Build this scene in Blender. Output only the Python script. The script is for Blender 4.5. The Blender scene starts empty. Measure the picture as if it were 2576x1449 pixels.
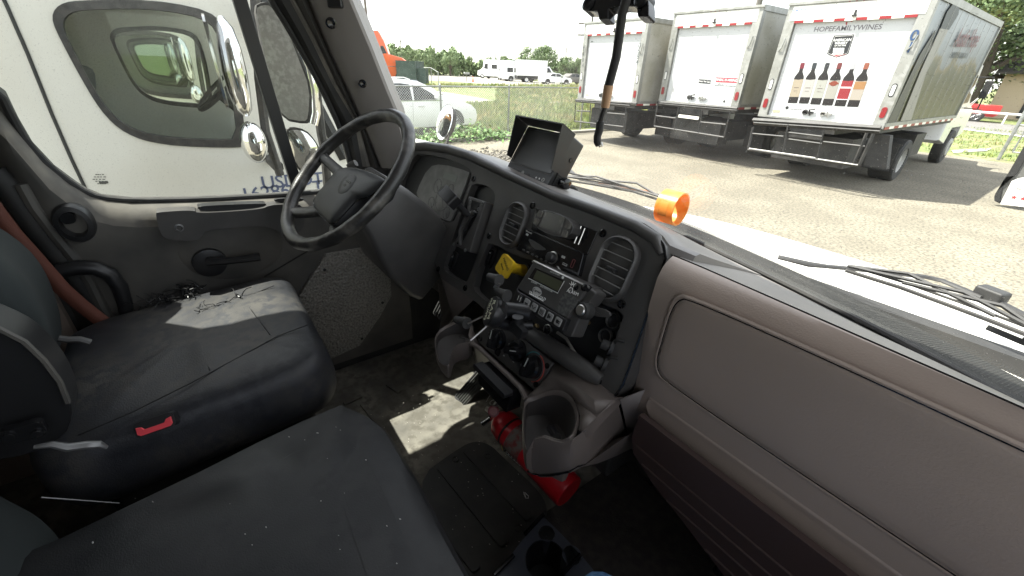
import bpy, bmesh, math, random
from mathutils import Vector as V, Matrix, Quaternion, noise
from mathutils.geometry import tessellate_polygon
random.seed(7)
scn = bpy.context.scene
col = scn.collection
rad = math.radians
# ---------------------------------------------------------------- camera, sky, sun, exposure
PITCH, ROLL, AZ = rad(28), rad(2.3), rad(-53)
CAM = V((0.6, 0.0, 2.15))
FPX = 1036.9                                    # focal length for a 2576 px wide frame
_h = V((math.sin(AZ), math.cos(AZ), 0)); _r = V((math.cos(AZ), -math.sin(AZ), 0)); _z = V((0, 0, 1))
FW = _h*math.cos(PITCH) - _z*math.sin(PITCH)
_u = _z*math.cos(PITCH) + _h*math.sin(PITCH)
RT = _r*math.cos(ROLL) + _u*math.sin(ROLL)
UP = _u*math.cos(ROLL) - _r*math.sin(ROLL)
cd = bpy.data.cameras.new('camera'); cam = bpy.data.objects.new('camera', cd); col.objects.link(cam)
cam.matrix_world = Matrix(((RT.x, UP.x, -FW.x, CAM.x), (RT.y, UP.y, -FW.y, CAM.y), (RT.z, UP.z, -FW.z, CAM.z), (0, 0, 0, 1)))
cd.sensor_width = 36; cd.lens = 36*FPX/2576; cd.clip_start = 0.02; cd.clip_end = 3000
scn.camera = cam
SUNV = V((-.44, -.36, 1.0)).normalized()       # towards the sun
w = bpy.data.worlds.new('World'); scn.world = w; w.use_nodes = True
nt = w.node_tree; bg = nt.nodes['Background']
sky = nt.nodes.new('ShaderNodeTexSky'); sky.sky_type = 'NISHITA'; sky.sun_disc = False
sky.sun_elevation = math.asin(SUNV.z); sky.sun_rotation = math.atan2(SUNV.x, SUNV.y)
sky.air_density = 1.0; sky.dust_density = 2.0; sky.ozone_density = 1.0
hz = nt.nodes.new('ShaderNodeMix'); hz.data_type = 'RGBA'; hz.inputs[0].default_value = .62; hz.inputs[7].default_value = (4.75, 4.6, 4.3, 1)   # thin milky overcast over the blue
nt.links.new(sky.outputs[0], hz.inputs[6]); nt.links.new(hz.outputs[2], bg.inputs[0]); bg.inputs[1].default_value = 0.15
sd = bpy.data.lights.new('sun', 'SUN'); sd.energy = 4.2; sd.angle = rad(0.55); sd.color = (1, 0.955, 0.88)
sun = bpy.data.objects.new('sun', sd); col.objects.link(sun); sun.rotation_euler = SUNV.to_track_quat('Z', 'Y').to_euler()
scn.view_settings.view_transform = 'Standard'; scn.view_settings.look = 'None'
scn.view_settings.exposure = 2.0; scn.view_settings.gamma = 1
try:
    scn.cycles.max_bounces = 8; scn.cycles.transparent_max_bounces = 24; scn.cycles.use_denoising = True
    scn.cycles.diffuse_bounces = 5; scn.cycles.glossy_bounces = 4; scn.cycles.sample_clamp_indirect = 6
except Exception: pass
# ---------------------------------------------------------------- geometry from measured bearings
def ray(x, y): return (FW*FPX + RT*(x-1288) + UP*(724.5-y)).normalized()
def at(x, y, ax, v):
    d = ray(x, y); ax = 'xyz'.index(ax); return CAM + d*((v-CAM[ax])/d[ax])
class Fr:                                        # a local frame: origin and three axes
    def __init__(s, o, x, y, z=None):
        s.o = V(o); s.x = V(x).normalized(); y = V(y)
        s.z = V(z).normalized() if z is not None else s.x.cross(y).normalized()
        s.y = s.z.cross(s.x).normalized()
    def p(s, u, v, n=0): return s.o + s.x*u + s.y*v + s.z*n
    def uv(s, px, py, off=0):                    # bearing -> plane coordinates
        d = ray(px, py); q = s.o + s.z*off; t = (q-CAM).dot(s.z)/d.dot(s.z); q = CAM + d*t - s.o
        return (q.dot(s.x), q.dot(s.y))
    def off(s, u, v, n=0): return Fr(s.p(u, v, n), s.x, s.y, s.z)
WF = Fr((0, 0, 0), (1, 0, 0), (0, 1, 0))
# ---------------------------------------------------------------- materials
MATS = {}
def mat(name, c, rough=.6, metal=0., c2=None, ns=20., nlo=.4, nhi=.65, bump=0., bs=300., bd=.002, spec=.5, alpha=None, coat=0, det=4, vor=False, c3=None, n3=3., rvar=0):
    m = bpy.data.materials.new(name); m.use_nodes = True; t = m.node_tree; b = t.nodes['Principled BSDF']
    b.inputs['Base Color'].default_value = (*c, 1); b.inputs['Roughness'].default_value = rough
    b.inputs['Metallic'].default_value = metal; b.inputs['Specular IOR Level'].default_value = spec
    if coat: b.inputs['Coat Weight'].default_value = coat; b.inputs['Coat Roughness'].default_value = .08
    tc = t.nodes.new('ShaderNodeTexCoord'); L = t.links.new
    def nz(sc, d=4):
        n = t.nodes.new('ShaderNodeTexNoise'); n.inputs['Scale'].default_value = sc; n.inputs['Detail'].default_value = d
        L(tc.outputs['Object'], n.inputs['Vector']); return n
    cur = None
    for (cc, sc, lo, hi) in ((c2, ns, nlo, nhi), (c3, n3, .45, .62)):
        if cc is None: continue
        n = nz(sc, det); mr = t.nodes.new('ShaderNodeMapRange'); mr.inputs[1].default_value = lo; mr.inputs[2].default_value = hi
        L(n.outputs[0], mr.inputs[0]); mx = t.nodes.new('ShaderNodeMix'); mx.data_type = 'RGBA'
        L(mr.outputs[0], mx.inputs[0])
        if cur is None: mx.inputs[6].default_value = (*c, 1)
        else: L(cur, mx.inputs[6])
        mx.inputs[7].default_value = (*cc, 1); cur = mx.outputs[2]
        if rvar and sc == ns:
            mr2 = t.nodes.new('ShaderNodeMapRange'); mr2.inputs[3].default_value = rough; mr2.inputs[4].default_value = rough+rvar
            L(mr.outputs[0], mr2.inputs[0]); L(mr2.outputs[0], b.inputs['Roughness'])
    if cur is not None: L(cur, b.inputs['Base Color'])
    if bump:
        if vor:
            n = t.nodes.new('ShaderNodeTexVoronoi'); n.inputs['Scale'].default_value = bs; n.feature = 'SMOOTH_F1'; L(tc.outputs['Object'], n.inputs['Vector'])
        else: n = nz(bs, 3)
        bp = t.nodes.new('ShaderNodeBump'); bp.inputs['Strength'].default_value = bump; bp.inputs['Distance'].default_value = bd
        L(n.outputs[0], bp.inputs['Height']); L(bp.outputs[0], b.inputs['Normal'])
    MATS[name] = m; return m
def glass(name, tint, refl=.06, rmax=.35, dust=.0, dustcol=(.8, .78, .72), specks=0.):
    m = bpy.data.materials.new(name); m.use_nodes = True; t = m.node_tree; t.nodes.remove(t.nodes['Principled BSDF'])
    out = t.nodes['Material Output']; L = t.links.new
    tr = t.nodes.new('ShaderNodeBsdfTransparent'); tr.inputs[0].default_value = (*tint, 1)
    gl = t.nodes.new('ShaderNodeBsdfGlossy'); gl.inputs['Roughness'].default_value = .02
    lw = t.nodes.new('ShaderNodeLayerWeight'); lw.inputs[0].default_value = .25
    mr = t.nodes.new('ShaderNodeMapRange'); mr.inputs[3].default_value = refl; mr.inputs[4].default_value = rmax; L(lw.outputs[0], mr.inputs[0])
    m1 = t.nodes.new('ShaderNodeMixShader'); L(mr.outputs[0], m1.inputs[0]); L(tr.outputs[0], m1.inputs[1]); L(gl.outputs[0], m1.inputs[2])
    last = m1.outputs[0]
    if dust or specks:
        df = t.nodes.new('ShaderNodeBsdfDiffuse'); df.inputs[0].default_value = (*dustcol, 1)
        tc = t.nodes.new('ShaderNodeTexCoord')
        n = t.nodes.new('ShaderNodeTexNoise'); n.inputs['Scale'].default_value = 3; n.inputs['Detail'].default_value = 4; L(tc.outputs['Object'], n.inputs['Vector'])
        r1 = t.nodes.new('ShaderNodeMapRange'); r1.inputs[1].default_value = .35; r1.inputs[2].default_value = .7; r1.inputs[3].default_value = dust*.4; r1.inputs[4].default_value = dust; L(n.outputs[0], r1.inputs[0])
        n2 = t.nodes.new('ShaderNodeTexNoise'); n2.inputs['Scale'].default_value = 260; n2.inputs['Detail'].default_value = 1; L(tc.outputs['Object'], n2.inputs['Vector'])
        r2 = t.nodes.new('ShaderNodeMapRange'); r2.inputs[1].default_value = .66; r2.inputs[2].default_value = .76; r2.inputs[3].default_value = 0; r2.inputs[4].default_value = specks; L(n2.outputs[0], r2.inputs[0])
        ad = t.nodes.new('ShaderNodeMath'); ad.operation = 'ADD'; L(r1.outputs[0], ad.inputs[0]); L(r2.outputs[0], ad.inputs[1])
        m2 = t.nodes.new('ShaderNodeMixShader'); L(ad.outputs[0], m2.inputs[0]); L(last, m2.inputs[1]); L(df.outputs[0], m2.inputs[2]); last = m2.outputs[0]
    L(last, out.inputs[0]); MATS[name] = m; return m
# ---------------------------------------------------------------- mesh collector
class G:
    def __init__(s): s.v = []; s.f = []; s.mi = []; s.m = 0
    def add(s, vs, fs):
        b = len(s.v); s.v += [V(q) for q in vs]; s.f += [tuple(b+i for i in f) for f in fs]; s.mi += [s.m]*len(fs); return s
    def box(s, F, c, d, taper=1.):              # centre and full size in frame F
        vs = []
        for k in (-1, 1):
            for (i, j) in ((-1, -1), (1, -1), (1, 1), (-1, 1)):
                tt = taper if k > 0 else 1
                vs.append(F.p(c[0]+i*d[0]/2*tt, c[1]+j*d[1]/2*tt, c[2]+k*d[2]/2))
        return s.add(vs, [(3, 2, 1, 0), (4, 5, 6, 7), (0, 1, 5, 4), (1, 2, 6, 5), (2, 3, 7, 6), (3, 0, 4, 7)])
    def b(s, x0, x1, y0, y1, z0, z1): return s.box(WF, ((x0+x1)/2, (y0+y1)/2, (z0+z1)/2), (abs(x1-x0), abs(y1-y0), abs(z1-z0)))
    def pr(s, F, pts, z0, z1, holes=(), sh=1.):  # prism of a plane outline (with holes) between two offsets
        loops = [list(pts)]+[list(h) for h in holes]
        ca = sum(p[0] for p in pts)/len(pts); cb = sum(p[1] for p in pts)/len(pts)
        flat = [p for l in loops for p in l]; n = len(flat)
        tris = tessellate_polygon([[V((p[0], p[1], 0)) for p in l] for l in loops])
        vs = [F.p(p[0], p[1], z0) for p in flat]+[F.p(ca+(p[0]-ca)*sh, cb+(p[1]-cb)*sh, z1) for p in flat]
        fs = []
        for t in tris:
            a, b2, c = (flat[i] for i in t)
            if (b2[0]-a[0])*(c[1]-a[1])-(b2[1]-a[1])*(c[0]-a[0]) < 0: t = (t[0], t[2], t[1])
            fs.append(tuple(i+n for i in t)); fs.append((t[2], t[1], t[0]))
        o = 0
        for li, l in enumerate(loops):
            m = len(l); ar = sum(l[i][0]*l[(i+1) % m][1]-l[(i+1) % m][0]*l[i][1] for i in range(m))
            fl = (ar < 0) != (li > 0)
            for i in range(m):
                a, c = o+i, o+(i+1) % m
                fs.append((c, a, a+n, c+n) if fl else (a, c, c+n, a+n))
            o += m
        return s.add(vs, fs)
    def tube(s, pts, r, n=8, closed=False, flat=1., up=None):
        pts = [V(p) for p in pts]; N = len(pts); rs = r if isinstance(r, (list, tuple)) else [r]*N; vs = []; fs = []
        prev = None
        for i, p in enumerate(pts):
            if closed: t = pts[(i+1) % N]-pts[i-1]
            else: t = pts[min(i+1, N-1)]-pts[max(i-1, 0)]
            t.normalize()
            if up is not None: a = V(up)
            else: a = prev if prev is not None else (V((0, 0, 1)) if abs(t.z) < .9 else V((1, 0, 0)))
            a = (a - t*a.dot(t)).normalized(); prev = a; b = t.cross(a)
            for k in range(n):
                q = 2*math.pi*k/n; vs.append(p + a*math.cos(q)*rs[i]*flat + b*math.sin(q)*rs[i])
        for i in range(N if closed else N-1):
            j = (i+1) % N
            for k in range(n): fs.append((i*n+k, i*n+(k+1) % n, j*n+(k+1) % n, j*n+k))
        if not closed: fs += [tuple(range(n))[::-1], tuple((N-1)*n+k for k in range(n))]
        return s.add(vs, fs)
    def lathe(s, F, prof, n=24, c=(0, 0), cap=True, a0=0., a1=2*math.pi, sx=1., sy=1.):   # prof: (radius, height) along F.z
        full = abs(a1-a0-2*math.pi) < 1e-6; m = n if full else n+1; vs = []; fs = []
        for (r, h) in prof:
            for k in range(m):
                a = a0+(a1-a0)*k/n; vs.append(F.p(c[0]+r*math.cos(a)*sx, c[1]+r*math.sin(a)*sy, h))
        for i in range(len(prof)-1):
            for k in range(n):
                k2 = (k+1) % m; fs.append((i*m+k, i*m+k2, (i+1)*m+k2, (i+1)*m+k))
        if cap:
            fs.append(tuple(range(m))[::-1]); fs.append(tuple((len(prof)-1)*m+k for k in range(m)))
        return s.add(vs, fs)
    def grid(s, rows, close=False):
        n = len(rows[0]); vs = [p for r in rows for p in r]; fs = []
        for i in range(len(rows)-1):
            for k in range(n if close else n-1):
                fs.append((i*n+k, i*n+(k+1) % n, (i+1)*n+(k+1) % n, (i+1)*n+k))
        return s.add(vs, fs)
    def loft(s, rings, cap=True):
        s.grid(rings, True)
        if cap:
            n = len(rings[0]); b = len(s.v)-len(rings)*n
            s.f += [tuple(b+k for k in range(n))[::-1], tuple(b+(len(rings)-1)*n+k for k in range(n))]; s.mi += [s.m]*2
        return s
    def build(s, name, m, parent=None, bevel=0, seg=2, smooth=True, sub=0, solid=0, origin=None, recalc=True):
        me = bpy.data.meshes.new(name); o = bpy.data.objects.new(name, me); col.objects.link(o)
        if parent is not None:
            o.parent = parent; w0 = wloc(parent)
        else:
            w0 = V(origin) if origin is not None else base(s.v); o.location = w0
        me.from_pydata([q-w0 for q in s.v], [], s.f); me.update()
        for mm in (m if isinstance(m, (list, tuple)) else [m]): me.materials.append(mm)
        if len(me.materials) > 1: me.polygons.foreach_set('material_index', s.mi)
        if recalc:
            bm = bmesh.new(); bm.from_mesh(me); bmesh.ops.recalc_face_normals(bm, faces=bm.faces); bm.to_mesh(me); bm.free()
        if smooth:
            me.polygons.foreach_set('use_smooth', [True]*len(me.polygons))
            if not sub: me.set_sharp_from_angle(angle=rad(38))
        if solid: md = o.modifiers.new('s', 'SOLIDIFY'); md.thickness = solid
        if bevel:
            md = o.modifiers.new('b', 'BEVEL'); md.width = bevel; md.segments = seg; md.limit_method = 'ANGLE'; md.angle_limit = rad(35)
            try: md.harden_normals = True
            except Exception: pass
        if sub: md = o.modifiers.new('u', 'SUBSURF'); md.levels = sub; md.render_levels = sub
        return o
def base(vs):
    x = [q.x for q in vs]; y = [q.y for q in vs]; z = [q.z for q in vs]
    return V(((min(x)+max(x))/2, (min(y)+max(y))/2, min(z)))
def wloc(o):
    p = V(o.location)
    while o.parent is not None: o = o.parent; p = p+V(o.location)
    return p
def tag(o, label=None, cat=None, group=None, kind=None):
    if label: o['label'] = label
    if cat: o['category'] = cat
    if group: o['group'] = group
    if kind: o['kind'] = kind
    return o
def empty(name, loc, label, cat, group=None):
    o = bpy.data.objects.new(name, None); col.objects.link(o); o.location = loc; o.empty_display_size = .1
    return tag(o, label, cat, group)
def copy_tree(o, parent=None):
    c = o.copy(); col.objects.link(c); c.parent = parent
    for ch in list(o.children): copy_tree(ch, c)
    return c
def text(name, s, F, size, m, parent, ext=.0004, align='CENTER', sx=1., shear=0):
    cu = bpy.data.curves.new(name, 'FONT'); cu.body = s; cu.size = size; cu.extrude = ext; cu.align_x = align; cu.align_y = 'CENTER'; cu.shear = shear
    cu.resolution_u = 3; cu.offset = size*.01 if size > .03 else 0
    t = bpy.data.objects.new(name, cu); col.objects.link(t)
    bpy.context.view_layer.update()
    me = bpy.data.meshes.new_from_object(t.evaluated_get(bpy.context.evaluated_depsgraph_get()))
    bpy.data.objects.remove(t); w0 = wloc(parent) if parent is not None else V((0, 0, 0))
    for vv in me.vertices: vv.co = F.p(vv.co.x*sx, vv.co.y, vv.co.z) - w0
    me.materials.clear(); me.materials.append(m); o = bpy.data.objects.new(name, me); col.objects.link(o)
    if parent is not None: o.parent = parent
    return o
def rrect(cx, cy, w_, h_, r, n=5, rot=0.):
    pts = []
    for (sx, sy, a) in ((1, 1, 0), (-1, 1, 90), (-1, -1, 180), (1, -1, 270)):
        for k in range(n+1):
            q = rad(a+90*k/n); pts.append((sx*(w_/2-r)+r*math.cos(q), sy*(h_/2-r)+r*math.sin(q)))
    c, s_ = math.cos(rot), math.sin(rot)
    return [(cx+x*c-y*s_, cy+x*s_+y*c) for x, y in pts]
def ell(cx, cy, a, b_, n=24): return [(cx+a*math.cos(2*math.pi*k/n), cy+b_*math.sin(2*math.pi*k/n)) for k in range(n)]
def smooth2(pts, it=2, closed=True):             # Chaikin corner cutting
    for _ in range(it):
        q = []; n = len(pts)
        for i in range(n if closed else n-1):
            a, b2 = pts[i], pts[(i+1) % n]
            q += [tuple(a[k]*.75+b2[k]*.25 for k in range(len(a))), tuple(a[k]*.25+b2[k]*.75 for k in range(len(a)))]
        if not closed: q = [tuple(pts[0])]+q+[tuple(pts[-1])]
        pts = q
    return pts
def interp(x, tab):
    if x <= tab[0][0]: return tab[0][1]
    for (a, fa), (b2, fb) in zip(tab, tab[1:]):
        if x <= b2: return fa+(fb-fa)*(x-a)/(b2-a)
    return tab[-1][1]
# palette
charcoal = mat('charcoal_plastic', (.058, .056, .054), .42, c2=(.08, .076, .072), ns=9, bump=.25, bs=700, bd=.0008)
trimdark = mat('door_trim_plastic', (.07, .067, .062), .55, c2=(.12, .112, .098), ns=6, bump=.3, bs=600, bd=.0008)
dusty = mat('dusty_door_sill', (.13, .122, .108), .75, c2=(.23, .21, .175), ns=11, c3=(.09, .085, .078), n3=4, bump=.3, bs=500, bd=.001)
greige = mat('warm_grey_dash_plastic', (.325, .262, .222), .44, c2=(.35, .282, .238), ns=3, bump=.35, bs=420, bd=.0009)  # warm cast puts reddish bounce light into the base colour
consm = mat('grey_brown_console_plastic', (.125, .106, .096), .42, c2=(.15, .126, .112), ns=4, bump=.3, bs=420, bd=.0008)
dashtop = mat('grey_dash_top_plastic', (.19, .178, .168), .42, c2=(.22, .205, .19), ns=5, bump=.35, bs=420, bd=.0009)
black = mat('black_plastic', (.018, .018, .019), .38, bump=.1, bs=600, bd=.0005)
gloss = mat('gloss_black', (.012, .012, .013), .12)
rubber = mat('black_rubber', (.022, .022, .022), .7, c2=(.035, .034, .032), ns=12)
leather = mat('worn_wheel_rim', (.03, .029, .028), .36, c2=(.16, .15, .135), ns=22, nlo=.5, nhi=.75, bump=.3, bs=260, bd=.0012)
hubm = mat('wheel_pad_plastic', (.036, .037, .039), .5, bump=.3, bs=500, bd=.0008)
seatm = mat('black_vinyl_seat', (.008, .009, .0105), .5, c2=(.028, .028, .029), ns=5, c3=(.015, .0155, .017), n3=30, bump=.35, bs=420, bd=.0012, rvar=.15)
seatw = mat('worn_dusty_seat_top', (.014, .0155, .02), .5, c2=(.12, .11, .095), ns=6, nlo=.4, nhi=.95, c3=(.026, .027, .032), n3=40, bump=.4, bs=300, bd=.0015, rvar=.2)
seatg = mat('dark_green_grey_upholstery', (.022, .028, .028), .8, bump=.3, bs=700, bd=.001)
pillar = mat('grey_pillar_trim', (.23, .213, .2), .6, bump=.2, bs=500, bd=.0006)
headl = mat('grey_headliner', (.2, .19, .18), .9)
floorm = mat('dusty_rubber_floor', (.1, .094, .083), .75, c2=(.28, .26, .215), ns=7, nlo=.35, nhi=.7, c3=(.12, .11, .09), n3=30, bump=.5, bs=60, bd=.003)
matm = mat('dark_rubber_tunnel_mat', (.026, .026, .025), .55, c2=(.06, .056, .05), ns=9, nlo=.45, nhi=.8, bump=.3, bs=150, bd=.002)
carpet = mat('dark_passenger_floor', (.03, .026, .024), .9, c2=(.05, .043, .037), ns=40, bump=.6, bs=300, bd=.004)
foil = mat('textured_grey_kick_panel', (.27, .255, .23), .36, c2=(.23, .22, .2), ns=9, c3=(.15, .142, .125), n3=130, bump=.9, bs=115, bd=.006, vor=True)  # fine darker mottle paints in the shading of the panel's crinkles
whitep = mat('white_paint', (.8, .79, .75), .3, coat=.3, c2=(.74, .72, .66), ns=2)
neighp = mat('white_cab_paint', (.74, .72, .66), .3, coat=.4, c2=(.66, .63, .56), ns=1.5)
chrome = mat('chrome', (.8, .8, .8), .06, 1.)
steel = mat('brushed_steel', (.55, .54, .52), .32, 1.)
alum = mat('weathered_aluminium', (.3, .3, .28), .5, .5, c2=(.24, .24, .215), ns=1.5, c3=(.34, .34, .32), n3=6)
red = mat('red_enamel', (.5, .012, .02), .35); pinkred = mat('buckle_red', (.8, .07, .09), .4); dullsil = mat('dull_silver', (.2, .2, .2), .4, .6)
yellow = mat('yellow_plastic', (.75, .5, .02), .45, c2=(.6, .38, .02), ns=60)
amber = mat('amber_plastic', (.7, .27, .05), .35, c2=(.72, .42, .12), ns=40)
_t = amber.node_tree; _tr = _t.nodes.new('ShaderNodeBsdfTranslucent'); _tr.inputs[0].default_value = (.95, .42, .09, 1); _mx = _t.nodes.new('ShaderNodeMixShader'); _mx.inputs[0].default_value = .4
_t.links.new(_t.nodes['Principled BSDF'].outputs[0], _mx.inputs[1]); _t.links.new(_tr.outputs[0], _mx.inputs[2]); _t.links.new(_mx.outputs[0], _t.nodes['Material Output'].inputs[0])
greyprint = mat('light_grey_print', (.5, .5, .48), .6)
whiteprint = mat('white_print', (.8, .8, .78), .6)
lcd = mat('lcd_olive', (.075, .08, .05), .25)
darkglass = mat('dark_glass', (.012, .014, .015), .06)
screen = mat('monitor_screen', (.06, .06, .058), .25)
tanwrap = mat('tan_tape', (.45, .27, .15), .6)
redbelt = mat('orange_red_belt', (.14, .045, .028), .7, bump=.4, bs=400)
tyre = mat('tyre_rubber', (.02, .02, .02), .75, c2=(.035, .034, .03), ns=8)
windshield_g = glass('windshield_glass', (.96, .985, .97), .0, .08, dust=.095, specks=.3)
door_g = glass('door_glass', (.95, .975, .96), .0, dust=.018, specks=.12)
tint_g = glass('tinted_green_glass', (.84, .87, .84), .01, dust=.012, dustcol=(.5, .48, .42), specks=.25)
# ================================================================ CAB SHELL
def T1(X, Y): return (X/3, Y/3)
def T2(X, Y): return (858.67+X/3, Y/3)
def T3(X, Y): return (1717.33+X/3, Y/3)
def T4(X, Y): return (X/3, 483+Y/3)
def T5(X, Y): return (858.67+X/3, 483+Y/3)
def T6(X, Y): return (1717.33+X/3, 483+Y/3)
def T8(X, Y): return (858.67+X/3, 966+Y/3)
def C3(X, Y): return (638.9+X*.3527, Y*.3527)
def C5(X, Y): return (690+X*.3086, 255.6+Y*.3086)
def C6(X, Y): return (1054.2+X*.37485, 734.7+Y*.37485)
def R5(X, Y): return (1150+X*.18519, 498.3+Y*.18519)
def R7(X, Y): return (1118+X*.24687, 638.9+Y*.24687)
FL = .95
LF = Fr((-1.03, 0, 0), (0, 1, 0), (0, 0, 1))
hole = [LF.uv(*p) for p in [(0, 232), (33, 300), (70, 363), (127, 423), (187, 467), (213, 483), (250, 498), (333, 506), (500, 503), (700, 492), (800, 484), (885, 474), (884, 420), (857, 324), (797, 197), (723, 67), (681, 0)]]
hole += [(hole[-1][0]-.05, 2.5), (hole[-1][0]-.12, 2.6), (-.44, 2.6), (-.54, 2.5), (-.52, 2.3)]
def zsill(y): return interp(y, sorted((p[0], p[1]) for p in hole[1:12]))
g = G(); g.pr(LF, [(-1.0, .85), (1.12, .85), (1.12, 1.70), (.66, 1.72), (.62, 1.8), (.57, 2.0), (.5, 2.3), (.42, 2.7), (-1.0, 2.7)], -.05, 0, holes=[hole[::-1]])
tag(g.build('cab_left_wall', charcoal), kind='structure')
g = G(); RWF = Fr((1.03, 0, 0), (0, 1, 0), (0, 0, 1))
g.pr(RWF, [(-1.0, .85), (1.12, .85), (1.12, 1.78), (.92, 1.9), (.72, 2.3), (.5, 2.7), (-1.0, 2.7)], 0, .05, holes=[[(-.4, 1.95), (-.25, 1.8), (.5, 1.76), (.52, 2.1), (.28, 2.5), (-.4, 2.5)]])
tag(g.build('cab_right_wall', greige), kind='structure')
g = G(); g.b(-1.08, 1.08, -1.0, .6, 2.7, 2.74); tag(g.build('cab_roof', headl, bevel=.005), kind='structure')
g = G(); g.b(-1.08, 1.08, -1.05, -1.0, .85, 2.74); tag(g.build('cab_rear_wall', headl), kind='structure')
g = G(); g.b(-1.08, 1.08, 1.13, 1.17, .8, 1.71); tag(g.build('firewall', rubber), kind='structure')
# floor: footwell, tunnel hump, passenger floor
g = G(); ys = [-1.0+.05*i for i in range(43)]
rows = []
for y in ys:
    r = []
    for i in range(60):
        x = -1.03+2.06*i/59
        z = FL
        if -.62 < x < -.32: z += .035*(.5-.5*math.cos(math.pi*(x+.62)/.3)) 
        elif -.32 <= x < .12: z += .035
        elif x < .3 and x >= .12: z += .035*(.5+.5*math.cos(math.pi*(x-.12)/.18))
        if y > .75 and x < -.3: z += (y-.75)*.55
        r.append(V((x, y, z+.002*noise.noise(V((x*9, y*9, 0))))))
    rows.append(r)
g.grid(rows); fo = g.build('cab_floor', floorm); tag(fo, kind='structure')
g = G()
for (a, b2) in ((T8(160, 150), T8(360, 400)), (T8(350, 0), T8(440, 60)), (T8(20, 150), T8(150, 90))):
    p, q = at(*a, 'z', FL+.006), at(*b2, 'z', FL+.006); g.tube([p, p.lerp(q, .5), q], .011, 6, up=(0, 0, 1), flat=.5)
g.build('floor_rib', floorm, fo)
# passenger side floor covering, darker
g = G(); g.grid([[V((.06+.97*i/14, -.5+1.6*j/20, FL+.04+.003*noise.noise(V((i*.7, j*.7, 3))))) for i in range(15)] for j in range(21)])
tag(g.build('passenger_floor_carpet', carpet), 'dark brown floor carpet under the glove box side of the dash', 'floor mat')
g = G(); g.b(.06, 1.0, .9, 1.12, FL+.01, FL+.3); g.build('toe_board', carpet, fo)
# textured kick panel, lower left side wall
KF = Fr((-.955, 0, 0), (0, 1, 0), (0, 0, 1))
kp = [KF.uv(*p) for p in [(742, 760), (820, 640), (950, 618), (982, 670), (985, 745), (955, 800), (905, 870), (830, 905), (760, 930)]]
g = G(); g.pr(KF, kp, -.03, 0); ko = tag(g.build('kick_panel', foil, bevel=.003), 'textured silver grey kick panel on the wall below the steering wheel', 'panel')
g = G()
for q in (C5(410, 1370), T5(265, 480), T5(310, 835), T5(155, 1105)):
    g = G(); u, v = KF.uv(*q); g.lathe(KF, [(.006, 0), (.006, .003), (.003, .004)], 10, c=(u, v)); g.build('screw', black, ko)
g = G(); KW = [(-.4, FL), (1.12, FL), (1.12, 1.76), (.5, 1.72), (.3, 1.6), (-.4, 1.3)]
g.pr(KF, KW, -.07, -.035); tag(g.build('footwell_side_wall', rubber), kind='structure')
# ---- driver door trim
door = empty('driver_door', (-1.0, .1, 1.0), 'dark grey driver door with dusty sill, window and crank handle left of the wheel', 'vehicle door')
rows = []
ysd = [-.43, -.41, -.39, -.37, -.34, -.31, -.28, -.25, -.2, -.15, -.08, 0, .1, .2, .3, .4, .5, .6]
for y in ysd:
    zb = zsill(y)-.002
    if y < -.36: zb = zsill(-.36)+(-.36-y)*2
    t = max(0, min(1, (y+.43)/.05))
    prof = [(-1.034, zb), (-1.02, zb-.002), (-.99, zb-.018), (-.972, zb-.04), (-.964, zb-.06), (-.962, zb-.1), (-.966, zb-.2), (-.975, 1.42), (-.965, 1.3), (-.955, 1.15), (-.965, 1.0)]
    rows.append([V((x if t >= 1 else -1.025+(x+1.025)*t, y, z)) for x, z in prof])
g = G(); g.grid([[r[i] for r in rows] for i in range(5)]); g.build('door_sill', dusty, door)
g = G(); g.grid([[r[i] for r in rows] for i in range(4, 11)]); g.build('door_panel', trimdark, door)
DF = Fr((-.955, 0, 0), (0, 1, 0), (0, 0, 1)); dp = lambda q: DF.uv(*q)
arm = smooth2([dp(T4(*q)) for q in [(1175, 140), (1190, 128), (1460, 112), (1490, 140), (1960, 110), (2020, 78), (2180, 72), (2280, 80), (2280, 290), (2100, 290), (2000, 225), (1560, 262), (1530, 285), (1490, 350), (1250, 330), (1210, 290)]], 2)
g = G(); g.pr(DF, arm, -.012, .035); g.build('armrest', charcoal, door, bevel=.008, seg=3)
slot = smooth2([dp(T4(*q)) for q in [(1480, 112), (1510, 92), (1980, 75), (2010, 85), (1985, 112), (1540, 138)]], 2)
g = G(); g.pr(DF, slot, -.02, .018); g.build('pull_pocket', black, door, bevel=.002)
u, v = dp(T4(1350, 245)); g = G(); g.lathe(DF, [(.012, .03), (.012, .037), (.008, .038), (.006, .034)], 14, c=(u, v)); g.build('screw', dullsil, door)
# crank
cu_, cv = dp(T4(1580, 520)); g = G(); g.lathe(DF, [(.048, -.012), (.046, .01), (.03, .014)], 26, c=(cu_, cv-.005)); ck = g.build('window_crank', black, door)
a, b2 = dp(T4(1560, 500)), dp(T4(1945, 455)); g = G()
g.tube([DF.p(*a, .03), DF.p((a[0]*2+b2[0])/3, (a[1]*2+b2[1])/3, .045), DF.p(*b2, .045)], [.017, .014, .016], 10, flat=.8); g.build('handle', black, ck)
bu, bv = dp(T4(1760, 400)); g = G()
g.lathe(DF, [(.001, -.006), (.14, -.006), (.155, -.012)], 40, c=(bu, bv), sy=.8); g.build('speaker_bulge', trimdark, door)
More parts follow.
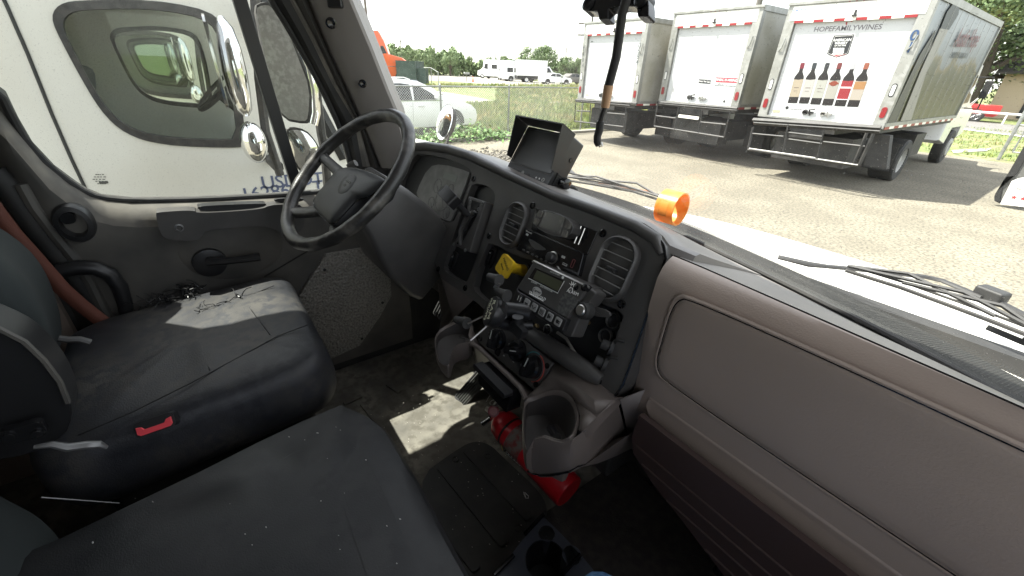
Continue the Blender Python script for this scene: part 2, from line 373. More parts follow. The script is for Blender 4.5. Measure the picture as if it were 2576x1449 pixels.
# latch
lu, lv = dp((187, 562)); g = G(); g.lathe(DF, [(.052, -.02), (.052, 0), (.046, .012), (.034, .014), (.03, 0), (.029, -.012), (.001, -.014)], 32, c=(lu, lv), sx=.8, sy=1.05); lt = g.build('latch_bezel', black, door)
g = G(); g.pr(DF, rrect(lu-.006, lv+.018, .03, .03, .012), -.012, .012); g.build('latch_handle', gloss, lt, bevel=.004)
g = G(); g.pr(DF, smooth2([dp(T4(*q)) for q in [(2060, 55), (2100, 42), (2280, 40), (2290, 58), (2240, 70), (2080, 72)]], 1), -.0, .012); g.build('switch_plate', black, door, bevel=.003)
g = G(); g.tube([DF.p(*dp(T4(2450, 380)), -.01), DF.p(*dp(T4(2000, 650)), -.012)], .0025, 5); g.build('panel_seam', black, door)
# division bar, seal, glass
bar = [LF.uv(*p) for p in [(582, -14), (618, -14), (757, 452), (752, 492), (741, 492)]]
g = G(); g.pr(LF, bar, -.03, .004); g.build('window_divider', black, door, bevel=.003)
sl = [LF.p(p[0], p[1], .002) for p in smooth2(hole, 1)]
g = G(); g.tube(sl, .009, 8, closed=True); g.build('window_seal', rubber, door)
g = G(); g.pr(LF, hole, -.045, -.042); g.build('window_glass', door_g, door, smooth=False)
# rear door edge, seal, pillar behind
g = G(); g.tube([at(*T4(*q), 'x', -.985) for q in [(-60, -160), (40, -60), (130, 60), (300, 300), (500, 540), (640, 720), (760, 900), (800, 1100)]], .026, 10); tag(g.build('door_weatherstrip', rubber), 'thick black rubber weatherstrip along the rear edge of the driver door', 'weatherstrip')
g = G(); g.tube([at(*T4(*q), 'x', -.97) for q in [(160, -60), (260, 120), (420, 330), (560, 500), (680, 680), (760, 850), (850, 1000)]], .014, 8); tag(g.build('sill_strip', trimdark), 'narrow lighter grey trim strip beside the black door weatherstrip', 'trim strip')
g = G(); g.b(-1.02, -.99, -1.0, -.44, .95, 2.7); g.build('door_post', greige, None); tag(bpy.context.scene.objects['door_post'], kind='structure')
g = G(); g.tube([at(*T4(*q), 'x', -.93) for q in [(380, 620), (470, 590), (600, 568), (720, 575), (830, 620), (900, 710), (940, 830), (960, 950)]], [.02, .02, .021, .021, .021, .02, .018, .016], 12)
tag(g.build('grab_bar', black), 'curved black bar between the driver seat back and the door', 'handle')
def strap(pts, w_, x):
    g = G(); ps = [at(*q, 'x', x) for q in pts]; r0 = []; r1 = []
    for i, p in enumerate(ps):
        t = (ps[min(i+1, len(ps)-1)]-ps[max(i-1, 0)]).normalized(); n = t.cross(V((1, .25, 0))).normalized()
        r0.append(p-n*w_/2); r1.append(p+n*w_/2)
    g.grid([r0, r1]); return g
g = strap([T4(-120, 30), T4(0, 190), T4(100, 320), T4(230, 460), T4(470, 730), T4(620, 860), T4(790, 990), T4(880, 1060)], .034, -.9)
tag(g.build('seat_belt', redbelt, solid=.002), 'orange red seat belt webbing running down behind the driver seat', 'seat belt')
# ---- A pillar
wp = empty('windshield_pillar', (-1.0, .6, 1.75), 'grey plastic windshield pillar trim with screws, right of the driver door glass', 'pillar')
def ln(pts, ax, vv):
    q = [at(*p, ax, vv) for p in pts]; e = q[0]+(q[0]-q[1])*1.6; return [e]+q
L1 = ln([C3(120, 0), C3(240, 190), C3(450, 560), C3(620, 920), C3(700, 1190)], 'x', -1.03)
L1b = ln([C3(255, 0), C3(400, 270), C3(560, 600), C3(715, 860), C3(775, 1190)], 'x', -1.0)
L1c = ln([C3(290, 0), C3(430, 260), C3(590, 600), C3(740, 860), C3(830, 1190)], 'x', -1.0)
L2 = ln([C3(385, 0), C3(540, 380), C3(700, 720), C3(790, 930), C3(900, 1190)], 'x', -1.0)
L3 = ln([C3(702, 0), C3(845, 340), C3(962, 640), C3(1030, 800), C3(1120, 1190)], 'x', -.9)
L4 = [p+V((-.06, .03, 0)) for p in L3]
g = G(); g.grid([L1, [p+V((.012, 0, 0)) for p in [a.lerp(b, .5) for a, b in zip(L1, L1b)]], L1b]); g.build('door_seal', rubber, wp)
g = G(); g.grid([L1b, [a.lerp(b, .5)+V((.004, 0, 0)) for a, b in zip(L1b, L1c)], L1c]); g.build('bright_edge', dusty, wp)
g = G(); g.grid([L1c, [a.lerp(b, .5)+V((.02, -.004, 0)) for a, b in zip(L1c, L2)], L2]); g.build('inner_seal', charcoal, wp)
g = G()
mid = lambda t, k: [a.lerp(b, t)+V((k, -k*.4, 0)) for a, b in zip(L2, L3)]
g.grid([L2, mid(.08, .02), mid(.3, .026), mid(.6, .022), mid(.93, .01), L3, L4, [p+V((-.08, .05, 0)) for p in L4]]); g.build('pillar_trim', pillar, wp)
def screw(px, py, x, par, r=.009):
    p = at(px, py, 'x', x); n = (CAM-p).normalized(); F = Fr(p, n.cross(V((0, 0, 1))), V((0, 0, 1)), n)
    g = G(); g.lathe(F, [(r*1.5, -.004), (r*1.5, .0015), (r*1.1, .002), (r, -.001), (r*.3, -.002)], 18); g.build('screw_hole', gloss, par)
screw(*C3(550, 165), -.93, wp, .0105); screw(*C3(775, 597), -.915, wp, .0085)
g = G(); p = at(*C3(580, 22), 'x', -.92); g.box(Fr(p, (.6, .7, 0), (0, 0, 1)), (0, 0, 0), (.045, .026, .02)); g.build('belt_clip', black, wp, bevel=.005)
# ---- windshield and header
_wt = smooth2([(-1.06, .66), (-.97, .93), (-.8, 1.06), (-.5, 1.115), (-.1, 1.085), (.2, 1.02), (.5, .94), (.7, .865), (.9, .74), (1.06, .55)], 3, False)
def wsy(x): return interp(x, _wt)
ws = G(); rows = []
for k in range(7):
    t = k/6; rows.append([V((x*(1-.07*t), wsy(x)-(.0+.5*t)-.04*math.sin(math.pi*t)*-1, 1.745+.93*t)) for x in [-1.05+2.1*i/24 for i in range(25)]])
ws.grid(rows); tag(ws.build('windshield', windshield_g), 'wide dusty windshield over the dash, seen from inside the cab', 'windshield')
g = G(); g.tube(rows[0], .007, 8); 
tag(g.build('windshield_gasket', rubber), 'black rubber gasket along the bottom edge of the windshield', 'gasket')
g = G(); g.grid([[V((q.x, q.y-.0, 2.60)) for q in rows[6]], [V((q.x, q.y-.08, 2.64)) for q in rows[6]], [V((q.x, .3, 2.7)) for q in rows[6]]]); tag(g.build('header_panel', headl), kind='structure')
# ================================================================ SEATS
def cushion(F, w_, l_, h_, crown=.02, rx=.07, n=8, wr=.004, seed=0, mats=None, tp=0.):
    g = G(); rings = []
    for (ins, z) in ((.05, 0), (.0, .03), (-.004, h_*.5), (0, h_*.8), (.012, h_*.94), (.04, h_), (.12, h_+crown*.7), (.2, h_+crown)):
        r = []
        for (x, y) in rrect(0, 0, w_-2*ins, l_-2*ins, max(.01, rx-ins*.3), n):
            # widen subdivision along the edges
            r.append((x, y, z))
        rings.append(r)
    def dens(r):
        q = []
        for i in range(len(r)):
            a, b = r[i], r[(i+1) % len(r)]; d = math.dist(a, b); k = max(1, int(d/.06))
            q += [tuple(a[c]+(b[c]-a[c])*j/k for c in range(3)) for j in range(k)] if False else [a]
        return q
    P = []
    for r in rings:
        q = []
        for i in range(len(r)):
            a, b = r[i], r[(i+1) % len(r)]; big = (i+1) % (n+1) == 0
            for j in range(8 if big else 1):
                t = j/8; q.append(tuple(a[c]+(b[c]-a[c])*t for c in range(3)))
        P.append([F.p(x*(1-tp*(y/l_+.5)), y, z+wr*noise.noise(V((x*14+seed, y*14, z*9)))+wr*.8*noise.noise(V((x*40, y*12+seed, z*30)))) for x, y, z in q])
    g.loft(P); return g
ds = empty('driver_seat', (-.62, -.15, FL), 'black vinyl driver seat with torn dusty cushion in front of the steering wheel', 'seat')
SF = Fr((-.61, -.13, 1.30), V((1, .0, 0)), V((0.0, 1, .05)))
g = cushion(SF, .60, .57, .195, .012, .09, wr=.006, tp=.0); g.build('seat_cushion', seatw, ds, sub=1)
SFt = SF.off(0, 0, .197)
def seam(F, pts, r=.0022): return [F.p(*F.uv(*q, .0), .0) for q in pts]
g = G()
for l in ([(400, 845), (470, 813), (560, 775), (690, 723)], [(470, 813), (500, 870), (530, 936)], [(610, 753), (645, 800), (680, 846)], [(487, 966), (600, 905), (700, 850), (775, 822)], [(200, 1100), (340, 1040), (487, 966)]):
    g.tube([q+V((0, 0, .006)) for q in seam(SFt, l)], .0013, 5)
g.build('seam', black, ds)
random.seed(4); g = G()
for (cx, cy, n_, sp) in ((T4(1100, 825)[0], T4(1100, 825)[1], 16, 16), (*T4(1220, 785), 34, 22), (*T4(1390, 700), 30, 14), (*T4(1450, 740), 14, 14), (*T4(1520, 690), 10, 10), (*T4(1700, 845), 12, 16), (*T4(1620, 880), 10, 14), (*T4(1810, 795), 14, 12), (*T4(1530, 870), 5, 16)):
    for _ in range(n_):
        q = (cx+random.gauss(0, sp*.5), cy+12*(cx < 540)+random.gauss(0, sp*.18)); p = SFt.p(*SFt.uv(*q)) + V((0, 0, .002)); pts = [p]
        d = V((random.uniform(-1, 1), random.uniform(-1, 1), random.uniform(0, .9))).normalized()*random.uniform(.004, .011)
        for _k in range(4): pts.append(pts[-1]+d); d = (d+V((random.uniform(-1, 1), random.uniform(-1, 1), random.uniform(-1.1, .4)))*.006)
        g.tube(pts, random.uniform(.0007, .0016), 4)
g.build('torn_threads', black, ds)
g = G(); g.b(-.86, -.37, -.36, .08, 1.02, 1.33); g.build('seat_base', rubber, ds, bevel=.03)
# seat back
PA = [at(*q, 'x', -.82) for q in [(-110, 500), (0, 566), (62, 606), (108, 655), (136, 712), (160, 790), (164, 850), (150, 930)]]
PB = [at(*q, 'x', -.42) for q in [(-140, 560), (0, 640), (60, 690), (104, 755), (128, 820), (140, 875), (146, 920), (135, 985)]]
rings = []
for x, t, ins in ((-.87, 0, .07), (-.855, 0, .02), (-.82, 0, 0), (-.7, .3, .012), (-.55, .65, .012), (-.42, 1, 0), (-.385, 1.02, .02), (-.37, 1.02, .07)):
    r = []
    for a, b2 in zip(PA, PB):
        y = a.y+(b2.y-a.y)*t; z = a.z+(b2.z-a.z)*t; r.append(V((x, y-ins, z-ins*.3)))
    r = r+[V((x, r[-1].y-.12, r[-1].z+.0)), V((x, -.8, r[-1].z+.2)), V((x, -.85, r[0].z))]
    rings.append(r)
g = G(); g.loft(rings); g.build('backrest', seatg, ds, sub=1)
AF = Fr((-.30, 0, 0), (0, 1, 0), (0, 0, 1))
g = G(); g.pr(AF, smooth2([AF.uv(*q) for q in [(-90, 790), (0, 822), (62, 852), (112, 898), (152, 950), (178, 1010), (182, 1050), (165, 1095), (100, 1135), (0, 1160), (-90, 1160)]], 1), -.07, .0); g.build('folded_armrest', black, ds, bevel=.014, seg=3)
g = G(); g.tube([AF.p(*AF.uv(*q), .004) for q in [(-40, 808), (0, 824), (62, 856), (110, 902), (150, 955), (172, 1010)]], .0045, 6); g.build('armrest_piping', trimdark, ds)
g = G(); g.tube([at(*T4(*q), 'x', -.5) for q in [(440, 1105), (520, 1115), (600, 1112), (680, 1135)]], .007, 8); g.build('recliner_lever', charcoal, ds)
# red buckle, lever
g = G(); F2 = Fr(at(391, 1068, 'x', -.292), V((0.12, 1, .1)), V((-.7, 0, 1)))
g.pr(F2, rrect(0, 0, .066, .03, .008), -.02, .004, holes=[]); bk = g.build('buckle_case', black, None, bevel=.003); tag(bk, 'black seat belt buckle with red release button beside the driver seat cushion', 'buckle')
g = G(); g.pr(F2, [(-.029, .006), (-.02, .004), (-.016, -.002), (.016, -.002), (.02, .004), (.029, .006), (.029, -.008), (.024, -.0125), (-.024, -.0125), (-.029, -.008)], .003, .0075); g.build('release_button', pinkred, bk, bevel=.0012)
g = G(); g.tube([at(*q, 'x', -.24) for q in [(85, 1125), (130, 1118), (170, 1126), (215, 1120), (250, 1118), (268, 1126)]], [.004, .007, .009, .009, .008, .005], 10, flat=.7)
tag(g.build('adjuster_lever', dullsil), 'short silver lever between the driver seat and the bench seat', 'lever')
g = G(); p = at(60, 1088, 'x', -.26); F3 = Fr(p, (0, 1, 0), (0, 0, 1)); g.pr(F3, rrect(0, 0, .05, .03, .008), -.01, .004); g.lathe(F3, [(.008, .004), (.007, .009)], 10, c=(-.014, .004)); g.lathe(F3, [(.008, .004), (.007, .009)], 10, c=(.014, -.006)); tag(g.build('hinge_plate', gloss, bevel=.002), 'small shiny black hinge plate low on the side of the folded armrest', 'hinge')
# middle bench seat
ms = empty('bench_seat', (.1, -.3, FL), 'wide black vinyl bench seat cushion in the foreground', 'seat')
zc = 1.455; A_, B_, C_, D_ = at(842, 1003, 'z', zc), at(930, 1058, 'z', zc), at(1190, 1449, 'z', zc), at(185, 1330, 'z', zc)
poly = [(A_.x-.0, A_.y), (A_.x+.04, A_.y+.03), (B_.x, B_.y+.02), (B_.x+.06, B_.y+.03), (C_.x, C_.y), (C_.x+.35, C_.y-.01), (C_.x+.39, C_.y-.05), (C_.x+.4, -.6), (D_.x, -.6), (D_.x, D_.y)]
poly = smooth2(poly, 2); ca = (sum(p[0] for p in poly)/len(poly), sum(p[1] for p in poly)/len(poly)); g = G(); rings = []
for ins, z in ((.03, -.16), (0, -.13), (-.004, -.06), (0, -.02), (.012, -.004), (.04, .003), (.1, .007), (.3, .011), (.6, .012)):
    r = []
    for (x, y) in poly:
        dx, dy = x-ca[0], y-ca[1]; d = math.hypot(dx, dy); k = max(0.02, (d-ins)/d) if ins < .25 else 1-ins
        X, Y = ca[0]+dx*k, ca[1]+dy*k; r.append(V((X, Y, zc+z+.006*noise.noise(V((X*7, Y*7, z*20+4)))+.0025*noise.noise(V((X*22, Y*40, z*9))))))
    rings.append(r)
g.loft(rings); g.build('seat_cushion', seatm, ms)
g = G(); g.b(-.18, .68, -.6, .08, 1.0, 1.31); g.build('seat_base', rubber, ms, bevel=.02)
random.seed(77); g = G()
for _ in range(34):
    x, y = random.uniform(-.15, .25), random.uniform(-.3, .12); s_ = random.uniform(.0005, .0014); g.box(Fr((x, y, zc+.014), (1, random.random(), .2), (0, 1, .3)), (0, 0, 0), (s_*random.uniform(1, 4), s_, s_))
tag(g.build('seat_lint', mat('white_lint', (.55, .53, .5), .9), smooth=False), 'tiny pale lint specks on the black bench seat', 'lint', kind='stuff')
g = G(); BF = Fr((-.235, 0, 0), (0, 1, 0), (0, 0, 1))
bp_ = [BF.uv(*q) for q in [(-60, 1160), (0, 1196), (60, 1236), (115, 1262), (160, 1300), (182, 1340), (184, 1400), (180, 1470)]]
rings = []
for x, ins in ((-.235, .05), (-.225, .01), (-.2, 0), (.2, 0), (.62, 0), (.66, .05)):
    r = [V((x, y-ins, z)) for y, z in bp_]; r += [V((x, -.72, r[-1].z)), V((x, -.8, r[0].z+.25)), V((x, r[0].y-.06, r[0].z+.24))]
    rings.append(r)
g.loft(rings); g.build('backrest', seatg, ms, sub=1)
g = G(); g.tube([at(*T1(x, y), 'x', -.27) for x, y in [(310, 3754), (600, 3775), (900, 3798)]], .0013, 6)
tag(g.build('seat_cable', dullsil), 'thin pale cable crossing the dark gap behind the bench seat cushion', 'cable')
# ================================================================ DASHBOARD
tt = rad(23)
PF = Fr((0, .6, 1.8), (1, 0, 0), (0, math.sin(tt), math.cos(tt)))     # face plane, normal towards the driver
U = lambda q, o=0: PF.uv(*q, o)
dash = empty('dashboard', (0, .8, FL), 'grey and charcoal dashboard with instrument panel, air vents and glove box', 'dashboard')
# top surface
S = [(990, 372), (1050, 362), (1120, 368), (1182, 383), (1275, 430), (1392, 483), (1500, 520), (1609, 560), (1655, 592), (1672, 616)]
Sp = []
for q in S:
    u, v = U(q); Sp.append(PF.p(u, v, -.012))
Sp = [V((-1.0, Sp[0].y+.02, Sp[0].z-.08))]+Sp+[V((.25, Sp[-1].y+.02, 1.866))]
Sp = [p+V((0, 0, -.03*(p.x > .3))) for p in Sp]
rows = [[p+V((0, -.0, -.012)) for p in Sp], [p+V((0, .006, 0)) for p in Sp], [p+V((0, .02, .001)) for p in Sp]]
for t in (.15, .35, .6, .85, 1.0):
    r = []
    for p in Sp:
        wy = wsy(p.x)-.012; r.append(V((p.x, p.y+.02+(wy-p.y-.02)*t, p.z+(1.744-p.z)*(t**(1.25 if p.x < .1 else 1.0)))))
    rows.append(r)
rows = [r+[r[-1]+V((.002, 0, -.05))] for r in rows]
g = G(); g.grid(rows); g.build('dash_top', dashtop, dash)
# bezel with openings
seamL = [(990, 378), (1050, 366), (1120, 371), (1182, 386), (1275, 433), (1392, 486), (1500, 523), (1609, 564), (1650, 588), (1671, 618), (1675, 650), (1662, 690), (1640, 760), (1600, 880), (1569, 966), (1545, 1000), (1520, 975), (1470, 950), (1400, 905), (1300, 838), (1256, 812), (1200, 762), (1110, 700), (1085, 640), (1000, 600), (960, 560), (930, 470)]
out = [U(q) for q in seamL]
clu = smooth2([U(q) for q in [(1041, 388), (1075, 388), (1130, 400), (1178, 420), (1190, 440), (1148, 552), (1128, 562), (1075, 542), (1010, 530), (1000, 470)]], 1)
sh = smooth2([U(q) for q in [(1190, 460), (1225, 466), (1246, 484), (1244, 512), (1180, 702), (1168, 712), (1120, 686), (1116, 665), (1180, 480)]], 1)
midr = smooth2([U(q) for q in [(1224, 614), (1240, 612), (1300, 645), (1345, 655), (1440, 705), (1480, 738), (1500, 760), (1572, 785), (1560, 820), (1522, 920), (1500, 940), (1470, 925), (1320, 815), (1275, 795), (1196, 738), (1190, 715)]], 1)
g = G(); g.pr(PF, out, -.04, 0, holes=[clu[::-1], sh[::-1], midr[::-1]]); bez = g.build('instrument_bezel', charcoal, dash, bevel=.007, seg=3)
g = G(); g.pr(PF, [(u*.985, v-.004) for u, v in out], -.06, -.022); g.build('recess_back', black, dash)
# hood lip over the cluster
g = G(); g.tube([PF.p(*U(q), .0) for q in [(955, 440), (985, 392), (1030, 370), (1075, 368), (1130, 376), (1182, 392), (1275, 438), (1392, 492), (1500, 530), (1600, 570), (1650, 602), (1664, 640)]], [.004, .012, .016, .016, .015, .014, .012, .011, .011, .012, .012, .006], 10); g.build('bezel_lip', charcoal, dash)
# cluster
g = G(); g.pr(PF, clu, -.035, -.02); cl = g.build('instrument_cluster', black, dash)
lens = smooth2([U(q, -.015) for q in [C5(1160, 730), C5(1260, 530), C5(1370, 508), C5(1590, 570), C5(1590, 600), C5(1450, 965), C5(1420, 978), C5(1280, 910), C5(1270, 870), C5(1170, 780)]], 1)
lensm = mat('dusty_cluster_lens', (.16, .16, .155), .3, c2=(.22, .22, .21), ns=30); lcdm = mat('pale_lcd', (.2, .22, .2), .3); dial = mat('faint_dial_print', (.1, .1, .1), .4)
g = G(); g.pr(PF, lens, -.02, -.014); g.build('cluster_lens', lensm, cl)
g = G(); g.pr(PF, [U(q, -.013) for q in [C5(1390, 575), C5(1495, 605), C5(1475, 660), C5(1372, 620)]], -.0145, -.0132); g.build('lcd_display', lcdm, cl)
cx, cy = U(C5(1370, 790), -.013)
g = G()
for (du, dv, r) in ((0, 0, .042), (-.055, .03, .024), (-.062, -.03, .02), (.05, -.035, .02), (.03, .04, .016)):
    g.lathe(PF, [(r, -.0142), (r, -.0132), (r-.0015, -.0132), (r-.0015, -.0142)], 28, c=(cx+du, cy+dv), cap=False)
    g.tube([PF.p(cx+du, cy+dv, -.013), PF.p(cx+du+r*.5, cy+dv-r*.6, -.013)], .0008, 4)
    for k in range(9):
        a = rad(-40+k*32); g.tube([PF.p(cx+du+math.cos(a)*r*.8, cy+dv+math.sin(a)*r*.8, -.013), PF.p(cx+du+math.cos(a)*r*.95, cy+dv+math.sin(a)*r*.95, -.013)], .0007, 4)
g.build('gauge_print', dial, cl)
# vents
def vent(q, w_, h_, name='air_vent', rot=0.):
    u, v = U(q, .012); F = PF.off(u, v); r = w_*.45
    o1 = rrect(0, 0, w_, h_, r, 8); o2 = rrect(0, 0, w_-.012, h_-.012, r-.006, 8); o3 = rrect(.0, 0, w_-.022, h_-.02, r-.011, 8)
    g = G(); P = []
    for o, z in ((o1, -.012), (o1, .004), (rrect(0, 0, w_-.006, h_-.006, r-.003, 8), .012), (o2, .014), (o3, .008), (o3, -.02)): P.append([F.p(x, y, z) for x, y in o])
    g.loft(P, cap=False); vt = g.build(name, charcoal, dash)
    g = G(); g.pr(F, o3, -.022, -.018); g.build('vent_back', gloss, vt)
    g = G(); k = 6; hh = (h_-.024)
    for i in range(k):
        y = -hh/2+hh*(i+.5)/k; half = (w_-.024)/2; rr = r-.011
        ye = max(0, abs(y)-(hh/2-rr)); half -= rr-math.sqrt(max(0, rr*rr-ye*ye))
        g.box(F, (0, y, .006), (2*half, .0016, .006))
    g.build('louver', mat('vent_louver_grey', (.24, .24, .23), .35) if 'vent_louver_grey' not in MATS else MATS['vent_louver_grey'], vt)
    g = G(); g.box(F, (0, -.002, .009), (.024, .008, .01)); g.build('vent_tab', black, vt, bevel=.002)
    g = G(); g.box(F, (0, 0, -.012), (.0025, h_-.04, .01)); g.box(F, (-.015, 0, -.012), (.0025, h_-.055, .01)); g.box(F, (.015, 0, -.012), (.0025, h_-.055, .01)); g.build('vane', black, vt)
    return vt
def span(qa, qb, o=0): a, b = U(qa, o), U(qb, o); return math.dist(a, b)
vw = span(T5(1170, 270), T5(1395, 170)); vh = span(T5(1310, 85), T5(1260, 400))
vent(T5(1285, 240), .082, .118); vent(T5(2035, 575), .094, .135)
g = G()
for q in (T5(1445, 103), T5(1975, 312), T5(1117, 332), T5(937, 725), T5(2118, 848), T5(733, 582), (1192, 450), T5(1940, 1425)):
    g = G(); u, v = U(q); g.lathe(PF, [(.0085, 0), (.0085, .0025), (.0065, .003), (.006, 0), (.002, -.0)], 16, c=(u, v)); g.build('screw_head', gloss, dash)
# display unit
def quad(q4, o): return [U(q, o) for q in q4]
def inset(p, k, c=None):
    c = c or (sum(a[0] for a in p)/len(p), sum(a[1] for a in p)/len(p)); return [(c[0]+(a[0]-c[0])*k, c[1]+(a[1]-c[1])*k) for a in p]
g = G(); g.pr(PF, [U(q, .002) for q in [R5(1060, 130), R5(1910, 450), R5(1770, 770), R5(1500, 900), R5(1000, 420)]], -.01, .0025); g.build('din_surround', gloss, dash, bevel=.002)
dpo = smooth2(quad([R5(1095, 115), R5(1620, 300), R5(1510, 580), R5(1010, 400)], .03), 2)
g = G(); g.pr(PF, dpo, 0, .03, sh=.97); du_ = tag(g.build('backup_display', charcoal, None, bevel=.004), 'small black display unit with four square buttons above the radio', 'display')
g = G(); g.tube([PF.p(x, y, .0295) for x, y in inset(dpo, .975)], .0011, 5, closed=True); g.build('bezel_edge', dullsil, du_)
g = G(); g.pr(PF, quad([R5(1200, 175), R5(1470, 265), R5(1400, 495), R5(1120, 380)], .031), .028, .0315); g.build('display_screen', mat('scuffed_screen', (.06, .06, .058), .15, c2=(.3, .29, .27), ns=25, nlo=.55, nhi=.7), du_)
btn = mat('dusty_grey_button', (.1, .095, .085), .6, c2=(.2, .19, .16), ns=90)
for q in (R5(1125, 215), R5(1075, 320), R5(1507, 368), R5(1458, 485)):
    u, v = U(q, .033); g = G(); g.pr(PF, rrect(u, v, .0135, .0145, .003), .028, .0345); g.build('button', btn, du_, bevel=.001)
g = G(); 
for a, b2 in ((R5(1685, 380), R5(1590, 615)), (R5(1735, 410), R5(1645, 630))): g.tube([PF.p(*U(a, .004), .004), PF.p(*U(b2, .004), .004)], .0014, 5)
g.build('bright_trim', steel, dash)
# radio
rq = quad([R5(925, 408), R5(1715, 760), R5(1640, 1060), R5(805, 700)], .014)
g = G(); g.pr(PF, rq, 0, .014); rd = tag(g.build('car_radio', gloss, None, bevel=.002), 'glossy black car radio with round volume knob in the dash centre', 'radio')
g = G(); g.pr(PF, smooth2(quad([R5(950, 530), R5(1090, 610), R5(1225, 700), R5(1150, 710), R5(1030, 690)], .0145), 1), .013, .0147); g.build('display_window', mat('radio_window', (.1, .1, .1), .12), rd)
ku, kv = U(R5(1275, 805), .02); g = G(); g.lathe(PF, [(.012, .012), (.0115, .026), (.009, .029), (.003, .0295)], 24, c=(ku, kv)); kn = g.build('volume_knob', black, rd)
g = G(); g.lathe(PF, [(.0145, .013), (.0145, .016), (.0125, .0165)], 28, c=(ku, kv)); g.build('knob_ring', steel, kn)
g = G(); a, b2 = U(R5(905, 705), .015), U(R5(1205, 860), .015)
for k in range(6):
    t = k/5; g.pr(PF, rrect(a[0]+(b2[0]-a[0])*t, a[1]+(b2[1]-a[1])*t, .008, .0035, .001, 2), .013, .016)
g.build('preset_button', dial, rd)
g = G(); 
for (q, w_, h_) in ((R5(950, 495), .008, .005), (R5(1460, 900), .013, .005), (R5(1440, 800), .01, .005)): u, v = U(q, .015); g = G(); g.pr(PF, rrect(u, v, w_, h_, .001, 2), .013, .0152); g.build('printed_key', greyprint, rd)
g = G(); g.pr(PF, quad([R5(1350, 925), R5(1370, 925), R5(1400, 975), R5(1385, 980)], .015), .013, .0155)
g.build('printed_key', greyprint, rd)
u, v = U(R5(1570, 890), .015); g = G(); g.pr(PF, rrect(u, v, .008, .019, .002, 2), .0135, .0155, holes=[rrect(u, v, .005, .016, .001, 2)[::-1]]); g.build('usb_port', mat('dark_red_port', (.12, .03, .03), .4), rd)
rF = lambda q, o, pl=PF: Fr(pl.p(*pl.uv(*q, o), o), pl.x, pl.y, pl.z)
text('printed_text', 'Bluetooth', rF(R5(975, 462), .0143), .0055, greyprint, rd); text('printed_text', 'AUDIO', rF(R5(1460, 898), .0154), .0035, gloss, rd)
# shifter
g = G(); sq = quad([T5(962, 30), T5(1085, 72), T5(965, 455), T5(838, 395), T5(930, 250)], .02)
g.pr(PF, sq, -.03, .02, ); sf = tag(g.build('shift_selector', charcoal, None, bevel=.003), 'black gear selector plate with T handle lever right of the instrument cluster', 'gear selector')
g = G(); g.pr(PF, quad([T5(985, 60), T5(1045, 80), T5(1020, 180), T5(900, 400), T5(870, 390), T5(960, 200)], .021), .015, .0206); g.build('slot', gloss, sf)
g = G(); g.tube([PF.p(*U(T5(900, 400), .022), .022), PF.p(*U(T5(908, 290), .03), .034), PF.p(*U(T5(950, 195), .03), .034), PF.p(*U(T5(1000, 145), .03), .03), ], .0075, 8, flat=.5); g.build('gate_arch', charcoal, sf)
kp0 = PF.p(*U(T5(990, 150), .025), .02); kp1 = PF.p(*U(T5(955, 175), .05), .05); kp2 = PF.p(*U(T5(850, 70), .10), .10)
g = G(); g.tube([kp0, kp1], .006, 8); g.build('lever_arm', steel, sf)
g = G(); g.tube([kp1, kp1.lerp(kp2, .55), kp2], [.0085, .009, .013], 12); lv = g.build('lever', black, sf)
ax = (kp2-kp1).normalized(); HF = Fr(kp2+ax*.008, V((1, .2, -.35)), V((0, 1, .2)).cross(V((1, 0, 0)))*-1); HF = Fr(kp2+ax*.006, (1, 0, -.32), ax)
g = G(); g.pr(HF, rrect(0, .012, .062, .036, .01), -.016, .016); g.build('t_handle', black, sf, bevel=.008, seg=3)
g = G()
for q in (T5(968, 52), T5(1066, 85), T5(850, 395), T5(935, 440), T5(1035, 130), T5(975, 75)):
    g = G(); u, v = U(q, .02); g.lathe(PF, [(.005, .019), (.005, .0215), (.0035, .022), (.003, .0195)], 12, c=(u, v)); g.build('screw_head', dullsil, sf)
# rocker switches
def rocker(q, w_=.026, h_=.058, f=-.022, lab=''):
    u, v = U(q, f); F = PF.off(u, v, f); g = G(); g.pr(F, rrect(0, 0, w_, h_, .006), -.005, .006); r = tag(g.build('rocker_switch', black, None, bevel=.003), lab, 'switch')
    g = G(); g.pr(F, rrect(0, 0, w_*.55, h_*.72, .006), .004, .011, holes=[]); g.build('rocker', gloss, r, bevel=.003)
    g = G(); g.box(F, (0, h_*.2, .0115), (.005, .003, .0008)); g.build('switch_mark', greyprint, r)
rocker(T5(1135, 495), lab='tall rocker switch left of the yellow knob')
rocker(T5(850, 520), lab='rocker switch in the recess below the gear selector')
# yellow parking brake knob
yb = U(T5(1335, 585), 0); yF = Fr(PF.p(yb[0], yb[1], -.022), PF.x, PF.y, PF.z)
tip = PF.p(*U(T5(1240, 560), .045), .045); axv = (tip-yF.o).normalized()
yk = empty('parking_brake_knob', yF.o, 'yellow square push pull knob on the dark dash panel', 'knob')
g = G(); g.tube([yF.o, yF.o+axv*.02, tip-axv*.004], [.0155, .013, .0125], 18); g.build('stem', yellow, yk)
KFm = Fr(tip, (1, 0, 0), V((0, math.sin(tt), math.cos(tt))), None); KFm = Fr(tip, KFm.x-axv*KFm.x.dot(axv), PF.y-axv*PF.y.dot(axv), axv)
g = G(); g.pr(KFm, rrect(0, 0, .047, .047, .008, rot=rad(-12)), -.004, .006); g.build('square_cap', yellow, yk, bevel=.003, seg=3)
g = G(); c12, s12 = math.cos(rad(-45)), math.sin(rad(-45))
for i, k in ((0, 1), (1, .7), (2, .4)): pass
tb = mat('knob_lettering', (.12, .09, .02), .7)
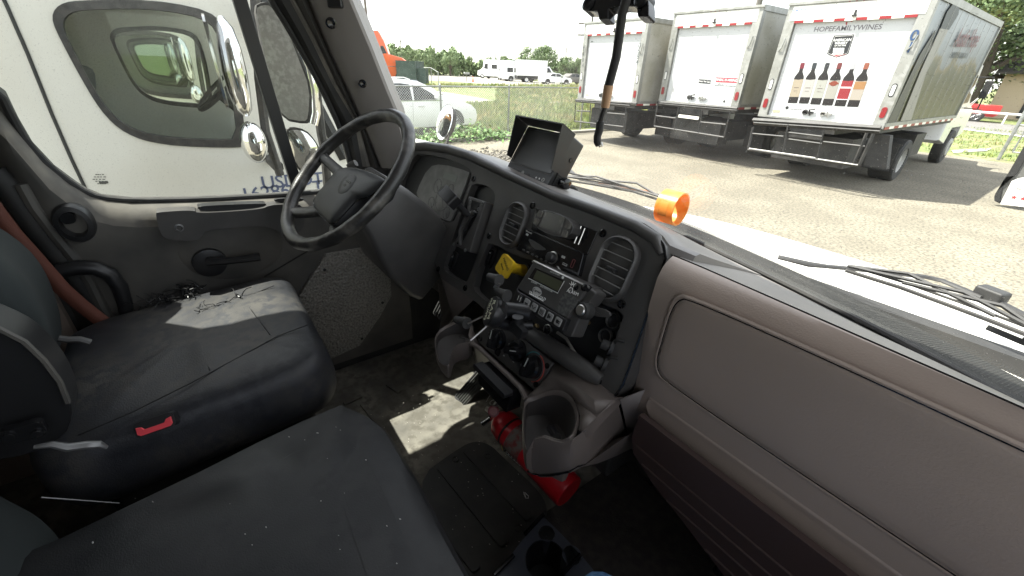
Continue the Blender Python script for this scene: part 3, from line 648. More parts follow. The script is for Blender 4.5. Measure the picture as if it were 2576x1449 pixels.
text('printed_text', 'PARKING', Fr(KFm.p(.004, .006, .0062), KFm.x-KFm.y*.7, KFm.y+KFm.x*.7, KFm.z), .0085, tb, yk); text('printed_text', 'BRAKE', Fr(KFm.p(-.004, -.004, .0062), KFm.x-KFm.y*.7, KFm.y+KFm.x*.7, KFm.z), .0065, tb, yk)
g = G(); g.lathe(yF, [(.02, 0), (.02, .004), (.016, .005)], 20); g.build('collar', rubber, yk)
# refrigeration controller box
o = .065
g = G(); bod = quad([R7(905, 75), R7(1465, 325), R7(1250, 660), R7(735, 345)], o)
bodS = smooth2(bod, 1)
g.pr(PF, bod, .012, o); rc = tag(g.build('cooling_controller', charcoal, None, bevel=.003), 'grey boxy cooling unit controller with olive display and alarm light', 'controller')
g = G(); g.pr(PF, quad([R7(735, 345), R7(745, 375), R7(1250, 668), R7(1200, 790), R7(688, 490), R7(722, 385)], o+.004), .01, o+.004); ks = g.build('button_strip', black, rc, bevel=.002)
g = G(); g.pr(PF, quad([R7(1465, 325), R7(1555, 395), R7(1500, 470), R7(1410, 590), R7(1300, 850), R7(1225, 830), R7(1205, 790), R7(1255, 660)], o-.01), .02, o-.008); g.build('side_cover', charcoal, rc, bevel=.004)
g = G(); g.tube([PF.p(*U(R7(x, y), o), o-.001) for x, y in ((895, 82), (910, 70), (1440, 322), (1475, 342))], .0022, 6); g.build('bright_edge', steel, rc)
g = G(); g.pr(PF, quad([R7(925, 140), R7(1225, 272), R7(1160, 398), R7(860, 245)], o+.001), .058, o+.0012); sc_ = g.build('display_frame', gloss, rc)
g = G(); g.pr(PF, quad([R7(945, 165), R7(1205, 285), R7(1155, 380), R7(905, 250)], o+.0015), .058, o+.0018); g.build('lcd_screen', lcd, sc_)
g = G(); g.tube([PF.p(*U(R7(860, 248), o), o+.001), PF.p(*U(R7(1158, 400), o), o+.001), PF.p(*U(R7(1226, 276), o), o+.001)], .0011, 5); g.build('frame_line', greyprint, sc_)
for i, (x, y) in enumerate(((765, 455), (838, 497), (912, 543), (990, 590), (1070, 640), (1155, 690))):
    u, v = U(R7(x, y), o+.006); g = G(); g.pr(PF, rrect(u, v, .0165, .0165, .002, 2), o+.002, o+.0065)
    kb = g.build('key', black if i == 0 else mat('key_print_%d' % i, (.3, .3, .29), .5), rc, bevel=.0008)
    g = G()
    if i == 0:
        for d in (-.004, .004): g.box(PF, (u+d, v, o+.0068), (.002, .011, .0006))
    elif i == 1: g.box(PF, (u, v-.001, o+.0068), (.009, .002, .0006)); g.box(PF, (u, v-.004, o+.0068), (.004, .005, .0006))
    elif i == 2: g.tube([PF.p(u-.005, v+.003, o+.0068), PF.p(u, v-.003, o+.0068), PF.p(u+.005, v+.002, o+.0068)], .0012, 4)
    elif i == 3:
        for d in (-.004, 0, .004): g.tube([PF.p(u+d-.001, v+.005, o+.0068), PF.p(u+d+.001, v, o+.0068), PF.p(u+d-.001, v-.005, o+.0068)], .0008, 4)
    elif i == 4: g.lathe(PF, [(.003, o+.0062), (.003, o+.0069)], 8, c=(u+.001, v)); g.box(PF, (u-.003, v, o+.0066), (.004, .009, .0006))
    else: g.lathe(PF, [(.0042, o+.0062), (.0042, o+.0069)], 10, c=(u-.001, v)); g.box(PF, (u+.004, v+.002, o+.0066), (.005, .0015, .0006)); g.box(PF, (u+.004, v-.002, o+.0066), (.005, .0015, .0006))
    g.build('key_symbol', black if i else greyprint, kb)
u, v = U(R7(945, 380), o); g = G(); g.pr(PF, ell(u, v, .014, .0085, 24), o-.001, o+.0008); bdg = g.build('oval_badge', greyprint, rc)
def slanted(s, qa, qb, h, m, par, of, nm='printed_text', sx=1.):
    a, b2 = V(PF.p(*U(qa, of), of)), V(PF.p(*U(qb, of), of)); X = (b2-a).normalized(); return text(nm, s, Fr((a+b2)/2, X, PF.z.cross(X), PF.z), h, m, par, sx=sx)
slanted('Carrier', R7(910, 362), R7(978, 398), .0085, black, bdg, o+.001)
slanted('TRANSICOLD', R7(872, 395), R7(1018, 462), .0092, whiteprint, rc, o+.0006, sx=.92)
g = G(); g.tube([PF.p(*U(R7(868, 404), o), o+.0006), PF.p(*U(R7(1010, 480), o), o+.0006)], .0012, 4); g.build('underline', whiteprint, rc)
slanted('ALARM', R7(1268, 378), R7(1345, 408), .0095, whiteprint, rc, o+.0006)
slanted('SETPOINT', R7(888, 284), R7(940, 304), .0042, greyprint, rc, o+.0006); slanted('BOX TEMPERATURE', R7(985, 330), R7(1092, 382), .0042, greyprint, rc, o+.0006)
slanted('AUTO START', R7(1088, 182), R7(1165, 214), .0048, greyprint, rc, o+.0006)
g = G(); cu2, cv2 = U(R7(1305, 330), o)
for a in (20, 60, 95, 130, 165, 235, 300): g.tube([PF.p(cu2+.003*math.cos(rad(a)), cv2+.003*math.sin(rad(a)), o+.0005), PF.p(cu2+.0105*math.cos(rad(a)), cv2+.0105*math.sin(rad(a)), o+.0005)], [.0012, .0004], 4)
g.build('alarm_symbol', whiteprint, rc)
u, v = U(R7(1343, 342), o); g = G(); g.lathe(PF, [(.0055, o-.001), (.0055, o+.001), (.0045, o+.0015)], 14, c=(u, v)); g.build('alarm_light', gloss, rc)
u, v = U(R7(1208, 240), o); g = G(); g.lathe(PF, [(.003, o-.001), (.003, o+.0008)], 10, c=(u, v)); g.build('plug_symbol', whiteprint, rc)
g = G(); pq = quad([R7(1210, 385), R7(1400, 470), R7(1240, 650), R7(1140, 590), R7(1180, 450)], o); g.pr(PF, smooth2(pq, 2), o-.001, o+.0006); g.build('scuffed_label_patch', mat('scuffed_grey_film', (.06, .06, .06), .8, c2=(.13, .13, .12), ns=160), rc)
u, v = U(R7(1412, 575), .06); g = G(); g.lathe(PF, [(.017, .045), (.017, .062), (.013, .066)], 22, c=(u, v)); kb = g.build('bracket_knob', rubber, rc)
g = G(); g.lathe(PF, [(.0105, .06), (.0105, .0685), (.009, .07)], 22, c=(u, v)); g.build('knob_cap', steel, kb)
g = G(); g.pr(PF, smooth2(quad([R7(1420, 515), R7(1480, 520), R7(1690, 580), R7(1690, 640), R7(1620, 650), R7(1430, 610)], .03), 1), .024, .032); g.build('bracket_arm', charcoal, rc, bevel=.002)
g = G(); u, v = U(R7(1432, 345), o); g.lathe(PF, [(.007, o-.012), (.007, o+.003), (.005, o+.004)], 12, c=(u, v)); g.build('corner_screw', gloss, rc)
# phone mount
rb = PF.p(*U(R7(415, 578), .15), .13); rn = (V((-.35, -.75, .45))).normalized(); RF = Fr(rb, V((1, -.35, -.1)), V((0, 0, 1)), rn); RF = Fr(rb, V((.45, -.3, -.75)), None or V((.6, .2, .6)), rn) if False else Fr(rb, V((1, 0, 0)) - rn*rn.x, V((0, .3, 1))-rn*rn.dot(V((0, .3, 1))), rn)
rm = empty('phone_mount', rb, 'black phone mount with round badge and spring claw arms on the dash', 'phone mount')
g = G(); g.lathe(RF, [(.026, -.022), (.032, -.014), (.034, .0), (.032, .006), (.028, .008)], 30); md_ = g.build('mount_disc', black, rm)
aX = (RF.x*.3-RF.y*.95).normalized(); TF = Fr(RF.p(.003, .003, .0085), aX, rn.cross(aX), rn)
text('badge_text', 'RAM', TF.off(.0, .006), .0195, mat('cream_print', (.72, .72, .55), .6), md_, sx=1.1); text('badge_text', 'MOUNTS', TF.off(0, -.0115), .0125, MATS['cream_print'], md_, sx=.95)
PP = lambda q, of: PF.p(*U(q, of), of)
g = G(); 
g.tube([RF.p(.012, .02, -.012), PP(R7(520, 350), .14)], .0028, 4, flat=2.); g.tube([RF.p(.024, .006, -.012), PP(R7(610, 455), .14)], .0028, 4, flat=2.)
g.tube([RF.p(-.024, -.004, -.012), PP(R7(235, 712), .15)], .0022, 4); g.tube([RF.p(-.01, -.026, -.012), PP(R7(270, 880), .15), PP(R7(165, 850), .155)], .002, 4)
g.tube([PP(R7(520, 350), .14), PP(R7(552, 296), .14)], .0028, 4, flat=2)
g.build('spring_arm', steel, rm)
for a, b2, ofs in ((R7(560, 270), R7(455, 232), .14), (R7(640, 428), R7(530, 378), .14), (R7(232, 706), R7(120, 668), .15)):
    g = G(); p, q = PP(a, ofs), PP(b2, ofs); g.tube([p, p.lerp(q, .5), q], [.013, .0095, .0085], 12); g.build('rubber_tip', rubber, rm)
g = G(); a0 = RF.p(0, 0, -.02); g.tube([a0, PP(R7(560, 610), .1)], [.014, .012], 12); g.build('ball_stem', black, rm)
g = G(); pA, pB = PP(R7(545, 600), .10), PP(R7(905, 640), .05)
g.tube([pA, pA.lerp(pB, .12)+V((0, 0, .01)), pA.lerp(pB, .5)+V((0, 0, .012)), pA.lerp(pB, .9)+V((0, 0, .01)), pB], [.012, .02, .016, .02, .012], 12)
g.tube([pA+V((0, -.005, -.02)), pA.lerp(pB, .5)+V((0, -.01, -.022)), pB+V((0, 0, -.02))], [.012, .015, .012], 12); g.build('clamp_arm', black, rm)
g = G(); p = PP(R7(745, 720), .085); g.tube([p+V((0, 0, .02)), p], .012, 10); wk = g.build('wing_stem', black, rm)
g = G(); KF2 = Fr(PP(R7(748, 770), .09), (1, .0, -.1), (0, .3, 1)); g.pr(KF2, rrect(0, 0, .044, .022, .006), -.008, .008); g.build('wing_knob', black, rm, bevel=.004)
# hvac control panel
hq = quad([R7(440, 690), R7(600, 700), R7(1095, 1105), R7(1095, 1125), R7(945, 1395), R7(925, 1398), R7(335, 890), R7(335, 870)], .012)
g = G(); g.pr(PF, hq, -.03, .012); hv = g.build('climate_control_panel', charcoal, dash, bevel=.003)
def knob(q, r, ang, fr=.012):
    u, v = U(q, .03); F = PF.off(u, v, .012)
    g = G(); g.lathe(F, [(r, 0), (r*.96, .012), (r*.8, .016)], 26); k = g.build('control_knob', gloss, hv)
    g = G(); c, s_ = math.cos(rad(ang)), math.sin(rad(ang)); F2 = Fr(F.p(0, 0, .012), F.x*c+F.y*s_, F.y*c-F.x*s_, F.z); g.pr(F2, rrect(0, 0, r*.75, r*2.05, r*.3), 0, .018, sh=.8); g.build('knob_grip', gloss, k, bevel=.003); g = G(); g.box(F2, (0, r*.45, .0185), (.0022, r*.8, .001)); g.build('pointer_line', greyprint, k)  # pale strip painted where the glossy grip carries a highlight line
    return u, v
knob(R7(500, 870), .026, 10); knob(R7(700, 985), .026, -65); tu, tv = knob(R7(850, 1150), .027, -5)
def arcr(c, r, a0, a1, m, nm, of=.0125):
    g = G(); g.tube([PF.p(c[0]+r*math.cos(rad(a0+(a1-a0)*k/14)), c[1]+r*math.sin(rad(a0+(a1-a0)*k/14)), of) for k in range(15)], .0012, 5); g.build(nm, m, hv)
arcr((tu, tv), .033, -70, 80, mat('red_arc_print', (.5, .06, .04), .5), 'red_scale'); arcr((tu, tv), .033, 85, 165, mat('blue_arc_print', (.03, .22, .25), .5), 'blue_scale')
g = G()
for q in (R7(488, 775), R7(460, 805), R7(545, 768), R7(595, 830), R7(590, 910), R7(575, 780), R7(705, 890), R7(655, 910), R7(765, 935), R7(605, 1030), R7(765, 1030), R7(700, 1100), R7(585, 955), R7(780, 1130)):
    u, v = U(q, .013)
    for _ in range(3): a = random.uniform(0, 6.3); g.tube([PF.p(u, v, .0125), PF.p(u+.0035*math.cos(a), v+.0035*math.sin(a), .0125)], .0006, 4)
g.build('scale_marks', greyprint, hv)
g = G()
for q in (R7(370, 865), R7(1050, 1140), R7(935, 1330), R7(485, 700)): g = G(); u, v = U(q, .012); g.lathe(PF, [(.0065, .011), (.0065, .0145), (.005, .015), (.004, .0125)], 14, c=(u, v)); g.build('screw_head', gloss, hv)
u, v = U(R7(545, 1000), .012); g = G(); g.pr(PF, rrect(u, v, .018, .016, .003), .011, .014); g.build('blank_button', gloss, hv, bevel=.001)
# round tube shaped lip between the climate panel and lower recess
g = G(); g.tube([PP(R7(620, 660), .0), PP(R7(800, 760), .004), PP(R7(1050, 920), .006), PP(R7(1300, 1090), .006), PP(R7(1500, 1220), .004), PP(R7(1600, 1290), 0)], [.01, .018, .02, .02, .019, .012], 14); g.build('lower_lip', charcoal, dash)
# power sockets and hanging caps
def socket(q, r, lab):
    u, v = U(q, -.018); F = PF.off(u, v, -.02); g = G(); g.lathe(F, [(r*1.25, -.002), (r*1.25, .003), (r, .004), (r*.88, .003), (r*.85, -.02), (.001, -.021)], 28, cap=False); s_ = tag(g.build('power_socket', black, None), lab, 'socket')
    g = G(); g.lathe(F, [(r*1.03, .0035), (r*1.0, .0055), (r*.88, .005), (r*.86, .0)], 28, cap=False); g.build('metal_ring', steel, s_)
socket(R7(1718, 680), .0155, 'upper open round power socket with bright metal ring'); socket(R7(1640, 838), .015, 'lower open power socket right above its dangling cap')
def cap_(q, lab, d=1):
    F = Fr(PP(q, .0), (.8, .0, -.5), (.2, .3, 1)); ax2 = V((-.75, -.45, .2)).normalized(); F = Fr(PP(q, .0), V((0, 0, 1)).cross(ax2), V((0, 0, 1)), ax2)
    g = G(); g.lathe(F, [(.014, -.004), (.0155, 0), (.0155, .003), (.0105, .005), (.010, .02), (.0085, .02), (.008, .006)], 24); c = tag(g.build('socket_cap', rubber, None), lab, 'cap')
    g = G(); g.tube([F.p(0, .017, 0), F.p(.006, .026, -.006), F.p(.008, .03, -.016)], .003, 6); g.build('cap_tether', rubber, c)
cap_(R7(1700, 955), 'round rubber cap dangling just below the lower power socket'); cap_(R7(1635, 1120), 'lowest round rubber socket cap, resting near the bottom corner screw')
g = G(); u, v = U(R7(1040, 770), -.018); g.lathe(PF, [(.0125, -.0215), (.0125, -.0195), (.011, -.019), (.011, -.0218)], 22, c=(u, v), cap=False); g.build('panel_hole', steel, dash)
g = G(); u, v = U(R7(1040, 770), -.018); g.lathe(PF, [(.011, -.0215), (.011, -.0212)], 22, c=(u, v)); g.build('hole_inside', gloss, dash)
g = G(); u, v = U(R7(935, 735), -.018); g.lathe(PF, [(.006, -.022), (.006, -.016), (.004, -.014)], 10, c=(u, v)); u, v = U(R7(1462, 700), -.018); g.lathe(PF, [(.004, -.022), (.004, -.018)], 10, c=(u, v)); g.build('brass_screw', mat('brass', (.4, .3, .15), .4, .8), dash)
g = G(); g.tube([PP(R7(1150, 800), -.005), PP(R7(1240, 860), .0), PP(R7(1300, 960), .002), PP(R7(1360, 1050), .002), PP(R7(1405, 1110), -.002)], .0032, 8); tag(g.build('controller_cable', mat('grey_cable', (.17, .16, .145), .5)), 'thin grey cable from the cooling controller down to the lower dash lip', 'cable')
# ---- passenger side of the dash
XL, XR = .235, 1.02
prof = [(1.10, 1.742), (1.0, 1.768), (.88, 1.80), (.74, 1.84), (.634, 1.868), (.626, 1.871), (.614, 1.8715), (.603, 1.867), (.591, 1.857), (.581, 1.838), (.575, 1.79), (.572, 1.7), (.572, 1.6), (.578, 1.55), (.590, 1.523), (.62, 1.50), (.70, 1.45), (.8, 1.44)]
rows = []
for i in range(27):
    x = XL+(XR-XL)*i/26; r = []
    for k, (y, z) in enumerate(prof):
        yy = y
        sh_ = -.07*max(0, x-.28)
        if k < 4: yy = y+sh_*(k/4)-(1.10-(wsy(x)-.012))*(1, .72, .42, .2)[k]
        elif k < 8: yy = y+sh_*(1, 1, .62, .25)[k-4]
        e = max(0, 1-(x-XL)/.03); yy += .01*e*e*(1 if k > 5 else 0)
        r.append(V((x, yy, z-.004*(x-XL))))
    rows.append(r)
g = G(); g.grid([[r[k] for r in rows] for k in range(0, 6)]); g.build('dash_top_pad', dashtop, dash)
g = G(); g.grid([[r[k]+(V((0, -.001, .0)) if k == 5 else V()) for r in rows] for k in range(5, 18)]); g.grid([rows[0], [p+V((0, .08, -.06)) for p in rows[0]]]); g.build('passenger_dash', greige, dash)
g = G(); g.tube([r[5]+V((0, .001, .0002)) for r in rows], .0013, 5); g.tube([PF.p(*U(q), .001) for q in seamL[4:16]], .0024, 5); g.build('seam_line', gloss, dash)
GFm = Fr((0, .572, 0), (1, 0, 0), (0, 0, 1))
gl = [GFm.uv(*q) for q in [(1655, 905), (1668, 850), (1690, 790), (1740, 748), (1800, 748)]]
gz = gl[3][1]+.004; gb_ = GFm.uv(1700, 985)[1]
gdo = smooth2([(gl[1][0]-.004, gb_+.02), (gl[1][0]-.002, (gz+gb_)/2), (gl[1][0]+.002, gz-.02), (gl[1][0]+.03, gz), (.96, gz), (.99, gz-.03), (.99, gb_+.03), (.96, gb_), (gl[1][0]+.03, gb_)], 3)
def inset_r(p, d):
    c = (sum(a[0] for a in p)/len(p), sum(a[1] for a in p)/len(p)); w_ = max(a[0] for a in p)-c[0]; h_ = max(a[1] for a in p)-c[1]
    return [(c[0]+(a[0]-c[0])*(1-d/w_), c[1]+(a[1]-c[1])*(1-d/h_)) for a in p]
# groove ring slightly sunk: rounded lips either side
g = G(); P = []
for d, z in ((-.004, .0005), (-.001, .003), (.0015, .003), (.003, -.002), (.005, -.001), (.007, .002), (.011, .0035), (.03, .004), (.08, .004)):
    P.append([GFm.p(x, y, z) for x, y in inset_r(gdo, d)])
g.loft(P); g.build('glove_box_door', greige, dash)
g = G(); g.loft([[GFm.p(x, y, .0015) for x, y in inset_r(gdo, d)] for d in (.0018, .0042)], cap=False)
g.build('glove_box_gap', gloss, dash)
z1 = GFm.uv(1690, 1035)[1]; z2 = z1-.05
lo2 = smooth2([(gl[1][0]+.0, z1-.005), (gl[1][0]+.01, z1), (1.0, z1), (1.02, z1-.01), (1.02, z2), (gl[1][0]+.02, z2), (gl[1][0]+.0, z2+.02)], 2)
g = G(); P = [[GFm.p(x, y-.002, z-.002) for x, y in inset_r(lo2, d)] for d, z in ((-.004, 0), (0, .0035), (.003, .0038), (.009, .0022), (.016, .002))]
g.loft(P); g.build('lower_handle_lip', greige, dash)
g = G(); rows2 = []
for (y, z) in ((.62, 1.478), (.66, 1.42), (.72, 1.33), (.80, 1.22), (.9, 1.1), (.96, 1.0)):
    rows2.append([V((x, y+.01*math.sin(i*.9), z)) for i, x in enumerate([.27+(.78)*k/20 for k in range(21)])])
rows2 = [[V((.25+.8*k/20, y, z)) for k in range(21)] for (y, z) in [(.62+.36*t/28-(.003 if t % 4 == 0 else 0), 1.478-.46*t/28) for t in range(29)]]
KPn = Fr((0, .628, 0), (1, 0, 0), (0, -.06, 1)); kq = [KPn.uv(*q) for q in [(1600, 1080), (1588, 1100), (1592, 1140), (1640, 1215), (1700, 1290), (1821, 1449), (1960, 1640)]]; kt = 1.60
g = G(); g.pr(KPn, [(kq[0][0], kt)]+kq[1:]+[(1.02, kq[-1][1]), (1.02, kt)], -.012, 0)
lowz = kq[-1][1]
for k in range(9):
    z = kt-.075-.034*k
    if z < lowz+.01: break
    xl = max(interp(-z, [(-p[1], p[0]) for p in kq[1:]])+.012, kq[1][0]+.01); g.tube([KPn.p(xl, z, .0), KPn.p((xl+1.01)/2, z, .0), KPn.p(1.01, z, .0)], .0035, 6, flat=.6)
kn_ = g.build('knee_panel', mat('dark_brown_knee_panel', (.055, .034, .03), .5, bump=.3, bs=500, bd=.0008), dash, bevel=.004)
g = G()
for q in ((1638, 1211), (1735, 1155), (1806, 1437)):
    p = at(*q, 'y', .632); F = Fr(p, (1, 0, 0), (0, 0, 1)); g = G(); g.lathe(F, [(.009, -.004), (.009, .004), (.005, .007)], 14); g.build('fastener', gloss, kn_)
# defrost grille far right
g = G(); F = Fr((.76, .83, 1.84), (1, -.25, -.02), (.2, .8, -.3))
for k in range(14): g.box(F.off(-.12+.02*k, 0), (0, 0, 0), (.006, .05*math.sin(math.pi*(k+1.5)/16), .01))
g.pr(F, ell(0, 0, .16, .036, 28), -.006, .002, holes=[ell(0, 0, .15, .028, 28)[::-1]]); g.build('defrost_grille', rubber, dash)
# ================================================================ LOWER CONSOLE
lc = empty('lower_console', (-.1, .6, 1.1), 'grey lower dash console with two cup holder pockets and ashtray', 'console')
def drop(p, ypx):
    best = None
    for k in range(10, 420):
        q = V((p.x, p.y, p.z-k*.001)); v_ = q-CAM; yy = 724.5-FPX*v_.dot(UP)/v_.dot(FW)
        if best is None or abs(yy-ypx) < best[0]: best = (abs(yy-ypx), q.z)
    return best[1]
def pocket(rim, front, ybot, name, tp=.93):
    R = smooth2([tuple(PP(C6(x, y), o_)) for x, y, o_ in rim], 1); R = [V(p) for p in R]
    f = PP(C6(*front[:2]), front[2]); zb = drop(f, C6(0, ybot)[1]); n_ = len(R); c = sum(R, V())/n_
    def ring(sc, zf): return [V((c.x+(p.x-c.x)*sc, c.y+(p.y-c.y)*sc, zf(p))) for p in R]
    L_ = lambda t: (lambda p: p.z+(zb-p.z)*t)
    g = G(); g.loft([ring(tp*.9, L_(1)), ring(tp*.97, L_(.95)), ring(.98, L_(.5)), ring(1.0, L_(.08)), ring(1.0, lambda p: p.z-.002), ring(.965, lambda p: p.z+.003), ring(.92, lambda p: p.z-.001), ring(.905, L_(.08))], cap=False); o_ = g.build(name, consm, lc)
    g = G(); g.loft([ring(.905, L_(.075)), ring(.885, L_(.3)), ring(.85, L_(.8)), ring(.8, L_(.86)), ring(.3, L_(.87)), ring(.02, L_(.87))], cap=False); g.build('pocket_lining', mat('dark_pocket_lining', (.05, .044, .042), .6) if 'dark_pocket_lining' not in MATS else MATS['dark_pocket_lining'], o_); return R, zb  # inner wall coloured darker to paint in the shade of the pocket's depth
Lr_ = [(235, 200, .0), (150, 240, .03), (100, 300, .06), (105, 380, .09), (118, 450, .10), (140, 490, .105), (185, 512, .11), (208, 480, .105), (216, 420, .09), (240, 370, .07), (290, 348, .05), (350, 340, .03), (375, 250, .0), (330, 150, -.01)]
Rr_ = [(705, 720, .05), (695, 800, .07), (692, 900, .09), (695, 1000, .11), (720, 1088, .13), (745, 1040, .125), (770, 988, .12), (830, 975, .12), (900, 1000, .12), (960, 1012, .12), (1030, 985, .12), (1065, 920, .10), (1078, 830, .07), (1050, 730, .03), (980, 665, .02), (880, 655, .02), (780, 695, .03)]
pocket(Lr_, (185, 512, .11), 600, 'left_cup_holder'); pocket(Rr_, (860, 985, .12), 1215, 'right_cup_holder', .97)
g = G()
tp_ = [PP(C6(*q), -.004) for q in [(352, 210), (392, 330), (560, 478), (700, 598), (778, 664), (860, 540), (893, 420), (1020, 480), (1180, 585), (1345, 716)]]
rg_ = [PP(C6(x, y), o_) for x, y, o_ in [(345, 344, .03), (392, 366, .04), (548, 512, .045), (672, 632, .045), (712, 712, .05), (800, 690, .03), (900, 656, .02), (1046, 728, .03), (1190, 836, .07), (1320, 728, .03)]]
md2 = [a.lerp(b, .55)+PF.z*.006 for a, b in zip(tp_, rg_)]
rg2 = [p+V((0, -.004, -.01)) for p in rg_[:5]]
g.grid([tp_, md2, rg_]); g.build('console_face', consm, lc, solid=.004)
g = G(); r0 = [rg_[0]+V((-.02, -.0, 0))]+rg_[:5]; fr2 = [V((p.x, p.y+.012, p.z-.02)) for p in r0]; fr3 = [V((p.x, p.y+.03, p.z-.10)) for p in r0]; fr4 = [V((p.x, p.y+.09, p.z-.14)) for p in r0]
g.grid([[p+V((0, .004, .0)) for p in r0], [p+V((0, -.003, -.004)) for p in r0], fr2, fr3, fr4]); g.build('console_front', consm, lc, solid=.003)
g = G(); g.tube([p+V((0, .002, -.003)) for p in r0], .006, 8); g.build('console_ridge', consm, lc)
g = G()
a_ = [PP(C6(x, y), o_) for x, y, o_ in [(735, 1060, .128), (772, 990, .122), (830, 975, .122), (900, 1000, .122), (960, 1012, .122), (1035, 988, .12), (1100, 935, .11), (1190, 838, .075), (1300, 728, .03), (1345, 716, .01)]]
b_ = [V((p.x, p.y+.006, drop(p, C6(0, yy)[1]))) for p, yy in zip(a_, [1215, 1235, 1255, 1252, 1243, 1225, 1190, 1150, 1105, 1070])]
for k_, (x_, y_, dy_) in ((7, (1200, 1150, .03)), (8, (1320, 1102, .07)), (9, (1425, 1050, .12))): b_[k_] = at(*C6(x_, y_), 'y', a_[k_].y+dy_)
g.grid([[p+V((.0, .03, -.02)) for p in a_], [p+V((.0, .006, .002)) for p in a_], a_, [p.lerp(q, .1)+V((.0, -.005, -.002)) for p, q in zip(a_, b_)], [p.lerp(q, .55)+V((.0, -.006, 0)) for p, q in zip(a_, b_)], b_, [p+V((0, .02, -.004)) for p in b_], [p+V((0, .15, -.0)) for p in b_]]); g.build('console_shell', consm, lc)
g = G(); g.tube([p.lerp(q, .93)+V((0, -.004, 0)) for p, q in zip(a_, b_)], .0018, 5); g.build('shell_seam', gloss, lc)
g = G(); fan = [PP(C6(x, y), o_) for x, y, o_ in [(1046, 728, .028), (1078, 830, .068), (1065, 920, .099), (1100, 935, .109), (1190, 838, .075)]]; fan2 = [PP(C6(x, y), o_) for x, y, o_ in [(1190, 838, .074), (1230, 800, .055), (1300, 729, .03), (1345, 716, .01)]]
g.add(fan, [(0, 1, 4), (1, 2, 3), (1, 3, 4)]); g.add([fan[0]]+fan2, [(0, 1, 2), (0, 2, 3), (0, 3, 4)]); e0, e1 = a_[-1], b_[-1]; g.add([e0, e1, e1+V((.02, .12, 0)), e0+V((.02, .14, 0))], [(0, 1, 2, 3)]); g.build('console_shoulder', consm, lc, solid=.003)
g = G(); g.b(-.34, .2, .62, .98, 1.25, 1.5); g.build('console_core', rubber, lc, bevel=.01)
g = G(); aF = Fr(PP(C6(520, 575), .05), (1, .0, 0), (0, .12, 1)); g.pr(aF, rrect(0, -.025, .125, .06, .008), -.03, .006); ash = g.build('ashtray', gloss, lc, bevel=.004)
g = G(); g.pr(aF, rrect(0, .0, .13, .014, .006), .0, .024); g.build('handle', black, ash, bevel=.003)
g = G(); p = PP(C6(885, 915), .06); g.tube([p, PP(C6(925, 975), .10)], [.009, .008], 10); tag(g.build('small_torch', gloss), 'small shiny black gadget lying in the right cup holder', 'gadget')
# steering column side of lower dash
g = G()
rws = [[PP(q, .0) for q in [(930, 480), (965, 560), (1010, 600), (1085, 640), (1110, 700)]], [at(*q, 'y', .56) for q in [(925, 560), (960, 610), (1000, 640), (1060, 668), (1120, 712)]], [at(*q, 'y', .62) for q in [(935, 610), (970, 650), (1005, 690), (1060, 700), (1130, 745)]], [at(*q, 'y', .8) for q in [(965, 630), (985, 680), (1020, 700), (1080, 720), (1150, 770)]]]
g.grid(rws); g.build('knee_bolster', charcoal, dash, solid=.004)
g = G(); g.grid([[PP(q, .0)+V((0, .0, 0)) for q in [(1085, 640), (1110, 700), (1192, 752)]], [at(*q, 'z', 1.45) for q in [(1100, 700), (1140, 760), C6(230, 180)]], [at(*q, 'z', 1.36) for q in [(1120, 760), (1110, 800), C6(130, 280)]]]); g.build('console_left_web', consm, dash, solid=.004)
# pedals, pad and details on floor
g = G(); pF = Fr(at(1182, 978, 'z', 1.0), (1, 0, 0), (0, .75, .6)); g.pr(pF, rrect(0, .04, .075, .22, .01), -.01, .0)
for k in range(6): g.box(pF, (-.03+.012*k, .04, .003), (.005, .2, .006))
tag(g.build('accelerator_pedal', rubber, bevel=.002), 'ribbed black accelerator pedal on the floor beneath the console', 'pedal')
g = G(); p = at(1107, 780, 'x', -.62); pF = Fr(p, (1, 0, 0), (0, .5, .8)); g.pr(pF, rrect(0, 0, .07, .06, .008), -.008, 0)
for k in range(4): g.box(pF, (-.024+.016*k, 0, .003), (.006, .05, .005))
g.tube([pF.p(0, 0, -.01), pF.p(.0, .12, -.12)], .01, 6); tag(g.build('brake_pedal', rubber, bevel=.002), 'small ribbed brake pedal in the dark footwell left of the console', 'pedal')
g = G(); g.tube([at(*T5(*q), 'z', FL+.03) for q in [(0, 1215), (150, 1180), (330, 1110), (450, 1040), (560, 980), (700, 900)]], .014, 8, flat=.5); tag(g.build('mat_edge', rubber), 'raised rubber edge of the driver floor mat', 'floor mat')
# tunnel cover mat with ribs
TM = Fr((0, 0, FL+.06), (1, 0, 0), (0, 1, 0)); tq = lambda q: TM.uv(*q)
tm = smooth2([tq(T8(*q)) for q in [(500, 745), (880, 470), (1000, 415), (1120, 440), (1240, 560), (1480, 780), (1560, 900), (1560, 990), (1370, 1300), (1200, 1449), (1160, 1560), (900, 1560)]], 2)
g = G(); g.pr(TM, tm, -.05, 0, sh=.97); tu_ = tag(g.build('tunnel_cover', matm, bevel=.006), 'dark rubber engine tunnel cover with raised ribs between the seats and console', 'floor cover')
for a, b2, w_ in ((T8(745, 620), T8(1240, 1225), .03), (T8(935, 490), T8(1430, 1030), .03), (T8(530, 770), T8(1030, 1420), .026)):
    p, q = V(tq(a)).to_2d(), V(tq(b2)).to_2d(); d = (q-p); L_ = d.length; d.normalize(); g = G(); F = Fr(TM.p((p.x+q.x)/2, (p.y+q.y)/2, 0), TM.x*d.x+TM.y*d.y, TM.y*d.x-TM.x*d.y)
    g.pr(F, rrect(0, 0, L_, w_, .01), -.005, .007, sh=.98); g.build('raised_rib', matm, tu_, bevel=.003)
g = G()
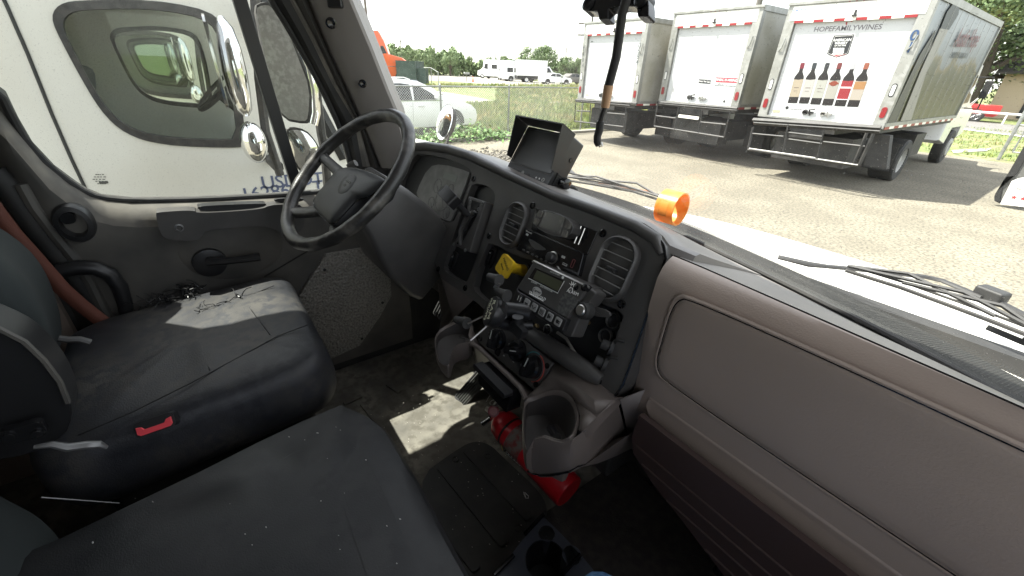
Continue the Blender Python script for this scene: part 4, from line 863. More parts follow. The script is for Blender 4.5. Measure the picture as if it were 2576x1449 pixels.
for q in (T8(862, 570), T8(1105, 545), T8(1335, 1090)): g = G(); g.lathe(TM, [(.011, -.002), (.011, .002), (.009, .0025), (.008, -.001)], 18, c=tq(q)); g.build('bolt_recess', rubber, tu_)
g = G(); c_ = [at(*T8(*q), 'z', FL+.066) for q in [(1375, 815), (1390, 860), (1412, 862), (1412, 845), (1385, 818), (1378, 830), (1392, 850)]]; g.tube(c_, .0011, 5); tag(g.build('paper_clip', steel), 'tiny bent paper clip lying on the rubber tunnel cover', 'paper clip')
random.seed(11); g = G()
for _ in range(120):
    q = T8(random.uniform(400, 1450), random.uniform(380, 1300)) if random.random() < .7 else (random.uniform(880, 1100), random.uniform(980, 1100)); p = at(*q, 'z', FL+.062); s_ = random.uniform(.0006, .0017)
    if not (-.6 < p.x < .3): continue
    F = Fr(p, (1, random.random(), .2), (0, 1, .3)); g.box(F, (0, 0, 0), (s_*2, s_, s_))
tag(g.build('floor_crumbs', mat('pale_crumb', (.5, .46, .4), .8), smooth=False), 'scattered pale crumbs and grit on the tunnel cover', 'crumbs', kind='stuff')
# centre cup holder tray at the bottom edge
CT = Fr(at(1410, 1385, 'z', 1.17), V((.55, .2, 0)), V((-.2, .55, 0))); ct = empty('console_tray', CT.o, 'black plastic floor console tray with round cup wells near the photographer', 'console')
cuv = lambda q: CT.uv(*q)
ctp = [cuv(q) for q in [T8(1525, 1000), T8(1640, 1110), T8(1810, 1290), T8(1900, 1400), T8(1960, 1520), T8(1500, 1900), T8(1050, 1700), T8(1160, 1440), T8(1390, 1150)]]
w1, w2, w3 = cuv(T8(1545, 1330)), cuv(T8(1550, 1125)), cuv(T8(1740, 1290))
g = G(); g.pr(CT, ctp, -.16, 0, holes=[ell(*w1, .047, .047, 28)[::-1], ell(*w2, .02, .02, 20)[::-1], ell(*w3, .022, .022, 20)[::-1]]); g.build('tray_top', mat('blue_black_plastic', (.06, .065, .082), .28), ct, bevel=.004)
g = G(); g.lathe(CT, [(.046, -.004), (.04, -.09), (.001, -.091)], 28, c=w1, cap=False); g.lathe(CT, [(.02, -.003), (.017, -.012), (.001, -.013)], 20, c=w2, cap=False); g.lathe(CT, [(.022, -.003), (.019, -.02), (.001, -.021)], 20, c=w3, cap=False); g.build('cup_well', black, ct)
for a, b2 in ((T8(1385, 1140), T8(1525, 990)), (T8(1665, 1445), T8(1800, 1295)), (T8(1150, 1449), T8(1300, 1300))):
    g = G(); g.tube([CT.p(*cuv(a), .004), CT.p(*cuv(b2), .004)], .005, 8); g.build('raised_edge', gloss, ct)
# fire extinguisher lying behind the console
fa, fb = at(1262, 1062, 'z', 1.12), at(1432, 1238, 'z', 1.09); ax3 = (fb-fa).normalized(); fe = empty('fire_extinguisher', fa, 'red fire extinguisher lying on the floor under the console', 'fire extinguisher')
EF = Fr(fa, ax3.cross(V((0, 0, 1))), V((0, 0, 1)), ax3); L_ = (fb-fa).length
g = G(); g.lathe(EF, [(.012, -.05), (.014, -.028), (.03, -.018), (.045, .0), (.05, .025), (.05, L_*.5), (.05, L_-.004), (.048, L_), (.046, L_+.001), (.045, L_), (.001, L_-.0005)], 36, cap=False); g.build('cylinder', red, fe)
g = G(); g.lathe(EF, [(.0506, .07), (.0506, .135)], 36, cap=False); g.build('paper_label', mat('label_paper', (.16, .14, .12), .7, c2=(.2, .03, .03), ns=60), fe)
g = G(); g.lathe(EF, [(.0508, .042), (.0508, .05)], 36, cap=False); g.build('strap_ring', black, fe)
g = G(); g.tube([EF.p(0, 0, -.05), EF.p(0, 0, -.075)], [.011, .013], 12); g.tube([EF.p(0, 0, -.065), EF.p(-.03, .01, -.075), EF.p(-.055, .0, -.08)], [.008, .007, .0085], 10); vl = g.build('valve', steel, fe)
gp = at(*C6(500, 800), 'z', 1.2); gn = (CAM-gp).normalized(); GF = Fr(gp, gn.cross(V((0, 0, 1))), V((0, 0, 1)), gn)
g = G(); g.lathe(GF, [(.018, -.01), (.018, .003), (.015, .004)], 24); gg = g.build('pressure_gauge', mat('dull_red', (.22, .04, .05), .4), fe); g = G(); g.lathe(GF, [(.012, .0035), (.012, .005)], 20); g.build('gauge_face', mat('gauge_face_pink', (.35, .12, .12), .3), gg)
g = G(); rr_ = at(*C6(510, 745), 'z', 1.22); g.tube([Fr(rr_, GF.x, GF.y).p(.016*math.cos(a*.5), .01*math.sin(a*.5)) for a in range(13)], .0016, 6, closed=True); g.tube([at(*C6(450, 735), 'z', 1.22), at(*C6(492, 665), 'z', 1.26)], .0014, 5); g.build('pull_pin', steel, fe)
g = G(); g.tube([at(*C6(425, 885), 'z', 1.15), at(*C6(480, 845), 'z', 1.17)], [.009, .008], 12); g.build('nozzle', chrome, fe)
g = G(); a, b2 = at(*C6(588, 1068), 'z', 1.06), at(*C6(682, 1150), 'z', 1.06); F = Fr(a.lerp(b2, .5), b2-a, (0, 0, 1)); g.box(F, (0, 0, 0), ((b2-a).length, .022, .003)); tgo = tag(g.build('white_tag', whitep), 'white tag with black dots beside the red extinguisher', 'tag')
g = G()
for k in range(7): g.box(F, (-.04+.013*k, -.004, -.0022), (.005, .006, .001)); g.box(F, (-.04+.013*k, -.004, .0022), (.005, .006, .001))
g.build('punched_dots', black, tgo)
g = G(); g.tube([at(*C6(550, 1020), 'z', 1.04), at(*C6(560, 1062), 'z', 1.04)], .0012, 5); tag(g.build('yellow_cable_tie', yellow), 'short yellow plastic tie next to the red extinguisher', 'cable tie')
# knee of the photographer
# ================================================================ STEERING WHEEL
cw = V((-.567, .302, 1.878)); th, ph = rad(42.5), rad(-82.2)
wn = V((math.sin(th)*math.cos(ph), math.sin(th)*math.sin(ph), math.cos(th))); wx = V((1, 0, 0))-wn*wn.x
WH = Fr(cw, wx, wn.cross(wx), wn); wu = lambda q, o=0: WH.uv(*q, o); WP = lambda q, o=0: WH.p(*wu(q, o), o)
sw = empty('steering_wheel', cw, 'worn black steering wheel with four spokes and oval centre badge', 'steering wheel')
R_ = .215
g = G(); g.tube([WH.p(R_*math.cos(2*math.pi*k/72), R_*math.sin(2*math.pi*k/72)) for k in range(72)], [.0175+.0006*math.sin(k*1.7) for k in range(72)], 14, closed=True); g.build('rim', leather, sw)
padq = [C5(488, 600), C5(530, 556), C5(620, 540), C5(700, 552), C5(800, 580), C5(900, 625), C5(938, 655), C5(900, 700), C5(850, 740), C5(780, 792), C5(700, 800), C5(640, 860), C5(560, 950), C5(480, 1022), C5(430, 985), C5(350, 905), C5(318, 830), C5(360, 760), C5(430, 680)]
pd = smooth2([wu(q, .0) for q in padq], 2); pc = (sum(p[0] for p in pd)/len(pd), sum(p[1] for p in pd)/len(pd))
g = G(); g.loft([[WH.p(pc[0]+(x-pc[0])*k, pc[1]+(y-pc[1])*k, z) for x, y in pd] for k, z in ((.8, -.05), (1.0, -.03), (1.02, -.012), (.98, .004), (.9, .011), (.7, .016), (.35, .019))]); hb = g.build('hub_pad', hubm, sw)
for a, b2, w0_, w1_ in ((C5(385, 440), C5(560, 610), .03, .034), (C5(110, 905), C5(400, 860), .036, .04), (C5(900, 890), C5(830, 740), .032, .045), (C5(440, 1110), C5(460, 1000), .026, .03)):
    p, q = V(WP(a)), V(WP(b2)); p = cw+(p-cw).normalized()*R_; m_ = p.lerp(q, .5)-wn*.012
    g = G(); g.tube([p, p.lerp(m_, .5)-wn*.003, m_, q-wn*.012, q.lerp(cw, .3)-wn*.014], [.016, w0_*.5, w0_*.52, w1_*.55, w1_*.6], 12, flat=.55, up=wn); g.build('spoke', leather if w0_ > .03 else hubm, sw)
bu_, bv_ = wu(C5(592, 672), .018); g = G(); F = WH.off(bu_, bv_, .0155)
F = Fr(F.o, F.x, F.y, F.z)
def ellr(a, b_, rot, n=36): return [(a*math.cos(t)*math.cos(rot)-b_*math.sin(t)*math.sin(rot), a*math.cos(t)*math.sin(rot)+b_*math.sin(t)*math.cos(rot)) for t in [2*math.pi*k/n for k in range(n)]]
bl = [wu(C5(*q), .018) for q in ((515, 718), (668, 625))]; ea = math.dist(*bl)/2; er = math.atan2(bl[1][1]-bl[0][1], bl[1][0]-bl[0][0])
eb = math.dist(wu(C5(545, 640), .018), wu(C5(640, 700), .018))/2*.9
g.loft([[F.p(x, y, z) for x, y in ellr(ea*k, eb*k, er)] for k, z in ((1.04, -.004), (1.04, .0012), (.99, .0012))]); g.build('badge_rim', gloss, hb)
g = G(); g.tube([WH.p(pc[0]+(x-pc[0])*.985, pc[1]+(y-pc[1])*.985, .004) for x, y in pd], .0014, 5, closed=True); g.build('pad_seam', gloss, hb)
g = G(); g.loft([[F.p(x, y, z) for x, y in ellr(ea*k, eb*k, er)] for k, z in ((.98, -.003), (.98, .003), (.9, .0045), (.4, .0052))]); bd = g.build('badge', hubm, hb)
bx = WH.x*math.cos(er*0)+WH.y*0; lF = Fr(F.p(.004, .004, .0054), WH.x, WH.y, wn)
g = G(); g.pr(lF, rrect(0, .002, .026, .008, .004), -.001, .0006, holes=[rrect(0, .002, .022, .005, .0024)[::-1]]); g.build('badge_mark', gloss, bd); text('badge_text', 'M2', lF.off(-.002, -.010), .009, gloss, bd); text('badge_text', 'oxo', lF.off(0, .002, .0003), .007, gloss, bd)
# column
dcol = -wn
def csec(s, hw, hh, r, dz=0): 
    c = cw+dcol*s+WH.y*dz; return [c+WH.x*x+WH.y*y for x, y in rrect(0, 0, 2*hw, 2*hh, r, 3)]
colm = empty('steering_column', cw+dcol*.2, 'faceted black plastic steering column shroud behind the wheel', 'steering column')
g = G(); g.loft([csec(.05, .05, .05, .03), csec(.06, .07, .07, .02), csec(.12, .09, .088, .02, -.005), csec(.2, .105, .11, .02, -.02), csec(.25, .108, .12, .02, -.03), csec(.36, .1, .115, .02, -.05), csec(.42, .08, .1, .02, -.06)]); g.build('shroud', charcoal, colm, bevel=.004)
g = G(); g.tube([cw+dcol*.03, cw+dcol*.08], .035, 16); g.build('hub_neck', black, colm)
g = G(); p = at(*C5(560, 1260), 'y', .38); q = at(*C5(490, 1285), 'y', .34); g.tube([at(*C5(300, 1215), 'y', .44), p.lerp(q, .3)+V((-.04, 0, 0)), q], [.02, .014, .011], 10); tl = g.build('tilt_lever', black, colm)
g = G(); F = Fr(q, (1, 0, 0), (0, 0, 1)); g.lathe(F, [(.001, -.016), (.010, -.0125), (.0155, -.003), (.0155, .004), (.010, .0125), (.001, .016)], 20, cap=False); g.build('lever_ball', gloss, tl)
g = G(); pts = [at(*q, 'y', .42) for q in [C5(770, 1125), C5(830, 1150), C5(880, 1190)]]; g.tube(pts, [.004, .006, .003], 6); g.build('key_slot_edge', greyprint, colm)
g = G(); g.tube([WP(C5(610, 540), -.06), WP(C5(640, 515), -.06), WP(C5(665, 500), -.06)], [.012, .012, .010], 10); g.build('turn_signal_stalk', trimdark, colm)
# ================================================================ MONITOR on the dash top
TMn = lambda X, Y: (1245.9+X*.15874, 268.3+Y*.15874)
mo_d = .90
mt_l, mt_r, mb_l, mb_r = TMn(335, 205), TMn(1025, 360), TMn(145, 1020), TMn(820, 1290)
base_p = at(*TMn(480, 1200), 'z', 1.86)
MF = Fr(at(*TMn(820, 1290), 'z', 1.892), (1, 0, 0), (0, .12, 1))
# yaw the unit so its face turns towards the passenger seat
best = None
for yaw in range(-10, 70, 2):
    for tl_ in range(-10, 45, 3):
        X = V((math.cos(rad(yaw)), math.sin(rad(yaw)), 0)); N = V((math.sin(rad(yaw))*math.cos(rad(tl_)), -math.cos(rad(yaw))*math.cos(rad(tl_)), math.sin(rad(tl_))))
        F = Fr(MF.o, X, N.cross(X), N); a, b2, c, d = (F.uv(*q) for q in (mb_l, mt_l, mt_r, mb_r))
        e1 = (c[1]-d[1])-(b2[1]-a[1]); e2 = (c[0]-b2[0])-(d[0]-a[0]); e3 = (b2[0]-a[0]); e4 = a[1]-d[1]
        e = e1*e1+e2*e2+e3*e3+e4*e4
        if best is None or e < best[0]: best = (e, F, (a, b2, c, d), yaw, tl_)
e, F, (a, b2, c, d), yaw, tl_ = best
MW = ((d[0]-a[0])+(c[0]-b2[0]))/2; MH = ((b2[1]-a[1])+(c[1]-d[1]))/2; MF = Fr(F.p((a[0]+d[0])/2, (a[1]+d[1])/2), F.x, F.y, F.z); _k = math.atan(.045/MH); MF = Fr(MF.o, MF.x, MF.y*math.cos(_k)-MF.z*math.sin(_k))
mon = empty('monitor', MF.o, 'square black camera monitor with sun hood standing on the dash top', 'monitor')
g = G(); g.pr(MF, rrect(0, MH/2, MW, MH, .006), -.045, 0); g.build('housing', black, mon, bevel=.003)
sc0 = MH*.22
g = G(); g.pr(MF, rrect(0, (MH+sc0)/2-.002, MW*.9, MH-sc0-.012, .003), -.002, .0012); g.build('screen', screen, mon)
g = G(); g.tube([MF.p(-MW*.45, MH*.88, .002), MF.p(-MW*.45, sc0, .002), MF.p(MW*.45, sc0, .002)], .0006, 5); g.build('screen_edge', btn, mon)
g = G(); hd = .05
for s_ in (-1, 1):
    x = s_*(MW/2+.001); g.add([MF.p(x, MH+.001, 0), MF.p(x, MH+.001, hd), MF.p(x, MH*.30, hd*.35), MF.p(x, MH*.30, 0), MF.p(x+s_*.003, MH+.001, 0), MF.p(x+s_*.003, MH+.001, hd), MF.p(x+s_*.003, MH*.30, hd*.35), MF.p(x+s_*.003, MH*.30, 0)], [(0, 1, 2, 3), (4, 5, 6, 7), (0, 1, 5, 4), (1, 2, 6, 5), (2, 3, 7, 6), (3, 0, 4, 7)])
g.box(MF, (0, MH+.003, hd/2), (MW+.008, .003, hd)); g.build('sun_hood', black, mon)
for k in range(4):
    g = G(); g.lathe(MF, [(.0052, 0), (.0052, .001), (.004, .0012), (.0038, .0)], 16, c=(-MW*.36+k*MW*.13, MH*.1)); g.lathe(MF, [(.0018, 0), (.0015, .0012)], 8, c=(-MW*.36+k*MW*.13, MH*.1)); g.build('button', charcoal if k != 2 else greyprint, mon)
g = G(); g.lathe(MF, [(.0022, 0), (.0022, .001)], 10, c=(MW*.22, MH*.1)); g.lathe(MF, [(.0022, 0), (.0022, .001)], 10, c=(MW*.29, MH*.1)); g.build('indicator', whiteprint, mon)
g = G(); g.lathe(MF, [(.0052, 0), (.0052, .001), (.004, .0012), (.0038, .0)], 16, c=(MW*.37, MH*.1)); g.build('power_button', greyprint, mon)
g = G()
for k in range(8): g.box(MF, (MW/2+.002, .004+k*.0055, -.028), (.005, .003, .036))
g.box(MF, (MW/2-.002, .02, -.028), (.008, .045, .034)); g.build('side_ribs', rubber, mon)
g = G(); SFm = Fr(MF.p(MW/2, MH*.42, -.03), -MF.z, MF.y, MF.x); g.lathe(SFm, [(.009, 0), (.009, .012), (.014, .014), (.014, .03), (.011, .032)], 10, c=(0, -.028)); g.build('clamp_knob', gloss, mon); g = G(); g.lathe(SFm, [(.006, 0), (.006, .002), (.003, .002)], 12, c=(.0, .03)); g.build('side_screw', gloss, mon)
g = G(); g.box(MF, (0, -.008, -.03), (MW*.8, .012, .05)); g.build('stand_base', rubber, mon, bevel=.002)
g = G(); g.tube([MF.p(MW*.45, .012, -.045), at(*TMn(1050, 1255), 'z', 1.868), at(*TMn(1150, 1245), 'z', 1.87), at(*TMn(1230, 1275), 'z', 1.862), at(*TMn(1290, 1345), 'z', 1.845)], .006, 8); g.build('monitor_cable', rubber, mon)
# orange roll on the dash against the windshield
TR = lambda X, Y: (1584.5+X*.09921, 447.2+Y*.09921)
rp, rq_ = at(*TR(820, 770), 'z', 1.83), at(*TR(1320, 860), 'z', 1.83)
axr = (rq_-rp).normalized(); axr = V((.99, .1, 0)).normalized(); 
rr0 = .044
RR = Fr(V((rp.x, rp.y, 1.795+rr0)), V((0, 0, 1)).cross(axr), (0, 0, 1), axr); Lr = .052
g = G(); g.lathe(RR, [(rr0, 0), (rr0, Lr), (rr0-.0012, Lr+.0008), (rr0-.004, Lr), (rr0-.004, 0)], 44, cap=False); g.lathe(RR, [(rr0-.004, 0), (rr0, 0)], 44, cap=False); ro = tag(g.build('tape_roll', amber), 'translucent orange tape roll standing on the dash against the windshield', 'tape roll')
g = G(); g.lathe(RR, [(rr0+.0004, .012), (rr0+.0004, .036)], 10, cap=False, a0=rad(150), a1=rad(200)); g.build('printed_band', mat('brown_print', (.6, .2, .03), .5), ro)
# camera bracket and hanging cable at the windshield top
TB = T2
bF = Fr(at(*TB(2080, 60), 'y', .72), (1, 0, 0), (0, .4, 1)); bp2 = [bF.uv(*TB(*q)) for q in [(1870, 20), (1890, 0), (2000, -60), (2330, -60), (2345, 60), (2345, 140), (2335, 152), (2262, 150), (2255, 90), (2235, 75), (2150, 72), (2050, 85), (2040, 95), (2040, 165), (1970, 170), (1958, 110), (1885, 108), (1868, 90)]]
g = G(); g.pr(bF, bp2, -.012, .012); bk2 = tag(g.build('camera_bracket', gloss, None, bevel=.004), 'black camera bracket on the windshield top with a cable hanging from it', 'bracket')
g = G(); 
for q in (TB(1895, 55), TB(2295, 25)): u, v = bF.uv(*q); g.lathe(bF, [(.014, -.01), (.014, .016), (.010, .018), (.009, .014), (.004, .014)], 24, c=(u, v)); g.build('bracket_boss', black, bk2); g = G()
hc = empty('hanging_cable', at(*TB(2120, 60), 'y', .70), 'black cable hanging from the bracket with tan tape near its end', 'cable')
cp = [at(*TB(*q), 'y', yv) for q, yv in [((2155, -60), .70), ((2150, 0), .69), ((2120, 100), .69), ((2100, 250), .69), ((2075, 430), .69), ((2030, 600), .69), ((2015, 650), .69)]]
g = G(); g.tube(cp, .0088, 10); g.build('thick_cable', rubber, hc)
g = G(); g.tube([at(*TB(*q), 'y', .69) for q in [(2018, 643), (2005, 720), (1990, 812)]], [.0098, .0095, .0085], 12); g.build('tape_wrap', tanwrap, hc)
g = G(); g.tube([at(*TB(*q), 'y', .69) for q in [(1988, 808), (1968, 870), (1952, 925)]], .0052, 8); g.tube([at(*TB(*q), 'y', .69) for q in [(1955, 915), (1948, 980), (1932, 1030), (1932, 1070), (1940, 1100)]], [.0085, .0085, .008, .008, .006], 10); g.build('thin_cable', rubber, hc)
g = G(); g.tube([at(*TB(*q), 'y', .69) for q in [(1945, 1060), (1965, 1075), (1970, 1100), (1950, 1110)]], .002, 6, closed=True); g.build('metal_clip', steel, hc)
# knee of the photographer
def human_legs():
    me = bpy.data.meshes.new('person'); pts = [((.62, -.42, 1.50), .15), ((.62, -.2, 1.50), .1), ((.43, .33, 1.425), .052), ((.42, .35, 1.39), .05), ((.42, .36, 1.2), .05), ((.42, .38, 1.03), .035), ((.43, .50, .99), .03),
        ((.84, -.1, 1.50), .1), ((.84, .1, 1.5), .075), ((.84, .12, 1.2), .05), ((.84, .14, 1.03), .035), ((.84, .25, .99), .03), ((.68, -.5, 1.75), .15), ((.68, -.52, 2.0), .14), ((.68, -.5, 2.12), .05), ((.68, -.48, 2.27), .09), ((.68, -.47, 2.37), .07)]
    ed = [(0, 1), (1, 2), (2, 3), (3, 4), (4, 5), (5, 6), (0, 7), (7, 8), (8, 9), (9, 10), (10, 11), (0, 12), (12, 13), (13, 14), (14, 15), (15, 16)]
    o0 = V((.62, -.42, FL)); me.from_pydata([V(p)-o0 for p, r in pts], ed, []); o = bpy.data.objects.new('person', me); col.objects.link(o); o.location = o0
    m = o.modifiers.new('skin', 'SKIN'); sv = me.skin_vertices[0].data
    for i, (p, r) in enumerate(pts): sv[i].radius = (r, r)
    sv[0].use_root = True; s_ = o.modifiers.new('s', 'SUBSURF'); s_.levels = 2; s_.render_levels = 2
    me.materials.append(mat('blue_denim', (.06, .16, .34), .85, c2=(.12, .26, .46), ns=120, bump=.5, bs=900, bd=.001)); return o
tag(human_legs(), 'seated person in blue jeans, only a knee showing at the bottom edge', 'person')
# ================================================================ OUTSIDE: ground, lot, roads
def B4(X, Y): return (926.4+X*.22323, 76.7+Y*.22323)
def C7(X, Y): return (2300+X*.17636, 159.7+Y*.17636)
def C2(X, Y): return (2363.9+X*.13225, 351.4+Y*.13225)
def D6(X, Y): return (1437.5+X*.24687, Y*.24687)
grass = mat('meadow_ground', (.13, .16, .045), .95, c2=(.22, .2, .1), ns=.35, nlo=.45, nhi=.62, c3=(.05, .075, .02), n3=4, bump=.8, bs=9, bd=.05)
gravel = mat('pale_gravel_asphalt', (.155, .14, .104), .92, c2=(.21, .19, .143), ns=.9, nlo=.42, nhi=.62, c3=(.09, .081, .062), n3=22, bump=1., bs=36, bd=.02)
concrete = mat('pale_concrete', (.3, .285, .25), .85, c2=(.24, .23, .2), ns=1.2)
roadm = mat('grey_road', (.12, .115, .108), .9, c2=(.15, .142, .13), ns=2)
g = G(); g.grid([[V((x, y, 0)) for x in (-900, -60, -12, 20, 900)] for y in (-300, -5, 25, 1200)]); tag(g.build('ground', grass, smooth=False), kind='structure')
g = G(); g.add([(-11.75, -40, .006), (40, -40, .006), (40, 21.6, .006), (-11.75, 21.2, .006)], [(0, 1, 2, 3)]); tag(g.build('gravel_lot', gravel, smooth=False), kind='structure')
def sheet(name, pts, z, m, kind='structure'):
    g = G(); P = [at(*q, 'z', z) for q in pts]; g.pr(WF, [(p.x, p.y) for p in P], z-.003, z); return tag(g.build(name, m, smooth=False), kind=kind)
g = G(); g.b(-11.95, -11.72, -20, 21, -.02, .09); tag(g.build('kerb', concrete, bevel=.01), kind='structure')
sheet('driveway', [(1030, 223), (1098, 229), (1170, 240), (1243, 253), (1185, 258), (1120, 259), (1050, 262), (1000, 262), (980, 230)], .012, concrete)
sheet('road', [(900, 186), (1065, 187), (1240, 190.5), (1330, 204), (1480, 213), (1480, 226), (1380, 220.5), (1259, 214), (1105, 202.5), (1000, 204), (900, 206)], .012, concrete)
sheet('side_path', [(1350, 225), (1400, 229), (1460, 234), (1460, 241), (1400, 237), (1360, 232)], .015, concrete)
sheet('footpath', [(1370, 256), (1460, 252), (1460, 259), (1370, 260)], .015, concrete)
sheet('street', [(2330, 296), (2432, 304), (2576, 316), (2700, 328), (2700, 358), (2576, 343), (2423, 324.6), (2330, 318)], .02, roadm)
sheet('street_edge_line', [(2330, 317), (2423, 323), (2576, 341), (2700, 356), (2700, 359), (2576, 344.5), (2423, 326), (2330, 319.5)], .03, whitep)
sheet('walkway', [C7(530, 1235), C7(1110, 1205), C7(1040, 1245), C7(560, 1275)], .02, concrete)
# grass blades and weeds
gb = mat('grass_blades', (.2, .24, .055), .8, c2=(.36, .3, .14), ns=.4, nlo=.45, nhi=.6, c3=(.1, .16, .04), n3=3)
random.seed(21); g = G()
def blades(cx, cy, h, n_, w_=.02):
    for _ in range(n_):
        a = random.uniform(0, 6.3); x, y = cx+random.gauss(0, .1), cy+random.gauss(0, .1); dx, dy = math.cos(a)*w_, math.sin(a)*w_; lx, ly = random.gauss(0, .35)*h, random.gauss(0, .35)*h; hh = h*random.uniform(.6, 1.2)
        g.add([(x-dx, y-dy, 0), (x+dx, y+dy, 0), (x+lx, y+ly, hh)], [(0, 1, 2)])
for _ in range(15000):
    d = 12.9+(random.random()**1.7)*40; y = random.uniform(2, 26)*(d/13) if random.random() < .9 else random.uniform(-2, 12)
    if -d > -15.5 and 2 < y < 8.9 and random.random() < .93: continue
    p = V((-d, y, 0))
    v_ = p-CAM; zz = v_.dot(FW); px, py = 1288+FPX*v_.dot(RT)/zz, 724.5-FPX*v_.dot(UP)/zz
    if (1030 < px < 1250 and 222 < py < 262) or py < 216: continue
    dry = noise.noise(V((p.x*.12, p.y*.12, 5)))
    blades(-d, y, .16+.2*max(0, dry+.3)+.004*d, 6, .012+.0012*d)
for _ in range(2500):
    y = random.uniform(22, 38); x = random.uniform(-30, 6); blades(x, y, .12, 5, .02)
tag(g.build('grass_blades', gb, smooth=False, recalc=False), 'green and straw coloured grass of the meadow behind the chain link fence', 'grass', kind='stuff')
wl = mat('weed_leaves', (.07, .15, .03), .6, c2=(.11, .2, .05), ns=6); g = G()
for _ in range(1500):
    y = random.choice([random.gauss(5.9, .8), random.gauss(7.4, .6), random.gauss(8.3, .4)]); x = -11.9+random.gauss(0, .35); z = abs(random.gauss(0, .22))*math.exp(-((y-7)/1.8)**2)+.03
    a, t_ = random.uniform(0, 6.3), random.uniform(-.6, .9); s_ = random.uniform(.03, .08); u_ = V((math.cos(a), math.sin(a), t_)); v_ = V((-math.sin(a), math.cos(a), random.uniform(-.5, .5)))
    c = V((x, y, z)); g.add([c-u_*s_, c+v_*s_*.6, c+u_*s_, c-v_*s_*.6], [(0, 1, 2, 3)])
tag(g.build('weeds', wl, smooth=False, recalc=False), 'leafy green weeds growing through the fence beside the white car', 'weeds', kind='stuff')
dead = mat('grey_rubble', (.13, .12, .1), .9); g = G()
for _ in range(500):
    p = at(random.uniform(1180, 1290), random.gauss(393, 8), 'z', .02); s_ = random.uniform(.02, .06)*random.random(); g.box(Fr(p, (random.random()+.1, random.random(), .3), (0, 1, random.random())), (0, 0, 0), (s_*2.5, s_*1.2, s_))
tag(g.build('rubble', dead, smooth=False), 'grey broken rubble and dry debris on the gravel in front of the truck', 'rubble', kind='stuff')
# ---------------------------------------------------------------- chain link fence
galv = mat('galvanised_steel', (.33, .34, .33), .5, .7, c2=(.24, .25, .23), ns=8)
fh = at(1283, 219, 'x', -12.05).z; fx = -12.05
fe_ = empty('chain_link_fence', (fx, 6, 0), 'low chain link fence running between the gravel lot and the meadow', 'fence')
fy = [-5.8, -2.7, .35, at(1082, 345, 'z', 0).y, at(1283, 345, 'z', 0).y, at(1445, 330, 'z', 0).y+.1, 15.6, 18.7]
for y in fy:
    g = G(); g.tube([V((fx, y, 0)), V((fx, y, fh+.03))], .028, 10); g.lathe(Fr((fx, y, fh+.03), (1, 0, 0), (0, 1, 0)), [(.03, 0), (.03, .02), (.012, .04)], 10); g.build('post', galv, fe_)
g = G(); g.tube([V((fx, -6, fh)), V((fx, 19, fh))], .021, 8); g.build('top_rail', galv, fe_)
g = G(); dd = .075; y = -3.
while y < 13.3:
    for s_ in (1, -1):
        L_ = fh-.04; y2 = y+s_*L_; a, b2 = V((fx-.03, y, .04)), V((fx-.03+.003*s_, y2, fh-.02))
        if y2 > 13.3 or y2 < -3.5: continue
        g.tube([a, b2], .0038, 3)
    y += dd
g.build('wire_mesh', mat('bright_wire', (.5, .5, .48), .5), fe_)
# ---------------------------------------------------------------- vehicles
autowhite = mat('car_white_paint', (.74, .75, .74), .25, coat=.6); silver = mat('alloy_silver', (.6, .6, .6), .3, .8)
blackpl = mat('matt_black_trim', (.02, .02, .02), .6); lamp = mat('lamp_glass', (.6, .6, .58), .1); redlamp = mat('red_lamp', (.2, .012, .015), .3)
carred = mat('car_red_paint', (.45, .03, .03), .3, coat=.5); orange = mat('orange_truck_paint', (.7, .12, .04), .35, coat=.3)
darkgrey = mat('dark_painted_steel', (.05, .055, .055), .6, c2=(.08, .08, .075), ns=3)
def wheel(root, x, y, r, w_, side, hub=silver, spokes=0):
    F = Fr((x, y, r), (0, 1, 0), (0, 0, 1), (side, 0, 0)); g = G()
    g.lathe(F, [(r*.62, -w_), (r*.94, -w_), (r, -w_*.85), (r, -w_*.12), (r*.94, 0), (r*.64, 0), (r*.62, -.02)], 32, cap=False); wh = g.build('wheel', tyre, root)
    g = G()
    if spokes:
        g.lathe(F, [(r*.64, -.002), (r*.6, -.012), (r*.58, -.03)], 32, cap=False); g.lathe(F, [(r*.14, -.03), (r*.14, -.008), (r*.05, -.006)], 16)
        for k in range(spokes):
            a = 2*math.pi*k/spokes; 
            for da in (-.09, .09): g.tube([F.p(r*.1*math.cos(a), r*.1*math.sin(a), -.015), F.p(r*.6*math.cos(a+da), r*.6*math.sin(a+da), -.016)], r*.04, 4)
    else: g.lathe(F, [(r*.64, -.004), (r*.6, -.02), (r*.5, -.05), (r*.3, -.05), (r*.26, -.02), (r*.1, -.015), (.001, -.015)], 24, cap=False)
    g.build('rim', hub, wh)
    g = G(); g.lathe(F, [(r*.6, -.1), (.001, -.1)], 24, cap=False); g.build('brake_disc', blackpl, wh)
